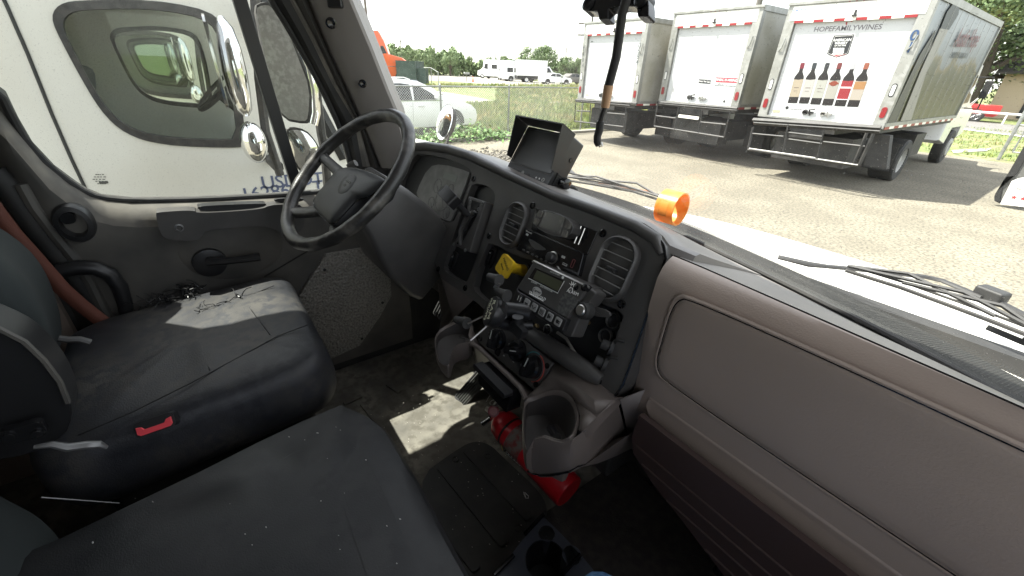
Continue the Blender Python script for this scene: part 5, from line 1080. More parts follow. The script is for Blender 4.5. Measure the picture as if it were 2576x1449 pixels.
def vehicle(name, label, cat, prof, W_, paint, wheels, wins, wr=.35, front=None, extra=None, group=None, tum=.12, hub=silver, cham=.05):
    """prof: side outline (y, z) ; wins: list of side window outlines ; body is narrower towards the roof"""
    root = empty(name, (0, 0, 0), label, cat, group); zr_ = max(p[1] for p in prof); zb_ = zr_*.58
    def hw(z): return W_/2-(0 if z < zb_ else tum*(z-zb_)/(zr_-zb_))
    rings = []
    for k in (1, .985, .9, 0, -.9, -.985, -1):
        ins = (1-abs(k))*0; rings.append([V((math.copysign(hw(z), k)*abs(k) if k else 0, y, z)) for y, z in prof])
    def shr(P, c, s_): return [V((p.x, c[0]+(p.y-c[0])*s_, c[1]+(p.z-c[1])*s_)) for p in P]
    c = (sum(p[0] for p in prof)/len(prof), sum(p[1] for p in prof)/len(prof))
    rings[0] = shr(rings[0], c, 1-cham/zr_); rings[-1] = shr(rings[-1], c, 1-cham/zr_)
    g = G(); g.loft(rings); g.build('body', paint, root)
    for s_ in (-1, 1):
        for wn_ in wins:
            g = G(); A = [V((s_*(hw(z)+.004), y, z)) for y, z in wn_]; B_ = [V((s_*(hw(z)-.03), y, z)) for y, z in wn_]; g.loft([A, B_]); g.build('window', darkglass, root)
        for y, r in wheels:
            g = G(); g.lathe(Fr((s_*(W_/2+.003), y, r+.02), (0, 1, 0), (0, 0, 1), (s_, 0, 0)), [(r*1.13, 0), (r*1.13, -.05)], 24, a0=rad(-8), a1=rad(188)); g.build('wheel_arch', blackpl, root)
            wheel(root, s_*(W_/2+.008), y, r, .22, s_, hub, 10 if hub is silver and W_ > 1.85 else 0)
    if extra: extra(root, hw)
    return root
def place(root, loc, rz, sc=1.): root.location = loc; root.rotation_euler = (0, 0, rz); root.scale = (sc, sc, sc); return root
# white crossover behind the fence, front towards +y
prof = [(.02, .45), (.05, .75), (.0, 1.0), (.1, 1.25), (.35, 1.5), (.7, 1.66), (1.3, 1.735), (2.1, 1.74), (2.7, 1.68), (3.2, 1.5), (3.65, 1.22), (3.8, 1.14), (4.3, 1.07), (4.7, .95), (4.87, .8), (4.93, .62), (4.9, .42), (4.8, .3), (4.5, .27), (.4, .27), (.15, .3)]
def suvx(root, hw):
    for s_ in (-1, 1):
        g = G(); g.loft([[V((s_*(.93+d), y, z)) for y, z in [(4.55, .92), (4.86, .78), (4.84, .7), (4.6, .78)]] for d in (.004, -.1)]); g.build('headlight', lamp, root)
        g = G(); g.box(Fr((s_*.96, 2.75, .93), (0, 1, 0), (0, 0, 1)), (0, 0, 0), (.2, .035, .04)); g.build('door_handle', silver, root, bevel=.01)
        g = G(); g.loft([[V((s_*(.95+d), y, z)) for y, z in [(3.3, 1.12), (3.45, 1.25), (3.3, 1.3), (3.2, 1.2)]] for d in (.02, .2)]); g.build('mirror', autowhite, root, bevel=.03)
        g = G(); g.tube([V((s_*.953, 2.42, .35)), V((s_*.953, 2.45, 1.05))], .004, 4); g.tube([V((s_*.953, 3.5, .4)), V((s_*.953, 3.45, 1.1))], .004, 4); g.build('door_gap', blackpl, root)
        g = G(); g.tube([V((s_*.93, .5, 1.08)), V((s_*.935, 2, 1.1)), V((s_*.94, 3.55, 1.1))], .012, 5); g.build('chrome_strip', chrome, root)
        g = G(); g.tube([V((s_*.72, 1.0, 1.74)), V((s_*.72, 1.2, 1.78)), V((s_*.72, 2.3, 1.78)), V((s_*.72, 2.5, 1.72))], .014, 6); g.build('roof_rail', silver, root)
    g = G(); g.loft([[V((x*1.0, y, z)) for x, y, z in [(-.7, 2.75, 1.67), (.7, 2.75, 1.67), (.8, 3.62, 1.25), (-.8, 3.62, 1.25)]], [V((x, y-.03, z-.03)) for x, y, z in [(-.7, 2.75, 1.67), (.7, 2.75, 1.67), (.8, 3.62, 1.25), (-.8, 3.62, 1.25)]]]); 
    for q in g.v[:4]: q.y += .03; q.z += .03
    g.build('windshield', darkglass, root)
    g = G(); g.box(WF, (0, 4.9, .55), (1.1, .05, .28)); g.build('grille', blackpl, root, bevel=.03)
suv = vehicle('parked_car', 'white crossover car parked behind the chain link fence left of the weeds', 'car', prof, 1.92, autowhite, [(.95, .38), (3.95, .38)],
    [[(.55, 1.15), (.7, 1.5), (1.3, 1.6), (1.55, 1.6), (1.5, 1.12)], [(1.58, 1.12), (1.63, 1.6), (2.1, 1.61), (2.4, 1.58), (2.45, 1.12)], [(2.52, 1.12), (2.5, 1.57), (2.75, 1.52), (3.1, 1.36), (3.45, 1.14)]], extra=suvx)
fyy = at(1202, 300, 'x', -13.3).y; place(suv, (-14.3, fyy-4.93, 0), 0)
# ---------------------------------------------------------------- box trucks
tapered = None
rtm = mat('red_reflective_tape', (.24, .015, .018), .4); wtm = mat('white_reflective_tape', (.75, .74, .66), .4)
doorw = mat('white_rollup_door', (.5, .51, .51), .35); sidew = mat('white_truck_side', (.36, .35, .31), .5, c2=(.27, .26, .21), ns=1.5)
plumb = mat('black_liftgate_steel', (.018, .018, .017), .6, c2=(.04, .038, .035), ns=6)
def wrapmat():
    m = mat('printed_landscape_wrap', (.3, .36, .4), .35); t = m.node_tree; L = t.links.new; b = t.nodes['Principled BSDF']
    tc = t.nodes.new('ShaderNodeTexCoord'); sp = t.nodes.new('ShaderNodeSeparateXYZ'); L(tc.outputs['Object'], sp.inputs[0])
    n = t.nodes.new('ShaderNodeTexNoise'); n.inputs['Scale'].default_value = 1.1; n.inputs['Detail'].default_value = 8; L(tc.outputs['Object'], n.inputs['Vector'])
    ma = t.nodes.new('ShaderNodeMath'); ma.operation = 'MULTIPLY_ADD'; L(n.outputs[0], ma.inputs[0]); ma.inputs[1].default_value = 1.7; L(sp.outputs[2], ma.inputs[2])
    cr = t.nodes.new('ShaderNodeValToRGB'); mr = t.nodes.new('ShaderNodeMapRange'); mr.inputs[1].default_value = 1.7; mr.inputs[2].default_value = 4.7; L(ma.outputs[0], mr.inputs[0]); L(mr.outputs[0], cr.inputs[0])
    e = cr.color_ramp.elements; e[0].position = 0; e[0].color = (.05, .045, .025, 1); e[1].position = 1; e[1].color = (.14, .16, .18, 1)
    for p, c in ((.3, (.045, .05, .02, 1)), (.5, (.06, .065, .035, 1)), (.54, (.12, .1, .04, 1)), (.58, (.15, .17, .18, 1))): k = e.new(p); k.color = c
    L(cr.outputs[0], b.inputs['Base Color']); return m
def box_truck(name, label, P0, hd, W_, zb, zt, L_, decor, side=sidew):
    root = empty(name, P0, label, 'box truck', 'box trucks backed up in a row across the gravel lot')
    X = V((math.cos(hd), -math.sin(hd), 0)); Y = V((math.sin(hd), math.cos(hd), 0)); O = V(P0)
    F = Fr(O, X, (0, 0, 1)); SD = Fr(O+X*W_, Y, (0, 0, 1)); TP = Fr(O, X, Y)          # rear face (normal towards us), right side, plan
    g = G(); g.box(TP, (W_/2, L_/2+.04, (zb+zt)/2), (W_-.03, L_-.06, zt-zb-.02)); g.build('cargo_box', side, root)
    g = G(); pw = .2
    g.pr(F, [(0, zb-.02), (W_, zb-.02), (W_, zt), (0, zt)], -.12, .02, holes=[[(pw, zb+.03), (pw, zt-.36), (W_-pw, zt-.36), (W_-pw, zb+.03)]]); fr = g.build('rear_frame', alum, root, bevel=.008)
    g = G(); g.pr(F, [(pw+.01, zb+.03), (W_-pw-.01, zb+.03), (W_-pw-.01, zt-.37), (pw+.01, zt-.37)], -.1, -.05)
    dr = g.build('rollup_door', doorw, root); g = G()
    for k in range(1, 6): z = zb+.03+(zt-zb-.4)*k/6; g.box(F, (W_/2, z, -.049), (W_-2*pw-.03, .006, .004))
    g.build('panel_gap', greyprint, dr)
    g = G(); g.pr(F, [(pw*.5, zt-.33), (W_-pw*.5, zt-.33), (W_-pw*.5, zt-.07), (pw*.5, zt-.07)], .018, .026); g.build('header_panel', whitep, fr)
    g = G(); g.box(F, (W_/2, zt-.02, .03), (W_+.03, .05, .04)); g.box(TP, (W_+.003, L_/2, zt-.05), (.02, L_, .12)); g.box(TP, (W_+.003, L_/2, zb+.03), (.025, L_, .12)); g.box(TP, (-.003, L_/2, zt-.05), (.02, L_, .12)); g.box(TP, (W_+.0, L_-.03, (zb+zt)/2), (.03, .08, zt-zb)); g.build('corner_rail', alum, root)
    g = G(); g.m = 0; n_ = 11
    for k in range(n_):
        g.m = k % 2; g.box(F, (pw+(W_-2*pw)*(k+.5)/n_, zt-.355, .024), ((W_-2*pw)/n_, .05, .008))
    for k in range(int(L_/.3)):
        g.m = k % 2; g.box(TP, (W_+.012, .15+.3*k, zb-.005), (.012, .3, .05))
    g.build('reflective_tape', [rtm, wtm], root)
    for s_, x in ((0, pw*.5), (1, W_-pw*.5)):
        g = G(); g.pr(F, rrect(x, zb+.28, .09, .2, .04), .018, .035); g.build('tail_light', redlamp, root, bevel=.008)
        g = G(); g.pr(F, rrect(x, zb+.68, .09, .24, .044), .018, .024); ob = g.build('marker_light', blackpl, root); g = G(); g.pr(F, rrect(x, zb+.68, .06, .2, .03), .022, .032); g.build('lens', lamp, ob)
        g = G(); g.tube([F.p(x-.05, zb+1.35, .03), F.p(x+.01, zb+1.42, .06), F.p(x+.03, zb+1.6, .05)], .012, 6); g.build('grab_handle', galv, root)
    g = G(); 
    for k in range(3): g.lathe(F, [(.018, .02), (.016, .035)], 8, c=(W_/2-.12+.12*k, zt-.045))
    g.build('clearance_lights', redlamp, root)
    g = G(); g.box(F, (W_/2+.05, zt-.3, .05), (.07, .03, .06)); g.box(F, (W_/2+.05, zt-.25, .04), (.03, .09, .03)); g.build('rear_camera', blackpl, root)
    for s_ in (0, 1):
        g = G(); cx = W_*.42+s_*.36; g.box(F, (cx, zb+.16, -.03), (.2, .04, .04)); g.lathe(F, [(.06, -.05), (.05, -.01)], 10, c=(cx-.07, zb+.16)); g.tube([F.p(cx+.05, zb+.1, -.02), F.p(cx+.02, zb+.22, 0), F.p(cx+.12, zb+.24, -.01)], .018, 5); g.build('door_latch', plumb if s_ == 0 else steel, dr)
    # chassis, wheels, cab
    g = G(); g.box(TP, (W_/2, L_/2, zb-.12), (.9, L_, .22)); g.box(TP, (W_/2, L_/2, zb-.06), (W_-.1, L_, .1)); g.box(TP, (W_/2, .5, .75), (W_*.62, .5, .62)); g.box(TP, (W_/2, 2.6, .55), (1.9, .14, .14)); g.box(TP, (W_/2, L_*.72, .75), (2.1, .9, .55)); g.box(TP, (W_/2, 1.6, .75), (1.2, 1.2, .5)); g.build('chassis', plumb, root)  # frame and axle, plus dark boxes added to blacken the underside
    def tw(u, y, s_, r=.49, w_=.5, hub=mat('white_wheel', (.34, .34, .32), .5) if 'white_wheel' not in MATS else MATS['white_wheel']):
        Fw = Fr(TP.p(u, y, r), Y, (0, 0, 1), X*s_); g = G(); g.lathe(Fw, [(r*.58, -w_), (r*.93, -w_), (r, -w_*.93), (r, -.04), (r*.93, 0), (r*.6, 0), (r*.58, -.03)], 32, cap=False); wh = g.build('wheel', tyre, root)
        g = G(); g.lathe(Fw, [(r*.6, -.01), (r*.55, -.05), (r*.5, -.15 if w_ > .4 else .03), (r*.25, -.15 if w_ > .4 else .04), (r*.22, -.05), (.001, -.05)], 26, cap=False); g.build('rim', hub, wh)
    for s_, u in ((1, W_-.03), (-1, .03)):
        tw(u, 2.7, s_); tw(u-.06*s_, L_+1.55, s_, w_=.28)
        g = G(); g.box(F, (u-s_*.28, .62, -1.9), (.56, .62, .02)); g.build('mud_flap', rubber, root)
    cabp = [(L_+.1, .75), (L_+.1, 2.45), (L_+.35, 2.72), (L_+1.05, 2.72), (L_+1.5, 1.9), (L_+1.7, 1.75), (L_+2.8, 1.5), (L_+2.95, .8), (L_+2.3, .7), (L_+2.2, 1.05), (L_+1.0, 1.05), (L_+.9, .6)]
    g = G(); cw_ = 2.25; rings = []
    for xx, s_ in ((W_/2-cw_/2, .97), (W_/2-cw_/2+.06, 1), (W_/2+cw_/2-.06, 1), (W_/2+cw_/2, .97)): rings.append([TP.p(xx, (y-L_-1.5)*s_+L_+1.5, (z-1.6)*s_+1.6) for y, z in cabp])
    g.loft(rings); cb = g.build('cab', autowhite, root)
    for xx in (W_/2-cw_/2-.004, W_/2+cw_/2+.004):
        g = G(); g.loft([[TP.p(xx+d, y, z) for y, z in [(L_+.4, 1.7), (L_+.4, 2.45), (L_+.95, 2.45), (L_+1.35, 1.75)]] for d in (-.01, .01)]); g.build('window', darkglass, cb)
    for s_, u in ((1, W_/2+cw_/2), (-1, W_/2-cw_/2)):
        g = G(); g.tube([TP.p(u, L_+1.2, 2.4), TP.p(u+s_*.28, L_+1.35, 2.42), TP.p(u+s_*.28, L_+1.35, 1.6), TP.p(u, L_+1.3, 1.6)], .018, 6); mr_ = g.build('mirror_arm', blackpl, root)
        g = G(); g.box(TP, (u+s_*.25, L_+1.33, 2.1), (.16, .06, .45)); g.build('mirror_head', blackpl, mr_, bevel=.02)
        g = G(); g.tube([TP.p(u-s_*.1, L_+2.2, 1.6), TP.p(u+s_*.12, L_+2.3, 2.0)], .01, 5); g.tube([TP.p(u-s_*.1, L_+2.5, 1.55), TP.p(u+s_*.12, L_+2.3, 2.0)], .01, 5); mr_ = g.build('fender_mirror_rod', steel, root)
        g = G(); g.lathe(Fr(TP.p(u+s_*.13, L_+2.3, 2.07), X, (0, 0, 1), -Y), [(.001, -.06), (.08, -.04), (.11, 0), (.1, .01), (.001, .008)], 20, cap=False, sy=1.2); g.build('fender_mirror', autowhite, mr_)
    decor(root, F, SD, TP, dr, fr)
    return root
def rails(root, F, lines, r=.026, of=.16, m=None):
    g = G()
    for l in lines: g.tube([F.p(*F.uv(*q, of), of) for q in l], r, 4)
    g.build('liftgate_frame', m or plumb, root, smooth=False)
def uvp(F, q, o=0): return F.uv(*q, o)
def sl_text(s, F, qa, qb, h, m, par, of, sx=1., nm='door_lettering'):
    a, b2 = F.p(*F.uv(*qa, of), of), F.p(*F.uv(*qb, of), of); t = text(nm, s, Fr((a+b2)/2, (b2-a), F.z.cross((b2-a).normalized()), F.z), h, m, par, ext=.001, sx=sx); return t
def mr(name, c, r=.5): return MATS.get(name) or mat(name, c, r)
# truck with the wine graphics, nearest
def dec3(root, F, SD, TP, dr, fr):
    o = -.048
    greyt = mr('grey_lettering', (.14, .13, .14)); sl_text('HOPEFAMILYWINES', F, T3(1045, 222), T3(1440, 205), .125, greyt, dr, o, sx=1.08)
    dk = mr('dark_badge', (.015, .016, .018)); reds = mr('dark_red_print', (.33, .02, .03))
    g = G(); g.pr(F, [uvp(F, T3(*q), o) for q in [(1250, 135), (1285, 130), (1280, 165), (1258, 158)]], o-.001, o+.002); g.pr(F, [uvp(F, T3(*q), o) for q in [(1232, 165), (1245, 168), (1238, 190), (1230, 185)]], o-.001, o+.002); g.build('logo_mark', reds, dr)
    g = G(); g.pr(F, [uvp(F, T3(*q), o) for q in [(1120, 275), (1300, 262), (1248, 425), (1160, 450), (1075, 425)]], o-.001, o+.001); g.build('badge_shadow', mr('pale_grey_print', (.6, .62, .62)), dr)
    bq = [(1142, 268), (1297, 260), (1250, 408), (1158, 435), (1088, 408)]; g = G(); g.pr(F, [uvp(F, T3(*q), o) for q in bq], o, o+.003); bd = g.build('award_badge', dk, dr)
    g = G(); P = [F.p(*uvp(F, T3(*q), o+.004), o+.004) for q in [(1150, 276), (1287, 268), (1243, 402), (1158, 426), (1097, 402), (1150, 276)]]; g.tube(P, .004, 4); g.build('badge_border', greyprint, bd)
    for s_, qa, qb, h in (('AMERICAN', (1135, 305), (1272, 300), .066), ('WINERY', (1148, 328), (1242, 325), .06), ('OF THE YEAR', (1142, 346), (1236, 343), .034)): sl_text(s_, F, T3(*qa), T3(*qb), h, whiteprint, bd, o+.004)
    g = G()
    for k in range(7): 
        x = 1140+12*k; g.pr(F, [uvp(F, T3(*q), o) for q in [(x, 362), (x+8, 361), (x+2, 402), (x-6, 402)]], o+.003, o+.0045)
    g.pr(F, [uvp(F, T3(*q), o) for q in [(1128, 405), (1210, 403), (1208, 409), (1126, 411)]], o+.003, o+.0045); g.build('badge_emblem', whiteprint, bd)
    g = G(); g.pr(F, [uvp(F, T3(*q), o) for q in [(1115, 412), (1240, 408), (1160, 431)]], o+.003, o+.004); g.build('badge_ribbon', reds, bd)
    glassd = mr('bottle_dark', (.012, .01, .01), .35); labels = [(.27, .23, .17), (.3, .29, .27), (.27, .27, .24), (.25, .24, .21), (.2, .015, .02), (.28, .25, .21)]; caps = [(.12, .01, .02), (.02, .025, .03), (.02, .022, .025), (.11, .02, .02), (.3, .3, .31), (.2, .06, .035)]
    bs = [(828, 775), (912, 778), (1000, 785), (1090, 792), (1185, 798), (1282, 803)]; tops = [(908, 475), (1000, 475), (1096, 475), (1190, 475), (1293, 475), (1395, 475)]
    prof = [(-.5, .0), (-.5, .62), (-.44, .68), (-.2, .78), (-.17, .86), (-.2, .975), (-.17, 1.), (.17, 1.), (.2, .975), (.17, .86), (.2, .78), (.44, .68), (.5, .62), (.5, 0), (.45, -.01), (-.45, -.01)]
    for i in range(6):
        b0, t0 = V(uvp(F, T3(*bs[i]), o)), V(uvp(F, T3(*tops[i]), o)); up = t0-b0; wd = V((up.y, -up.x)).normalized()*.20
        q = lambda a, h: tuple(b0+wd*a+up*h)
        g = G(); g.pr(F, [q(a, h) for a, h in prof], o, o+.0025); b_ = g.build('bottle_picture', glassd, dr)
        g = G(); g.pr(F, [q(-.5, .15), q(.5, .15), q(.5, .6), q(.0, .585), q(-.5, .6)], o+.002, o+.0035); lb = g.build('bottle_label', mr('label_paint_%d' % i, labels[i]), b_)
        g = G(); g.pr(F, [q(-.21, .86), q(.21, .86), q(.21, .975), q(.17, 1.003), q(-.17, 1.003), q(-.21, .975)], o+.002, o+.0035); g.build('bottle_capsule', mr('capsule_paint_%d' % i, caps[i]), b_)
        g = G(); a_ = mr('label_accent', (.1, .08, .07)) if i not in (3, 4, 5) else (mr('accent_red', (.16, .03, .015)) if i == 3 else whiteprint if i == 4 else mr('accent_gold', (.25, .13, .05)))
        if i == 3: g.pr(F, [tuple(b0+up*.52+wd*(.36*math.cos(t))+up.normalized()*(.05*math.sin(t))) for t in [k*.5236 for k in range(12)]], o+.0035, o+.005); g.pr(F, [q(-.45, .5), q(.45, .5), q(.45, .54), q(-.45, .54)], o+.0035, o+.0048)
        elif i == 4: g.pr(F, [q(-.5, .42), q(.5, .42), q(.5, .45), q(-.5, .45)], o+.0035, o+.005); g.pr(F, [q(-.5, .145), q(.5, .145), q(.5, .16), q(-.5, .16)], o+.0035, o+.005)
        elif i == 5: g.pr(F, [q(-.48, .4), q(.48, .4), q(.48, .58), q(-.48, .58)], o+.0035, o+.0045)
        else: g.pr(F, [q(-.25, .38), q(.25, .38), q(.25, .395), q(-.25, .395)], o+.0035, o+.005); g.pr(F, [q(-.2, .3), q(.2, .3), q(.2, .31), q(-.2, .31)], o+.0035, o+.005)
        g.build('label_print', a_, lb)
    g = G(); c0 = uvp(F, T3(788, 812), o); g.lathe(F, [(.035, o), (.035, o+.003)], 16, c=c0); g.build('round_sticker', dk, dr); sl_text('100% estate grown', F, T3(805, 822), T3(905, 826), .035, greyt, dr, o)
    g = G(); g.pr(F, [uvp(F, T3(*q), o) for q in [(682, 828), (735, 830), (733, 850), (680, 848)]], o, o+.004); g.build('data_plate', mr('tan_plate', (.35, .32, .22)), dr)
    blue = mr('blue_number', (.02, .055, .14)); sl_text('0', F, T3(1718, 270), T3(1778, 270), .24, blue, fr, .032, 1.05, 'number'); sl_text('1', F, T3(1683, 362), T3(1743, 362), .24, blue, fr, .032, 1., 'number')
    sl_text('A MORGAN', F, T3(830, 80), T3(955, 70), .06, mr('blue_small', (.05, .15, .4)), fr, .028)
    rails(root, F, [[T3(540, 925), T3(1490, 990)], [T3(530, 905), T3(1495, 965)]], .05, .12)
    rails(root, F, [[T3(530, 960), T3(495, 1122)], [T3(490, 1127), T3(1320, 1250)], [T3(1440, 1010), T3(1330, 1250)], [T3(1390, 1005), T3(1290, 1240)]], .032, .2, plumb)
    rails(root, F, [[T3(525, 1008), T3(760, 1030)], [T3(800, 1050), T3(1050, 1085)], [T3(1060, 1070), T3(1375, 1105)], [T3(795, 940), T3(755, 1160)], [T3(1065, 980), T3(1015, 1195)], [T3(800, 1000), T3(1050, 1030)]], .018, .2, plumb)
    g = G(); g.pr(F, [uvp(F, T3(*q), .1) for q in [(820, 960), (1060, 985), (1040, 1060), (800, 1030)]], .02, .1); g.build('licence_plate_box', plumb, root)
    g = G(); P = [F.p(*uvp(F, T3(*q), .24), .24) for q in [(500, 1118), (1000, 1190)]]; g.tube(P, .007, 4); P = [F.p(*uvp(F, T3(*q), .24), .24) for q in [(1020, 1200), (1320, 1245)]]; g.tube(P, .007, 4); g.build('worn_edge', alum, root)
    g = G(); g.pr(F, [uvp(F, T3(*q), .0) for q in [(1380, 1010), (1530, 1030), (1500, 1290), (1330, 1260)]], -.5, -.3); g.build('mud_flap', rubber, root)
    # printed side: bottle and writing
    uS = lambda q: SD.uv(*q, 0)
    bt = [uS(T3(*q)) for q in [(1615, 920), (1940, 225), (1990, 90), (2040, 30), (2085, 45), (2075, 110), (2000, 235), (1690, 905)]]
    g = G(); g.pr(SD, [uS(T3(*q)) for q in [(1640, 915), (1720, 905), (1830, 560), (2000, 225), (1940, 215), (1800, 520)]], .0, .012); g.build('bottle_label_print', mr('wrap_label', (.22, .215, .19)), root)
    g = G(); g.pr(SD, [uS(T3(*q)) for q in [(1940, 215), (1990, 90), (2035, 30), (2085, 45), (2075, 110), (2005, 225)]], .0, .012); g.build('bottle_neck_print', mr('wrap_glass', (.02, .025, .023)), root)
    g = G(); g.pr(SD, [uS(T3(*q)) for q in [(1540, 930), (1790, 410), (1905, 225), (1870, 360), (1750, 560), (1610, 920)]], .0, .008); g.build('bottle_glass_print', mr('wrap_glass2', (.05, .05, .04)), root)
    sl_text('Austin Hope', SD, T3(2080, 290), T3(2230, 300), .5, mr('faded_red_print', (.13, .04, .045)), root, .012, .8, 'side_lettering'); sl_text('CABERNET SAUVIGNON', SD, T3(2030, 415), T3(2155, 425), .16, mr('dark_print', (.09, .1, .1)), root, .012, .8, 'side_lettering')
    g = G()
    for k in range(1, int(6.1/.6)): g.box(SD, (k*.6, 2.5, .012), (.012, 2.1, .006))
    g.build('rivet_strip', alum, root)
box_truck('box_truck', 'box truck with six wine bottles on its rear door and blue number 01', (-4.64, 11.23, 0), 0, 2.5, 1.36, 3.62, 6.0, dec3, wrapmat())
def dec2(root, F, SD, TP, dr, fr):
    o = -.048; rb = mr('hiring_red', (.42, .03, .05))
    g = G(); g.pr(F, [uvp(F, D6(*q), o) for q in [(1475, 788), (1692, 797), (1687, 845), (1470, 835)]], o, o+.003); sg = g.build('red_sticker', rb, dr)
    sl_text('RNDC IS HIRING', F, D6(1478, 812), D6(1686, 822), .082, whiteprint, sg, o+.0035, .98)
    sl_text('APPLY AT', F, D6(1490, 856), D6(1550, 858), .04, mr('dark_print', (.09, .1, .1)), dr, o); sl_text('WWW.RNDC-USA.COM/CAREERS', F, D6(1492, 872), D6(1668, 880), .045, MATS['dark_print'], dr, o)
    g = G(); g.pr(F, [uvp(F, D6(*q), o) for q in [(1300, 808), (1422, 817), (1415, 855), (1296, 845)]], o, o+.003); s2 = g.build('black_sticker', mr('dark_badge', (.03, .03, .03)), dr); sl_text('Keep The Care', F, D6(1306, 826), D6(1412, 836), .055, whiteprint, s2, o+.0035)
    sl_text('54', F, D6(1022, 928), D6(1058, 930), .13, greyprint, dr, o)
    g = G(); c0 = uvp(F, D6(1557, 1033), o); g.lathe(F, [(.03, o), (.03, o+.004)], 12, c=c0); g.build('lock_hole', blackpl, dr)
    rails(root, F, [[D6(880, 1040), D6(1690, 1105)], [D6(880, 1055), D6(1690, 1125)]], .035, .12)
    rails(root, F, [[D6(880, 1060), D6(840, 1285)], [D6(840, 1285), D6(1560, 1400)], [D6(1095, 1090), D6(1050, 1315)], [D6(1335, 1120), D6(1295, 1350)], [D6(1620, 1130), D6(1555, 1395)], [D6(862, 1180), D6(1062, 1205)], [D6(1315, 1245), D6(1572, 1270)]], .022, .2, plumb)
    g = G(); g.pr(F, [uvp(F, D6(*q), .1) for q in [(1095, 1165), (1300, 1190), (1290, 1222), (1085, 1195)]], .08, .1); g.build('white_crossbar', wtm, root)
    g = G(); g.pr(F, [uvp(F, D6(*q), .1) for q in [(1110, 1095), (1320, 1120), (1305, 1180), (1100, 1150)]], .0, .08); g.build('licence_plate_box', plumb, root)
box_truck('box_truck', 'white box truck with a red hiring sticker on its rear door, middle of the row', (-7.86, 11.65, 0), .03, 2.5, 1.45, 3.68, 6.3, dec2)
def dec1(root, F, SD, TP, dr, fr):
    dk = mr('dark_print', (.09, .1, .1))
    for i, ch in enumerate('0684'): 
        y = 463+i*57; sl_text(ch, F, D6(675-i*8, y), D6(712-i*8, y), .19, dk, fr, .024, 1, 'number'); sl_text(ch, F, D6(106-i*1, y+35), D6(132-i*1, y+35), .17, dk, fr, .024, .8, 'number')
    g = G(); P = [uvp(F, D6(*q), -.048) for q in [(195, 430), (208, 418), (222, 424), (218, 430)]]; g.pr(F, P, -.05, -.046); P = [uvp(F, D6(*q), -.048) for q in [(148, 960), (178, 962), (176, 975), (147, 973)]]; g.build('small_sticker', dk, dr); g = G(); g.pr(F, P, -.05, -.045); g.build('data_plate', mr('tan_plate', (.35, .32, .22)), dr)
    rails(root, F, [[D6(45, 1018), D6(665, 1055)], [D6(45, 1030), D6(600, 1075)]], .035, .12)
    rails(root, F, [[D6(45, 1045), D6(30, 1235)], [D6(30, 1235), D6(530, 1292)], [D6(195, 1060), D6(185, 1245)], [D6(370, 1070), D6(355, 1275)], [D6(560, 1080), D6(535, 1290)], [D6(55, 1130), D6(192, 1135)], [D6(368, 1152), D6(552, 1168)]], .022, .2, plumb)
box_truck('box_truck', 'white box truck with a dark number on both rear posts, beside the fence', (-10.85, 11.17, 0), .03, 2.62, 1.32, 3.55, 5.5, dec1)
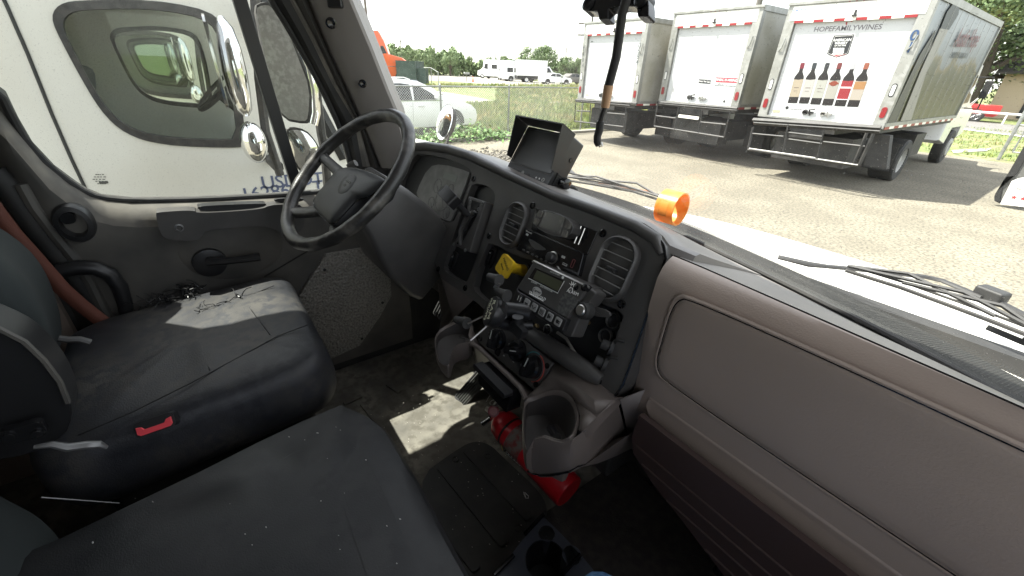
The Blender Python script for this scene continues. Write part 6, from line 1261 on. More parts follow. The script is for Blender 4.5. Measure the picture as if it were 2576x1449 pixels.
# ================================================================ NEIGHBOURING TRUCKS through the door window
NX = -2.25
NF = Fr((NX, 0, 0), (0, 1, 0), (0, 0, 1))
nuv = lambda q: NF.uv(*q)
seatin = mat('grey_cab_interior', (.09, .092, .095), .8); winband = mat('window_rubber_band', (.03, .028, .026), .6, c2=(.06, .055, .05), ns=30)
orangev = mat('orange_brown_visor', (.5, .22, .06), .5)
decal = mat('blue_grey_lettering', (.1, .12, .2), .5)
def neighbour(label, first):
    W_ = 2.4; root = empty('parked_truck', (NX, 0, 0), label, 'truck', 'white trucks parked side by side beyond the driver door')
    wq = [(200, 3), (330, 0), (430, 8), (520, 28), (560, 60), (588, 150), (605, 250), (618, 368), (560, 370), (450, 366), (380, 356), (338, 343), (300, 322), (268, 292), (240, 255), (205, 195), (170, 130), (142, 75), (133, 45), (142, 22), (165, 8)]
    wo = smooth2([nuv(q) for q in wq], 1)[::-1]
    c = (sum(p[0] for p in wo)/len(wo), sum(p[1] for p in wo)/len(wo))
    wi = [(c[0]+(x-c[0])*.91, c[1]+(z-c[1])*.89) for x, z in wo]
    outer = [(-2.2, .75), (.95, .75), (1.0, 1.6), (.72, 2.2), (.5, 2.75), (.2, 2.95), (-2.2, 3.0)]
    for s_, x0 in (('near', NX), ('far', NX-W_)):
        F = Fr((x0, 0, 0), (0, 1, 0), (0, 0, 1)); k = 1 if s_ == 'near' else -1
        g = G(); g.pr(F, outer, -.05 if k > 0 else 0, 0 if k > 0 else .05, holes=[wo]); sd_ = g.build('cab_side', neighp, root)
        g = G(); g.pr(F, [(c[0]+(x-c[0])*1.01, c[1]+(z-c[1])*1.01) for x, z in wo], -.035, .006 if k > 0 else .03, holes=[wi]); g.build('window_frame', winband, sd_, bevel=.004)
        g = G(); g.pr(F, wi, -.02, -.016); g.build('window_glass', tint_g, sd_, smooth=False)
        g = G(); P = [F.p(*nuv(q), .001*k) for q in [(-40, -110), (20, 20), (70, 135), (130, 285), (180, 400), (225, 495)]]; g.tube(P, .007, 5)
        P = [F.p(*nuv(q), .001*k) for q in [(225, 495), (300, 530), (800, 560)]]; g.tube(P, .005, 5); g.build('door_gap', blackpl, sd_)
    g = G(); g.pr(NF, [nuv(q) for q in [(640, 371), (700, 371), (700, 420), (640, 420)]], -.01, .002); 
    xc = NX-W_/2
    g = G(); g.grid([[V((x, y, z+.1*math.cos((x-xc)*1.5))) for x in [NX-.02-(W_-.04)*k/6 for k in range(7)]] for y, z in [(-2.2, 2.93), (0, 2.93), (.35, 2.82), (.52, 2.66)]]); g.build('roof', neighp, root)
    g = G(); g.b(NX-W_+.02, NX-.02, -2.2, -2.15, .8, 2.95); g.b(NX-W_+.05, NX-.05, -1.0, -.95, 1, 2.9); g.b(NX-W_+.05, NX-.05, -1, 1.0, .95, 1.0); g.b(NX-W_+.05, NX-.05, .75, .98, 1.2, 1.62); g.build('cab_inside', seatin, root)
    for xs in (NX-.5, NX-1.5):
        g = G(); g.box(WF, (xs, -.3, 1.35), (.5, .5, .14)); g.box(Fr((xs, -.62, 1.7), (1, 0, 0), (0, .25, 1)), (0, 0, 0), (.48, .75, .13)); g.build('seat', seatin, root, bevel=.04)
    g = G(); cwn = V((xc-.5, .25, 1.9)); F = Fr(cwn, wx, wn.cross(wx), wn); g.tube([F.p(.21*math.cos(2*math.pi*k/40), .21*math.sin(2*math.pi*k/40)) for k in range(40)], .016, 8, closed=True)
    for a in (20, 160, 270): g.tube([F.p(.2*math.cos(rad(a)), .2*math.sin(rad(a))), F.p(0, 0, -.02)], .016, 6)
    g.tube([F.p(0, 0, 0), F.p(0, 0, -.4)], .05, 8); g.build('steering_wheel', rubber, root)
    # hood, windshield, visor
    g = G(); rows = []
    for y, z, hw_ in ((.98, 1.62, .98), (1.1, 1.58, .98), (1.5, 1.52, .96), (2.0, 1.43, .92), (2.4, 1.33, .86), (2.62, 1.18, .8), (2.7, .8, .78)):
        rows.append([V((xc-hw_*math.sin(t)*1.0, y, (z-.0)-(.75 if abs(t) > 1.5 else .16*(abs(t)/1.5)**3))) for t in [-1.57+3.14*k/16 for k in range(17)]])
    g.grid(rows); g.build('hood', whitep, root)
    g = G(); rows = [[V((xc+x*(1-.08*t), 1.0-.25*abs(x)**2-.42*t, 1.6+1.05*t)) for x in [-.98+1.96*k/12 for k in range(13)]] for t in (0, .25, .5, .75, 1)]
    g.grid(rows); g.build('windshield', tint_g, root)
    g = G(); g.grid([[p+V((0, -.03, -.02)) for p in rows[3]], [p+V((0, -.03, .02)) for p in rows[4]]]); g.build('visor_band', orangev, root, solid=.01)
    for sx in (NX-.015, NX-W_+.015):
        g = G(); g.tube([V((sx, 1.0-.25, 1.6)), V((sx, .55, 2.15)), V((sx, .36, 2.66))], .04, 6); g.build('pillar', blackpl, root)
    # wheels and lower body
    g = G(); g.b(xc-.45, xc+.45, -4, 2.2, .6, .85); g.build('chassis', plumb, root)
    for s_, x in ((1, NX-.05), (-1, NX-W_+.05)): wheel(root, x, 1.75, .5, .28, s_, MATS['white_wheel'])
    # wing mirror on the near side
    m0 = NX+.29
    def mx(q): return at(*q, 'x', m0)
    g = G(); ps = [mx(q) for q in [(553, 40), (565, 70), (577, 120), (590, 180), (602, 230), (614, 275), (620, 292)]]; rr = [.012, .034, .048, .052, .048, .036, .012]
    g.tube(ps, rr, 16, flat=1.25); mm = g.build('mirror_shell', chrome, root)
    F = Fr(at(575, 160, 'x', m0+.01)+V((0, -.05, 0)), (1, -.1, 0), (0, 0, 1)); g = G(); g.pr(F, rrect(.0, .0, .16, .38, .04), -.006, .004); g.build('mirror_glass', mat('neighbour_mirror_glass', (.4, .4, .4), .1, 1.) if first else MATS['neighbour_mirror_glass'], mm)
    p = mx((638, 358)); F = Fr(p, (0, 1, 0), (0, 0, 1)); g = G(); g.lathe(F, [(.001, -.1), (.05, -.088), (.085, -.05), (.097, 0), (.094, .022), (.08, .045), (.055, .062), (.028, .071), (.001, .074)], 28, cap=False, sx=.62, sy=1.05); g.build('round_mirror', chrome, root)
    g = G(); g.tube([at(*q, 'x', NX+.2) for q in [(640, -40), (645, 60), (652, 200), (668, 330), (705, 440)]], .022, 8, flat=1.2); g.tube([at(670, 340, 'x', NX+.2), at(635, 350, 'x', NX+.2)], .02, 6)
    g.tube([at(700, 420, 'x', NX+.2), at(680, 400, 'x', NX)], .03, 6); g.tube([at(648, 60, 'x', NX+.2), at(640, 40, 'x', NX)], .02, 6); g.build('mirror_bracket', winband, root)
    # fender mirror
    g = G(); pc_ = at(1118, 308, 'y', 1.55); F = Fr(pc_, (1, .08, 0), (0, .35, 1)); g.lathe(F, [(.001, .012), (.09, .008), (.1, .0)], 30, cap=False, sy=1.28); fm = g.build('fender_mirror', mat('mirror_face', (.9, .92, .92), .03, 1.) if first else MATS['mirror_face'], root)
    g = G(); g.lathe(F, [(.1, .002), (.103, 0), (.09, -.04), (.001, -.06)], 30, cap=False, sy=1.28); g.tube([F.p(.09, -.13, -.01), F.p(.075, -.25, -.01)], .009, 6); g.tube([F.p(.09, .05, -.01), F.p(.085, -.2, -.01)], .008, 6); g.build('mirror_back', winband, fm)
    if first:
        a, b2 = NF.p(*nuv((686, 457))), NF.p(*nuv((786, 457)))
        text('door_lettering', 'USDOT', Fr(NF.p(*nuv((738, 455)), .002), (0, 1, -.02), (0, .02, 1)), .105, decal, root, ext=.001)
        text('door_lettering', '1628681 TX', Fr(NF.p(*nuv((731, 478)), .002), (0, 1, .0), (0, .02, 1)), .105, decal, root, ext=.001)
        g = G()
        for i, (x0, x1, y) in enumerate(((240, 262, 438), (236, 268, 444), (233, 266, 450), (240, 272, 455), (245, 268, 461))):
            n_ = 4; 
            for k in range(n_):
                xa = x0+(x1-x0)*k/n_; xb = xa+(x1-x0)/n_*random.uniform(.4, .9); g.pr(NF, [nuv(q) for q in [(xa, y), (xb, y), (xb, y+2), (xa, y+2)]], 0, .0015)
        g.pr(NF, rrect(*nuv((261, 459)), .035, .012, .006, 3), 0, .002); g.build('worn_sticker', mat('faded_black_print', (.08, .08, .07), .7), root)
    return root
n1 = neighbour('white truck directly beside the driver door, with blue lettering on its door', True)
for k, lb in ((1, 'second white truck over, seen through the window of the first'), (2, 'third and farthest white truck, seen through two cab windows')):
    n = copy_tree(n1); n['label'] = lb; n.location = (NX-3.6*k, -.1*k, 0)
    for ch in list(n.children):
        if ch.name.startswith(('door_lettering', 'worn_sticker')): bpy.data.objects.remove(ch)
# own wing mirror
owm = empty('wing_mirror', at(770, 440, 'x', -1.42), 'tall dusty rectangular mirror with a convex mirror below, just outside the driver window', 'mirror')
mg = mat('dusty_mirror_glass', (.36, .35, .32), .3, .55, c2=(.28, .27, .25), ns=6, c3=(.42, .41, .38), n3=60)
MX = Fr(at(715, 160, 'x', -1.40), (0, 1, 0), (0, 0, 1)); mq = lambda q: MX.uv(*q)
ow = smooth2([mq(C3(*q)) for q in [(5, 40), (60, 12), (128, 20), (250, 200), (335, 420), (420, 640), (405, 860), (375, 888), (215, 860), (160, 700), (90, 480), (40, 220)]], 1)
MXn = Fr(MX.o, (.25, 1, 0), (0, 0, 1))
g = G(); g.pr(MX, ow, -.05, 0); g.build('mirror_housing', winband, owm, bevel=.006)
c = (sum(p[0] for p in ow)/len(ow), sum(p[1] for p in ow)/len(ow)); g = G(); g.pr(MX, [(c[0]+(x-c[0])*.92-.004, c[1]+(z-c[1])*.95) for x, z in ow], -.001, .003); g.build('mirror_glass', mg, owm)
g = G(); g.tube([at(*C3(*q), 'x', -1.43) for q in [(330, 370), (380, 480), (415, 640), (425, 800), (405, 880)]], .028, 10, flat=.8); g.build('chrome_back', chrome, owm)
cvx = smooth2([mq(C3(*q)) for q in [(225, 930), (270, 905), (370, 925), (430, 990), (470, 1060), (455, 1120), (400, 1175), (350, 1240), (300, 1190), (250, 1050)]], 1)
c2_ = (sum(p[0] for p in cvx)/len(cvx), sum(p[1] for p in cvx)/len(cvx))
g = G(); g.loft([[MX.p(c2_[0]+(x-c2_[0])*k, c2_[1]+(z-c2_[1])*k, h) for x, z in cvx] for k, h in ((.7, -.05), (1, -.02), (1, .0))]); g.build('convex_housing', winband, owm)
g = G(); g.loft([[MX.p(c2_[0]+(x-c2_[0])*k, c2_[1]+(z-c2_[1])*k, h) for x, z in cvx] for k, h in ((.92, .0), (.9, .004), (.6, .016), (.2, .022))]); g.build('convex_mirror', mat('convex_mirror_face', (.75, .75, .72), .08, 1., c2=(.6, .6, .57), ns=20), owm)
g = G(); g.tube([at(*C3(*q), 'x', -1.5) for q in [(400, 300), (430, 500), (450, 700), (480, 950), (500, 1050), (520, 1250), (530, 1400)]], .02, 8); g.build('mirror_arm', winband, owm)
# ================================================================ OWN HOOD, COWL, WIPERS
g = G(); rows = []
for y, z, hw_ in ((.95, 1.705, 1.03), (1.22, 1.69, 1.03), (1.5, 1.64, 1.03), (1.9, 1.55, 1.0), (2.3, 1.44, .97), (2.55, 1.35, .93), (2.68, 1.2, .9), (2.75, .8, .88)):
    rows.append([V((-hw_*math.sin(t), y-(.2*abs(math.sin(t))**3), z-(.8 if abs(t) > 1.5 else .13*(abs(t)/1.5)**3))) for t in [-1.57+3.14*k/24 for k in range(25)]])
g.grid(rows); tag(g.build('truck_hood', whitep), 'glaring white hood of the truck in front of the windshield', 'hood')
meshm = mat('cowl_mesh', (.012, .013, .012), .9, c2=(.03, .03, .027), ns=300, nlo=.45, nhi=.55)
g = G(); xs = [-1.02+2.04*k/40 for k in range(41)]
g.grid([[V((x, wsy(x)+.012, 1.745)) for x in xs], [V((x, wsy(x)+.05, 1.742)) for x in xs], [V((x, wsy(x)+.13, 1.728)) for x in xs], [V((x, wsy(x)+.15, 1.66)) for x in xs]]); cwl = tag(g.build('cowl_grille', meshm), 'dark mesh cowl strip between the windshield and the hood', 'grille')
g = G()
for k in range(420):
    x = -1+2*k/420; y0 = wsy(x)+.03; g.tube([V((x, y0, 1.746)), V((x+.02, y0+.11, 1.73))], .0006, 3)
g.build('cowl_slat', blackpl, cwl)
def wiper(label, pv, blade, armp, z=1.75, th=1.):
    wv = empty('windshield_wiper', at(*pv, 'z', z), label, 'wiper')
    g = G(); g.tube([at(*q, 'z', z) for q in armp], [.009*th, .011*th]+[.008*th]*(len(armp)-2), 8, flat=.6); a_ = g.build('wiper_arm', blackpl, wv)
    g = G(); P = [at(*q, 'z', z+.01) for q in blade]; n_ = 14; Q = [P[0].lerp(P[-1], k/n_) for k in range(n_+1)]
    if len(P) > 2: Q = P
    g.tube(Q, .0045*th, 6); g.tube([q+V((0, .004, .012)) for q in Q], .0028*th, 6); bl_ = g.build('wiper_blade', rubber, wv)
    for k in (1, 2, 3):
        g = G(); L_ = len(Q)-1; i = int(L_*k/4); p = Q[i]+V((0, .004, .016)); g.tube([Q[max(0, i-2)]+V((0, 0, .012)), p+V((0, .01, .014)), Q[min(L_, i+2)]+V((0, 0, .012))], .004*th, 5); g.build('wiper_bridge', blackpl, bl_)
    return wv
wiper('black windshield wiper lying along the hood edge on the passenger side', (2040, 655), [T6(1230, 592), T6(1640, 720), T6(2050, 870), T6(2330, 975), T6(2700, 1120)], [T6(720, 490), T6(950, 545), T6(1090, 562), T6(1230, 575), T6(1540, 608), T6(1830, 640), T6(1960, 670), T6(2130, 740), T6(2250, 790), T6(2330, 800), T6(2576, 925), T6(2800, 1050)], z=1.745)
g = G(); p = at(*T6(2315, 795), 'z', 1.745); g.box(Fr(p, (1, -.4, 0), (0, 1, 0)), (0, 0, .006), (.05, .035, .03)); tag(g.build('wiper_joint', blackpl, bevel=.006), 'blocky black joint on the passenger side wiper arm', 'wiper joint')
wiper('rusty edged windshield wiper behind the monitor on the driver side', (1405, 452), [T2(1640, 1350), T2(1900, 1392), T2(2200, 1445), (1658, 503)], [(1400, 425), (1432, 428), (1460, 452), (1520, 463), (1600, 478), (1662, 492)], z=1.745)
g = G(); g.tube([at(*q, 'z', 1.76) for q in [(1505, 459), (1545, 464), (1590, 475), (1640, 483)]], .004, 6); tag(g.build('rusty_strip', mat('rusty_brown', (.3, .12, .06), .8, c2=(.12, .09, .07), ns=60)), 'thin rust brown strip lying along the driver side wiper', 'strip')
# sign at the right edge
sp_ = at(2512, 520, 'z', 0); SG = Fr(sp_, (1, 0, 0), (0, 0, 1)); sg = empty('notice_gate', sp_, 'black framed mesh gate holding a white notice with red stars at the right edge', 'gate')
sq_ = lambda q: SG.uv(*C2(*q))
fr_o = [sq_(q) for q in [(1590, 140), (1300, 640), (1060, 1020), (1035, 1090), (1040, 1165), (1150, 1222), (1600, 1305), (3200, 1560), (3200, 0), (2400, -500), (1800, -250)]]
fr_i = [sq_(q) for q in [(1720, 230), (1440, 680), (1250, 700), (1150, 1130), (1200, 1185), (1600, 1255), (3050, 1480), (3050, 60), (2400, -380), (1850, -80)]]
g = G(); g.pr(SG, fr_o, -.06, 0, holes=[fr_i]); g.build('frame', blackpl, sg, bevel=.01)
g = G(); g.pr(SG, [(x, z) for x, z in fr_i], -.04, -.03); g.build('mesh_panel', mat('grey_mesh_panel', (.09, .09, .085), .8, c2=(.14, .14, .13), ns=60), sg)
g = G(); g.pr(SG, [sq_(q) for q in [(1370, 785), (1500, 735), (1600, 715), (3000, 400), (3000, 1400), (1600, 1280), (1150, 1222)]], .001, .012); nb = g.build('notice_board', whitep, sg)
a, b2 = SG.p(*sq_((1420, 945)), .014), SG.p(*sq_((1600, 950)), .014)
text('notice_lettering', 'Fo', Fr(SG.p(*sq_((1510, 945)), .013), (1, 0, 0), (0, 0, 1)), .5*abs((b2-a).length)*1.1, mat('black_print', (.02, .02, .02), .6), nb, ext=.001)
g = G()
for cxs, cys in ((1415, 1095), (1590, 1120)):
    c = sq_((cxs, cys)); R0 = .42*abs((b2-a).length); P = [(c[0]+(R0 if k % 2 == 0 else R0*.42)*math.sin(2*math.pi*k/10), c[1]+(R0 if k % 2 == 0 else R0*.42)*math.cos(2*math.pi*k/10)) for k in range(10)]; g.pr(SG, P, .011, .014)
g.build('red_star', mat('star_red', (.45, .04, .04), .6), nb)
# gate, rail, street side
gp_ = at(2510, 403, 'z', 0); gt = empty('fence_gate', gp_, 'grey steel pipe gate post and gate at the end of the lot near the street', 'gate')
g = G(); hgt = 2.15-.0
top_ = at(2575, 283, 'y', gp_.y); g.tube([gp_, V((gp_.x, gp_.y, top_.z+.1))], .05, 10); g.build('gate_post', galv, gt)
g = G(); x1 = gp_.x+.22; g.tube([V((x1, gp_.y, .3)), V((x1, gp_.y, top_.z)), V((x1+3.5, gp_.y, top_.z)), V((x1+3.5, gp_.y, .3)), V((x1, gp_.y, .3))], .028, 8); g.tube([V((x1, gp_.y, top_.z*.62)), V((x1+3.5, gp_.y, top_.z*.62))], .02, 8)
g.tube([V((gp_.x, gp_.y, top_.z*.75)), V((x1, gp_.y, top_.z*.75))], .03, 8); g.build('gate_leaf', galv, gt)
g = G(); g.lathe(Fr((x1+.45, gp_.y-.1, .13), (0, 0, 1), (1, 0, 0)), [(.07, -.03), (.13, -.03), (.13, .03), (.07, .03)], 20, cap=False); g.build('gate_wheel', rubber, gt)
rl = at(2450, 281, 'y', 44); g = G(); g.tube([V((-14, 44, rl.z)), V((14, 44, rl.z))], .07, 8)
for k in range(10): g.tube([V((-13+3*k, 44, 0)), V((-13+3*k, 44, rl.z))], .05, 6)
tag(g.build('white_pipe_rail', whitep), 'low white pipe rail in front of the red pickup across the street', 'rail')
# ================================================================ FAR VEHICLES
def far_at(q, rz, sc=1., z=0): p = at(*q, 'z', 0); return (p.x, p.y, z)
def dist(q): p = at(*q, 'z', 0); return (p-CAM).dot(FW)
def fit(root, q, hpx, h0, rz, L0=None):       # stand the vehicle on its spot, sized to its real height there
    sc = hpx*dist(q)/FPX/h0/math.cos(PITCH)*1.0; sc = max(.8, min(1.25, sc)); bd_ = [c for c in root.children if c.name.split('.')[0] in ('body', 'cab_body')][0].data; ym = (min(v.co.y for v in bd_.vertices)+max(v.co.y for v in bd_.vertices))/2 if L0 is None else L0; p = at(*q, 'z', 0); place(root, (p.x+math.sin(rz)*ym*sc, p.y-math.cos(rz)*ym*sc, 0), rz, sc); return root
PU_ = [(0, .5), (.0, 1.0), (1.55, 1.02), (1.6, 1.0), (1.75, 1.75), (2.1, 1.82), (3.1, 1.8), (3.8, 1.15), (5.0, 1.05), (5.3, .9), (5.35, .45), (5.1, .35), (.2, .35)]
pw = [[(1.85, 1.1), (1.95, 1.68), (2.5, 1.7), (2.5, 1.1)], [(2.58, 1.1), (2.58, 1.7), (3.05, 1.68), (3.55, 1.15)]]
viewdir = math.atan2(*(at(1300, 200, 'z', 0)-CAM).to_2d())          # bearing of the far yard
facing = lambda a: -viewdir+rad(a)                                    # heading relative to the line of sight
def puex(root, hw):
    g = G(); g.box(Fr((0, .0, .95), (1, 0, 0), (0, 0, 1)), (0, -.12, .01), (1.5, .3, .03)); g.build('tailgate', silver, root)
    for s_ in (-1, 1):
        g = G(); g.box(WF, (s_*.82, -.01, .85), (.15, .05, .3)); g.build('tail_light', redlamp, root)
    g = G(); g.loft([[V((x, y, z)) for x, z in [(-.7, 1.15), (.7, 1.15), (.62, 1.68), (-.62, 1.68)]] for y in (1.6, 1.75)]); g.build('rear_window', darkglass, root)
pk = vehicle('pickup_truck', 'white pickup truck seen from behind, parked in the far yard', 'pickup', PU_, 1.95, autowhite, [(1.0, .38), (4.3, .38)], pw, extra=puex)
fit(pk, B4(1540, 562), 27, 1.85, facing(8))
VAN = [(0, .4), (.0, 1.9), (.15, 2.1), (3.6, 2.12), (4.2, 1.5), (5.0, 1.25), (5.15, .9), (5.15, .4), (4.9, .3), (.2, .3)]
vw = [[(.3, 1.25), (.3, 1.85), (1.2, 1.85), (1.2, 1.25)], [(1.4, 1.25), (1.4, 1.85), (2.4, 1.85), (2.4, 1.25)], [(2.6, 1.25), (2.6, 1.85), (3.5, 1.85), (3.95, 1.3)]]
vn = vehicle('van', 'white van with dark side windows beside the white pickup in the far yard', 'van', VAN, 1.98, autowhite, [(.9, .36), (4.2, .36)], vw, tum=.08)
fit(vn, B4(1700, 577), 35, 2.12, facing(-70))
RV = [(0, .6), (0, 3.0), (.1, 3.15), (5.6, 3.15), (6.0, 2.9), (6.1, 1.9), (6.6, 1.5), (7.3, 1.3), (7.4, .6), (7.0, .45), (.2, .45)]
rv = vehicle('motorhome', 'cream white motorhome with raised roof, leftmost of the vehicles in the far yard', 'motorhome', RV, 2.3, autowhite, [(1.6, .4), (6.3, .4)], [[(.8, 1.7), (.8, 2.4), (1.8, 2.4), (1.8, 1.7)], [(3.0, 1.7), (3.0, 2.4), (4.2, 2.4), (4.2, 1.7)], [(5.0, 1.6), (5.0, 2.5), (5.7, 2.5), (5.9, 1.7)]], tum=.04)
fit(rv, B4(1450, 548), 37, 3.15, facing(60))
sv = at(*B4(1450, 548), 'z', 0)
def boxex(L_, zt):
    def f(root, hw):
        g = G(); g.b(-1.15, 1.15, -.1, L_, .95, zt); g.build('cargo_box', autowhite, root, bevel=.03)
        g = G(); g.b(-1.0, 1.0, -.2, L_, .5, .93); g.build('chassis', plumb, root)
    return f
CAB = [(4.3, .5), (4.3, 2.3), (5.0, 2.35), (5.6, 1.6), (6.5, 1.4), (6.6, .6), (6.3, .4), (4.4, .4)]
bt = vehicle('box_van', 'long white box van with a stepped cab in the far yard', 'box van', CAB, 2.1, autowhite, [(5.8, .4)], [[(4.6, 1.5), (4.6, 2.15), (4.95, 2.15), (5.4, 1.55)]], extra=boxex(4.6, 3.15))
for s_ in (-1, 1): wheel(bt, s_*1.1, 1.3, .42, .3, s_, silver)
fit(bt, B4(1900, 588), 43, 3.15, facing(-78), 3.3)
SED = [(0, .45), (.02, .9), (.3, 1.0), (.9, 1.05), (1.5, 1.4), (2.6, 1.42), (3.4, .98), (4.3, .85), (4.55, .6), (4.5, .3), (.2, .28)]
sw_ = [[(1.15, 1.03), (1.6, 1.34), (2.05, 1.36), (2.05, 1.0)], [(2.12, 1.0), (2.12, 1.36), (2.6, 1.35), (3.15, 1.0)]]
sd_ = vehicle('sedan', 'white sedan parked in front of the white box van in the far yard', 'car', SED, 1.8, autowhite, [(.9, .33), (3.7, .33)], sw_)
fit(sd_, B4(2100, 608), 22, 1.42, facing(-75))
darkcar = mat('dusty_dark_car_paint', (.12, .11, .1), .5)
s2 = vehicle('sedan', 'dark dusty sedan at the right end of the far yard beside the white sedan', 'car', SED, 1.8, darkcar, [(.9, .33), (3.7, .33)], sw_); fit(s2, B4(2300, 606), 21, 1.42, facing(-60))
# dark containers, yellow machine, blue tarp, debris
def solid(name, label, cat, q, w_, d_, h_, m, rz, bev=.05, details=None, group=None):
    root = empty(name, (0, 0, 0), label, cat, group); g = G(); g.b(-w_/2, w_/2, -d_/2, d_/2, 0.15, h_); g.build('body', m, root, bevel=bev)
    g = G(); n_ = max(3, int(w_/.5))
    for k in range(n_+1): g.b(-w_/2+w_*k/n_-.03, -w_/2+w_*k/n_+.03, -d_/2-.04, d_/2+.04, .15, h_-.02)
    g.b(-w_/2-.05, w_/2+.05, -d_/2-.05, d_/2+.05, h_-.08, h_+.02); g.build('ribs', m, root)
    g = G()
    for a in (-1, 1):
        for b3 in (-1, 1): g.b(a*w_*.45-.06, a*w_*.45+.06, b3*d_*.45-.06, b3*d_*.45+.06, 0, .16)
    g.build('foot', blackpl, root)
    place(root, far_at(q, rz), rz); return root
sc_ = lambda q, px: px*dist(q)/FPX
q = B4(2175, 545); solid('storage_container', 'dark storage container right of the white box van', 'container', q, 3.2, 2.2, 3.0, darkgrey, facing(80))
q = B4(2250, 560); solid('tall_container', 'tallest dark green container behind the yellow machine', 'container', q, 1.6, 1.6, 4.0, mat('dark_green_steel', (.03, .07, .05), .6), facing(80))
q = B4(1755, 540); solid('water_tank', 'bright blue tank showing between the van and the box van', 'tank', q, 1.2, 1.2, 2.9, mat('bright_blue', (.02, .25, .55), .5), facing(80))
q = B4(490, 615); solid('dumpster', 'larger dark green dumpster in front of the orange truck', 'dumpster', q, 3.4, 2.2, 2.5, mat('dark_green_dumpster', (.035, .06, .05), .6, c2=(.06, .09, .08), ns=2), facing(85), group='dark dumpsters by the orange truck')
q = B4(590, 622); solid('dumpster', 'smaller low dark dumpster on the meadow side of the larger one', 'dumpster', q, 1.3, 1.6, 1.8, MATS['dark_green_dumpster'], facing(85), group='dark dumpsters by the orange truck')
q = B4(460, 652); solid('concrete_block', 'long pale concrete block behind the white crossover', 'block', at(*q, 'z', 0) and q, 3.4, .6, .7, concrete, facing(88))
ym = empty('yellow_digger', (0, 0, 0), 'small yellow digger at the right end of the far yard', 'digger'); dy = mat('digger_yellow', (.6, .35, .03), .5)
g = G(); g.loft([[V((x, y, z)) for y, z in [(-1.2, 1.0), (1.2, 1.0), (1.3, 1.6), (.4, 1.9), (.2, 3.0), (-1.1, 3.1), (-1.3, 1.8)]] for x in (-.9, -.85, .85, .9)]); g.build('cab_body', dy, ym)
g = G(); g.loft([[V((x, y, z)) for y, z in [(-.8, 1.95), (.2, 1.95), (.05, 2.8), (-.85, 2.85)]] for x in (-.93, .93)]); g.build('window', darkglass, ym)
g = G(); g.tube([V((0, 1.2, 1.4)), V((0, 2.3, 3.0)), V((0, 3.4, 2.2)), V((0, 3.5, .8))], .16, 6); g.build('arm', dy, ym)
for s_ in (-1, 1):
    g = G(); g.pr(Fr((s_*.95-.2*(s_ > 0), 0, .5), (0, 1, 0), (0, 0, 1)), rrect(0, 0, 3.0, .95, .45), 0, .35); g.build('track', blackpl, ym)
fit(ym, B4(2345, 560), 36, 3.1, facing(80))
# orange road tractor
OR = [(0, .7), (0, 3.9), (.2, 4.1), (1.9, 4.1), (2.4, 3.4), (2.8, 2.4), (4.2, 2.15), (4.7, 1.9), (4.75, .7), (4.4, .5), (.2, .5)]
def orx(root, hw):
    for s_ in (-1, 1):
        g = G(); g.tube([V((s_*1.3, 1.3, 3.4)), V((s_*1.3, 1.3, 3.7))], .12, 8); g.build('air_horn', chrome, root)
        g = G(); g.tube([V((s_*1.22, -.1, .7)), V((s_*1.22, -.1, 4.5))], .09, 8); g.build('exhaust_stack', chrome, root)
    g = G(); g.b(-1.1, 1.1, 4.4, 5.0, .5, 1.5); g.build('bumper', autowhite, root, bevel=.1)
ot = vehicle('semi_truck', 'orange semi truck with tall sleeper cab at the left end of the far yard', 'semi truck', OR, 2.4, orange, [(1.0, .5), (3.9, .5)], [[(2.0, 2.4), (2.0, 3.0), (2.3, 3.0), (2.65, 2.45)], [(1.1, 2.4), (1.1, 2.9), (1.6, 2.9), (1.6, 2.4)]], wr=.5, extra=orx, tum=.05)
fit(ot, (978, 214), 76, 4.1, facing(-80)); ot.scale = (1.0, 1.0, 1.3); ot.location = tuple(at(925, 210, 'z', 0))
# far left trucks near the trees
q = B4(750, 470); t5 = vehicle('old_truck', 'pale old cab over truck standing by the tree line', 'truck', [(0, .6), (0, 2.4), (.2, 2.5), (1.9, 2.5), (2.2, 1.6), (2.3, .7), (2.0, .5), (.2, .5)], 2.2, autowhite, [(1.2, .45)], [[(.6, 1.5), (.6, 2.2), (1.5, 2.2), (1.8, 1.5)]], extra=lambda r, h: None); place(t5, far_at(q, 0), facing(40), 1.2)
fl = empty('scrap_trailer', (0, 0, 0), 'yellowish flatbed trailer loaded with beams by the tree line', 'trailer'); g = G(); g.b(-1.2, 1.2, 0, 7, .9, 1.1); g.build('bed', darkgrey, fl)
g = G()
for k in range(9): g.b(-1.1, 1.1, .2+.1*k, 6.5, 1.3+.35*k, 1.42+.35*k)
for k in range(4): g.b(-1.15, -1.05, .3+2*k, .4+2*k, 1.1, 4.2); g.b(1.05, 1.15, .3+2*k, .4+2*k, 1.1, 4.2)
g.build('beam_load', mat('tan_beams', (.3, .26, .14), .8), fl)
for y in (1, 2.2, 6): wheel(fl, 1.15, y, .45, .3, 1, silver)
place(fl, far_at(B4(870, 480), 0), facing(75), .85)
hut = empty('brown_shed', (0, 0, 0), 'low brown weathered shed in front of the far trees', 'shed'); g = G(); g.b(-4, 4, -2, 2, 0, 2.5); g.build('wall', mat('brown_weathered_boards', (.07, .06, .045), .9, c2=(.12, .1, .08), ns=1), hut)
g = G(); g.loft([[V((x, y, z)) for y, z in [(-2.3, 2.4), (0, 3.3), (2.3, 2.4), (0, 3.1)]] for x in (-4.3, 4.3)]); g.build('roof', darkgrey, hut)
place(hut, far_at(B4(1170, 500), 0), facing(80), .9)
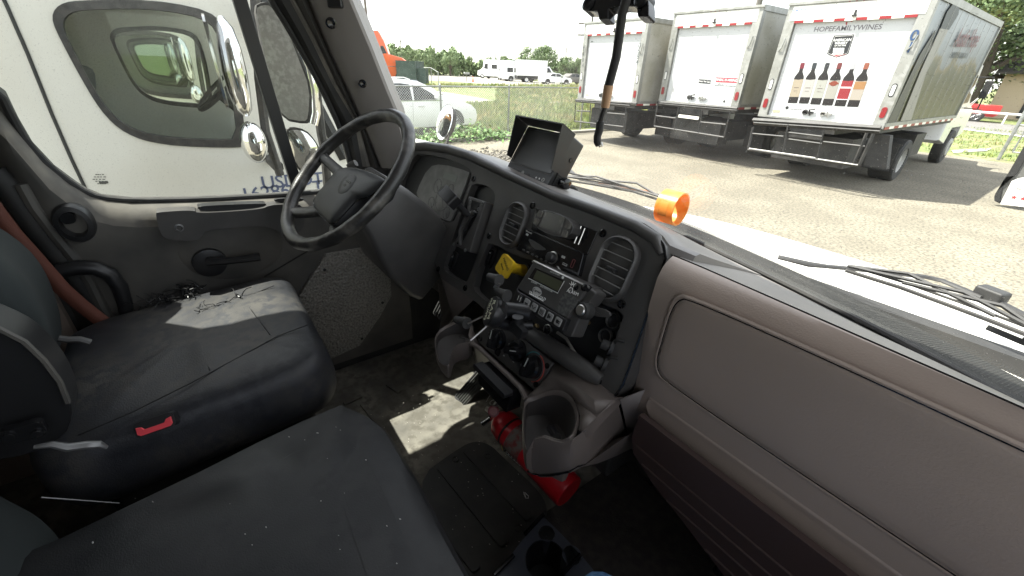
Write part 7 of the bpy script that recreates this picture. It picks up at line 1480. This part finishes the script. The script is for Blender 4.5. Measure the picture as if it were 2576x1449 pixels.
# house and pickups over the street
hs = empty('house', (0, 0, 0), 'tan house with dark roof and wide dark garage opening on the right', 'house')
g = G(); g.b(-9, 9, -5, 5, 0, 3.4); g.add([(-9, -5, 3.4), (-9, 5, 3.4), (-9, 0, 5.2)], [(0, 1, 2)]); g.build('wall', mat('tan_wall', (.5, .4, .28), .8), hs)
g = G(); g.loft([[V((x, y, z)) for y, z in [(-5.8, 3.15), (0, 5.4), (5.8, 3.15), (5.8, 3.3), (0, 5.6), (-5.8, 3.3)]] for x in (-9.5, 9.5)]); g.build('roof', mat('dark_shingle', (.06, .055, .05), .9), hs)
g = G(); g.b(-7.2, -1.5, -5.06, -4.9, .1, 2.6); g.build('garage_opening', blackpl, hs); g = G(); g.b(1, 3, -5.06, -4.9, 1, 2.4); g.build('window', darkglass, hs)
ph_ = at(2560, 285, 'z', 0); hs.location = (2.8, 58, 0); hs.scale = (1, 1, 1.0)
p1 = vehicle('pickup_truck', 'bright red pickup truck with stickers in its rear side window across the street', 'pickup', PU_, 1.95, carred, [(1.0, .38), (4.3, .38)], pw)
d0 = 46.; c = at(2500, 285, 'y', d0); place(p1, (c.x+.2, d0, 0), rad(100), 1.08)
g = G(); F = Fr((.99, 2.2, 1.45), (0, 1, 0), (0, 0, 1)); g.box(F, (0, 0, 0), (.3, .12, .02)); g.box(F, (0, -.17, 0), (.3, .12, .02)); g.build('window_sticker', whiteprint, p1)
p2 = vehicle('pickup_truck', 'red pickup truck mostly hidden behind the nearest box truck mirror', 'pickup', PU_, 1.95, carred, [(1.0, .38), (4.3, .38)], pw)
c = at(2448, 270, 'y', 46); place(p2, (c.x-1.5, 47, 0), rad(95), 1.0)
# ================================================================ TREES AND POLES
leafm = mat('tree_foliage', (.12, .175, .075), .75, c2=(.2, .26, .11), ns=.5, nlo=.42, nhi=.6, c3=(.07, .11, .045), n3=1.6)
bark = mat('tree_bark', (.08, .065, .05), .9)
def tree_mesh(h, r, seed, n_=1500, base_=.3, ls=1.):
    rnd = random.Random(seed); root = empty('tree', (0, 0, 0), '', 'tree'); g = G(); cl_ = []
    g.tube([V((0, 0, 0)), V((.1, .05, h*.3)), V((-.05, .1, h*.6))], [r*.09, r*.07, r*.03], 8)
    for k in range(9):
        a = rnd.uniform(0, 6.28); e_ = rnd.uniform(.25, 1.); R = r*rnd.uniform(.35, .82); z = h*(base_+(1-base_)*rnd.uniform(.15, .85)); c = V((R*math.cos(a), R*math.sin(a), z)); cl_.append((c, r*rnd.uniform(.28, .5)))
        g.tube([V((0, .05, h*.25)), V((0, 0, h*.3)).lerp(c, .5), c], [r*.04, r*.03, r*.01], 5)
    g.build('trunk', bark, root)
    for k in range(16):
        a = rnd.uniform(0, 6.28); R = r*math.sqrt(rnd.random())*.8; z = h*(base_+.05+(1-base_)*.78*rnd.random()); sc2 = 1-.5*abs((z/h-base_)/(1-base_)-.45); cl_.append((V((R*math.cos(a)*sc2, R*math.sin(a)*sc2, z)), r*rnd.uniform(.22, .42)*sc2))
    cl_.append((V((0, 0, h*.84)), r*.3)); g = G()
    for i in range(n_):
        c, R = rnd.choice(cl_); d = V((rnd.gauss(0, 1), rnd.gauss(0, 1), rnd.gauss(0, 1))).normalized(); p = c+d*R*(rnd.random()**.35)*rnd.uniform(.8, 1.15); s_ = r*rnd.uniform(.03, .06)*ls
        u_ = (d.cross(V((rnd.gauss(0, 1), rnd.gauss(0, 1), rnd.gauss(0, 1))))).normalized(); v_ = (u_.cross(d)+d*rnd.uniform(-.6, .6)).normalized()
        g.add([p-u_*s_, p+v_*s_*.7, p+u_*s_, p-v_*s_*.7], [(0, 1, 2, 3)])
    g.build('crown', leafm, root, smooth=False, recalc=False); return root
protos = [tree_mesh(7, 3.6, 1, 4500, .1), tree_mesh(8, 3.2, 2, 4500, .12), tree_mesh(6, 3.8, 3, 4500, .06)]
def tree(pr, first, x, y, h, label, rz, wid=1.):
    t = pr if first else copy_tree(pr); t['label'] = label; t['group'] = 'trees along the far edge of the yard'; t.location = (x, y, 0); h0 = (7, 8, 6)[protos.index(pr)] if pr in protos else 7
    t.scale = (h/h0*wid, h/h0*wid, h/h0); t.rotation_euler = (0, 0, rz); return t
used = set()
def tq_(xb, ytop, wpx, label, i, D=105., yb=None):
    pr = protos[i % 3]; d = ray(*B4(xb, 420)); d2 = V((d.x, d.y, 0)).normalized(); P = V((CAM.x, CAM.y, 0))+d2*D
    dep = (V((P.x, P.y, 2))-CAM).dot(FW); tp = at(*B4(xb, ytop), 'x', P.x) if abs(d.x) > .5 else at(*B4(xb, ytop), 'y', P.y); h = tp.z; h0 = (7, 8, 6)[i % 3]; r0 = (3.6, 3.2, 3.8)[i % 3]
    wid = (wpx*.22323*dep/FPX/2/1.05)/(h/h0*r0); t = tree(pr, pr not in used, P.x, P.y, h, label, random.uniform(0, 6), wid); used.add(pr)
tq_(275, 195, 150, 'tree with tall pale top right behind the orange semi truck', 1)
tq_(400, 205, 150, 'second tree from the orange semi truck in the left tree row', 0, 108)
tq_(520, 190, 170, 'tall bushy tree in the middle of the left tree row', 1, 110)
tq_(705, 200, 175, 'rounded tree above the pale old truck in the tree row', 0, 112)
tq_(925, 208, 260, 'wide spreading tree above the beam trailer', 2, 112)
tq_(1135, 275, 130, 'small loose tree above the brown shed', 1, 118)
tq_(1270, 315, 110, 'lowest small bush tree right of the brown shed', 2, 118)
tq_(1380, 285, 170, 'mid height tree above the motorhome', 0, 115)
tq_(1545, 275, 200, 'broad tree between the motorhome and the biggest tree', 2, 118)
tq_(1800, 165, 330, 'left half crown of the biggest tree group behind the white box van', 0, 104)
tq_(1985, 145, 340, 'biggest and tallest tree, directly behind the white box van', 2, 106)
tq_(2230, 275, 220, 'tree behind the tall dark green container', 0, 112)
tq_(2350, 300, 180, 'last tree of the row, next to the left box truck', 2, 112)
# low hedge line that closes the gaps
g = G(); random.seed(31)
for _ in range(17000):
    x = random.uniform(180, 2450); D = random.uniform(116, 126); d = ray(*B4(x, 420)); d2 = V((d.x, d.y, 0)).normalized(); P = V((CAM.x, CAM.y, 0))+d2*D; top = interp(x, [(200, 5.8), (1040, 5.4), (1120, 3.3), (1300, 3.3), (1650, 4.2), (2450, 4.2)])+1.8*noise.noise(V((x*.012, 0, 2)))+.9*noise.noise(V((x*.05, 3, 2)))
    P.z = top*random.random()**.7; s_ = random.uniform(.16, .42); a = random.uniform(0, 6.3); u_ = V((math.cos(a), math.sin(a), random.uniform(-.5, .5))); v_ = V((-math.sin(a)*.5, math.cos(a)*.5, random.uniform(.4, 1)))
    g.add([P-u_*s_, P+v_*s_, P+u_*s_, P-v_*s_], [(0, 1, 2, 3)])
tag(g.build('far_undergrowth', leafm, smooth=False, recalc=False), 'continuous dark undergrowth behind the far yard vehicles', 'undergrowth', kind='stuff')
rt = tree_mesh(7, 3.6, 9, 16000, .0, .5); rt['label'] = 'large leafy green tree right of the wine bottle truck'; rt['group'] = 'trees over the street'; c = at(2500, 150, 'y', 52); rt.location = (c.x-.4, 52, 0); rt.scale = (1.9, 1.9, 1.62); rt.rotation_euler = (0, 0, 1)
rt = copy_tree(protos[2]); rt['label'] = 'tree with bare twigs behind the far top corner of the wine bottle truck'; rt['group'] = 'trees over the street'; c = at(2450, 150, 'y', 60); rt.location = (c.x-1.5, 60, 0); rt.scale = (1.3, 1.3, 1.9)
wood = mat('grey_pole_wood', (.13, .12, .11), .9)
def pole(qb, qt, D, label, arm=0, r=.15, tr=False):
    d = ray(*qb); d2 = V((d.x, d.y, 0)).normalized(); P = V((CAM.x, CAM.y, 0))+d2*D; tp = at(*qt, 'x', P.x) if abs(d.x) > .5 else at(*qt, 'y', P.y)
    root = empty('utility_pole', P, label, 'utility pole', 'utility poles on the horizon'); g = G(); g.tube([P, V((P.x, P.y, tp.z))], [r, r*.7], 8); g.build('pole_shaft', wood, root)
    if arm:
        g = G(); n_ = V((-d2.y, d2.x, 0)); 
        for k in range(arm): c = V((P.x, P.y, tp.z-.5-.9*k)); g.tube([c-n_*1.2, c+n_*1.2], .07, 4)
        g.build('crossarm', wood, root)
    if tr: g = G(); g.tube([V((P.x+.4, P.y, tp.z-1.8)), V((P.x+.4, P.y, tp.z-1.1))], .22, 8); g.build('transformer', galv, root)
pole((935, 160), (925, -30), 60, 'thick utility pole with a transformer left of the orange truck', 0, .2)
pole(B4(110, 180), B4(98, 30), 62, 'thin pole rising above the orange semi truck', 0, .07)
pole(B4(377, 300), B4(374, 95), 115, 'pole above the left tree row', 1)
pole(B4(1295, 370), B4(1293, 190), 120, 'thinner pole left of the two standing above the motorhome', 0, .1)
pole(B4(1437, 350), B4(1437, 195), 120, 'pole right of the two standing above the motorhome', 0)
pole(B4(2222, 340), B4(2226, 195), 120, 'pole just right of the biggest tree', 0)
pole(D6(205, 280), D6(200, 172), 45, 'pole top with crossarms over the left box truck', 2, .12)
pole((1896, 60), (1908, -8), 40, 'dark pole top between the middle and right box trucks', 0, .3)
# small things in the middle distance
f2 = empty('far_fence', at(*B4(600, 610), 'z', 0), 'short length of taller pipe fence behind the white crossover', 'fence')
ps = [at(*B4(x, y), 'z', 0) for x, y in ((225, 615), (458, 610), (717, 625), (797, 680))]
for p, ty in zip(ps, (455, 468, 472, 480)):
    g = G(); g.tube([p, V((p.x, p.y, 1.9 if ty < 480 else 1.6))], .045, 6); g.build('post', galv, f2)
g = G(); g.tube([V((p.x, p.y, 1.9 if i < 3 else 1.6)) for i, p in enumerate(ps)], .03, 5); g.build('top_rail', galv, f2)
mp = at(*B4(1110, 582), 'z', 0); mbx = empty('mailbox', mp, 'small roadside mailbox on a dark post', 'mailbox'); hh = sc_(B4(1110, 582), 18)
g = G(); g.tube([mp, mp+V((0, 0, hh))], .07, 6); g.build('post', wood, mbx); g = G(); g.pr(Fr(mp+V((0, 0, hh)), (0, 1, 0), (0, 0, 1)), rrect(0, .12, .95, .3, .1), -.15, .15); g.build('box', galv, mbx)
cp_ = at(*B4(1180, 582), 'z', 0); cn = empty('traffic_cone', cp_, 'orange traffic cone at the roadside by the mailbox', 'traffic cone'); F = Fr(cp_, (1, 0, 0), (0, 1, 0)); g = G(); g.lathe(F, [(.2, .04), (.05, .8), (.03, .82)], 14); g.build('cone_body', orange, cn); g = G(); g.box(F, (0, 0, .02), (.5, .5, .04)); g.build('base', orange, cn); g = G(); g.lathe(F, [(.145, .3), (.1, .5)], 14, cap=False); g.build('white_stripe', whiteprint, cn)
sp2 = at(*B4(2170, 685), 'z', 0); g = G(); g.tube([sp2, sp2+V((0, 0, 1.5))], .03, 6); g.box(Fr(sp2+V((0, 0, 1.5)), (.5, 1, 0), (0, 0, 1)), (0, 0, 0), (.35, .2, .02)); tag(g.build('roadside_sign', galv), 'small sign on a thin post near the white sedan', 'sign')
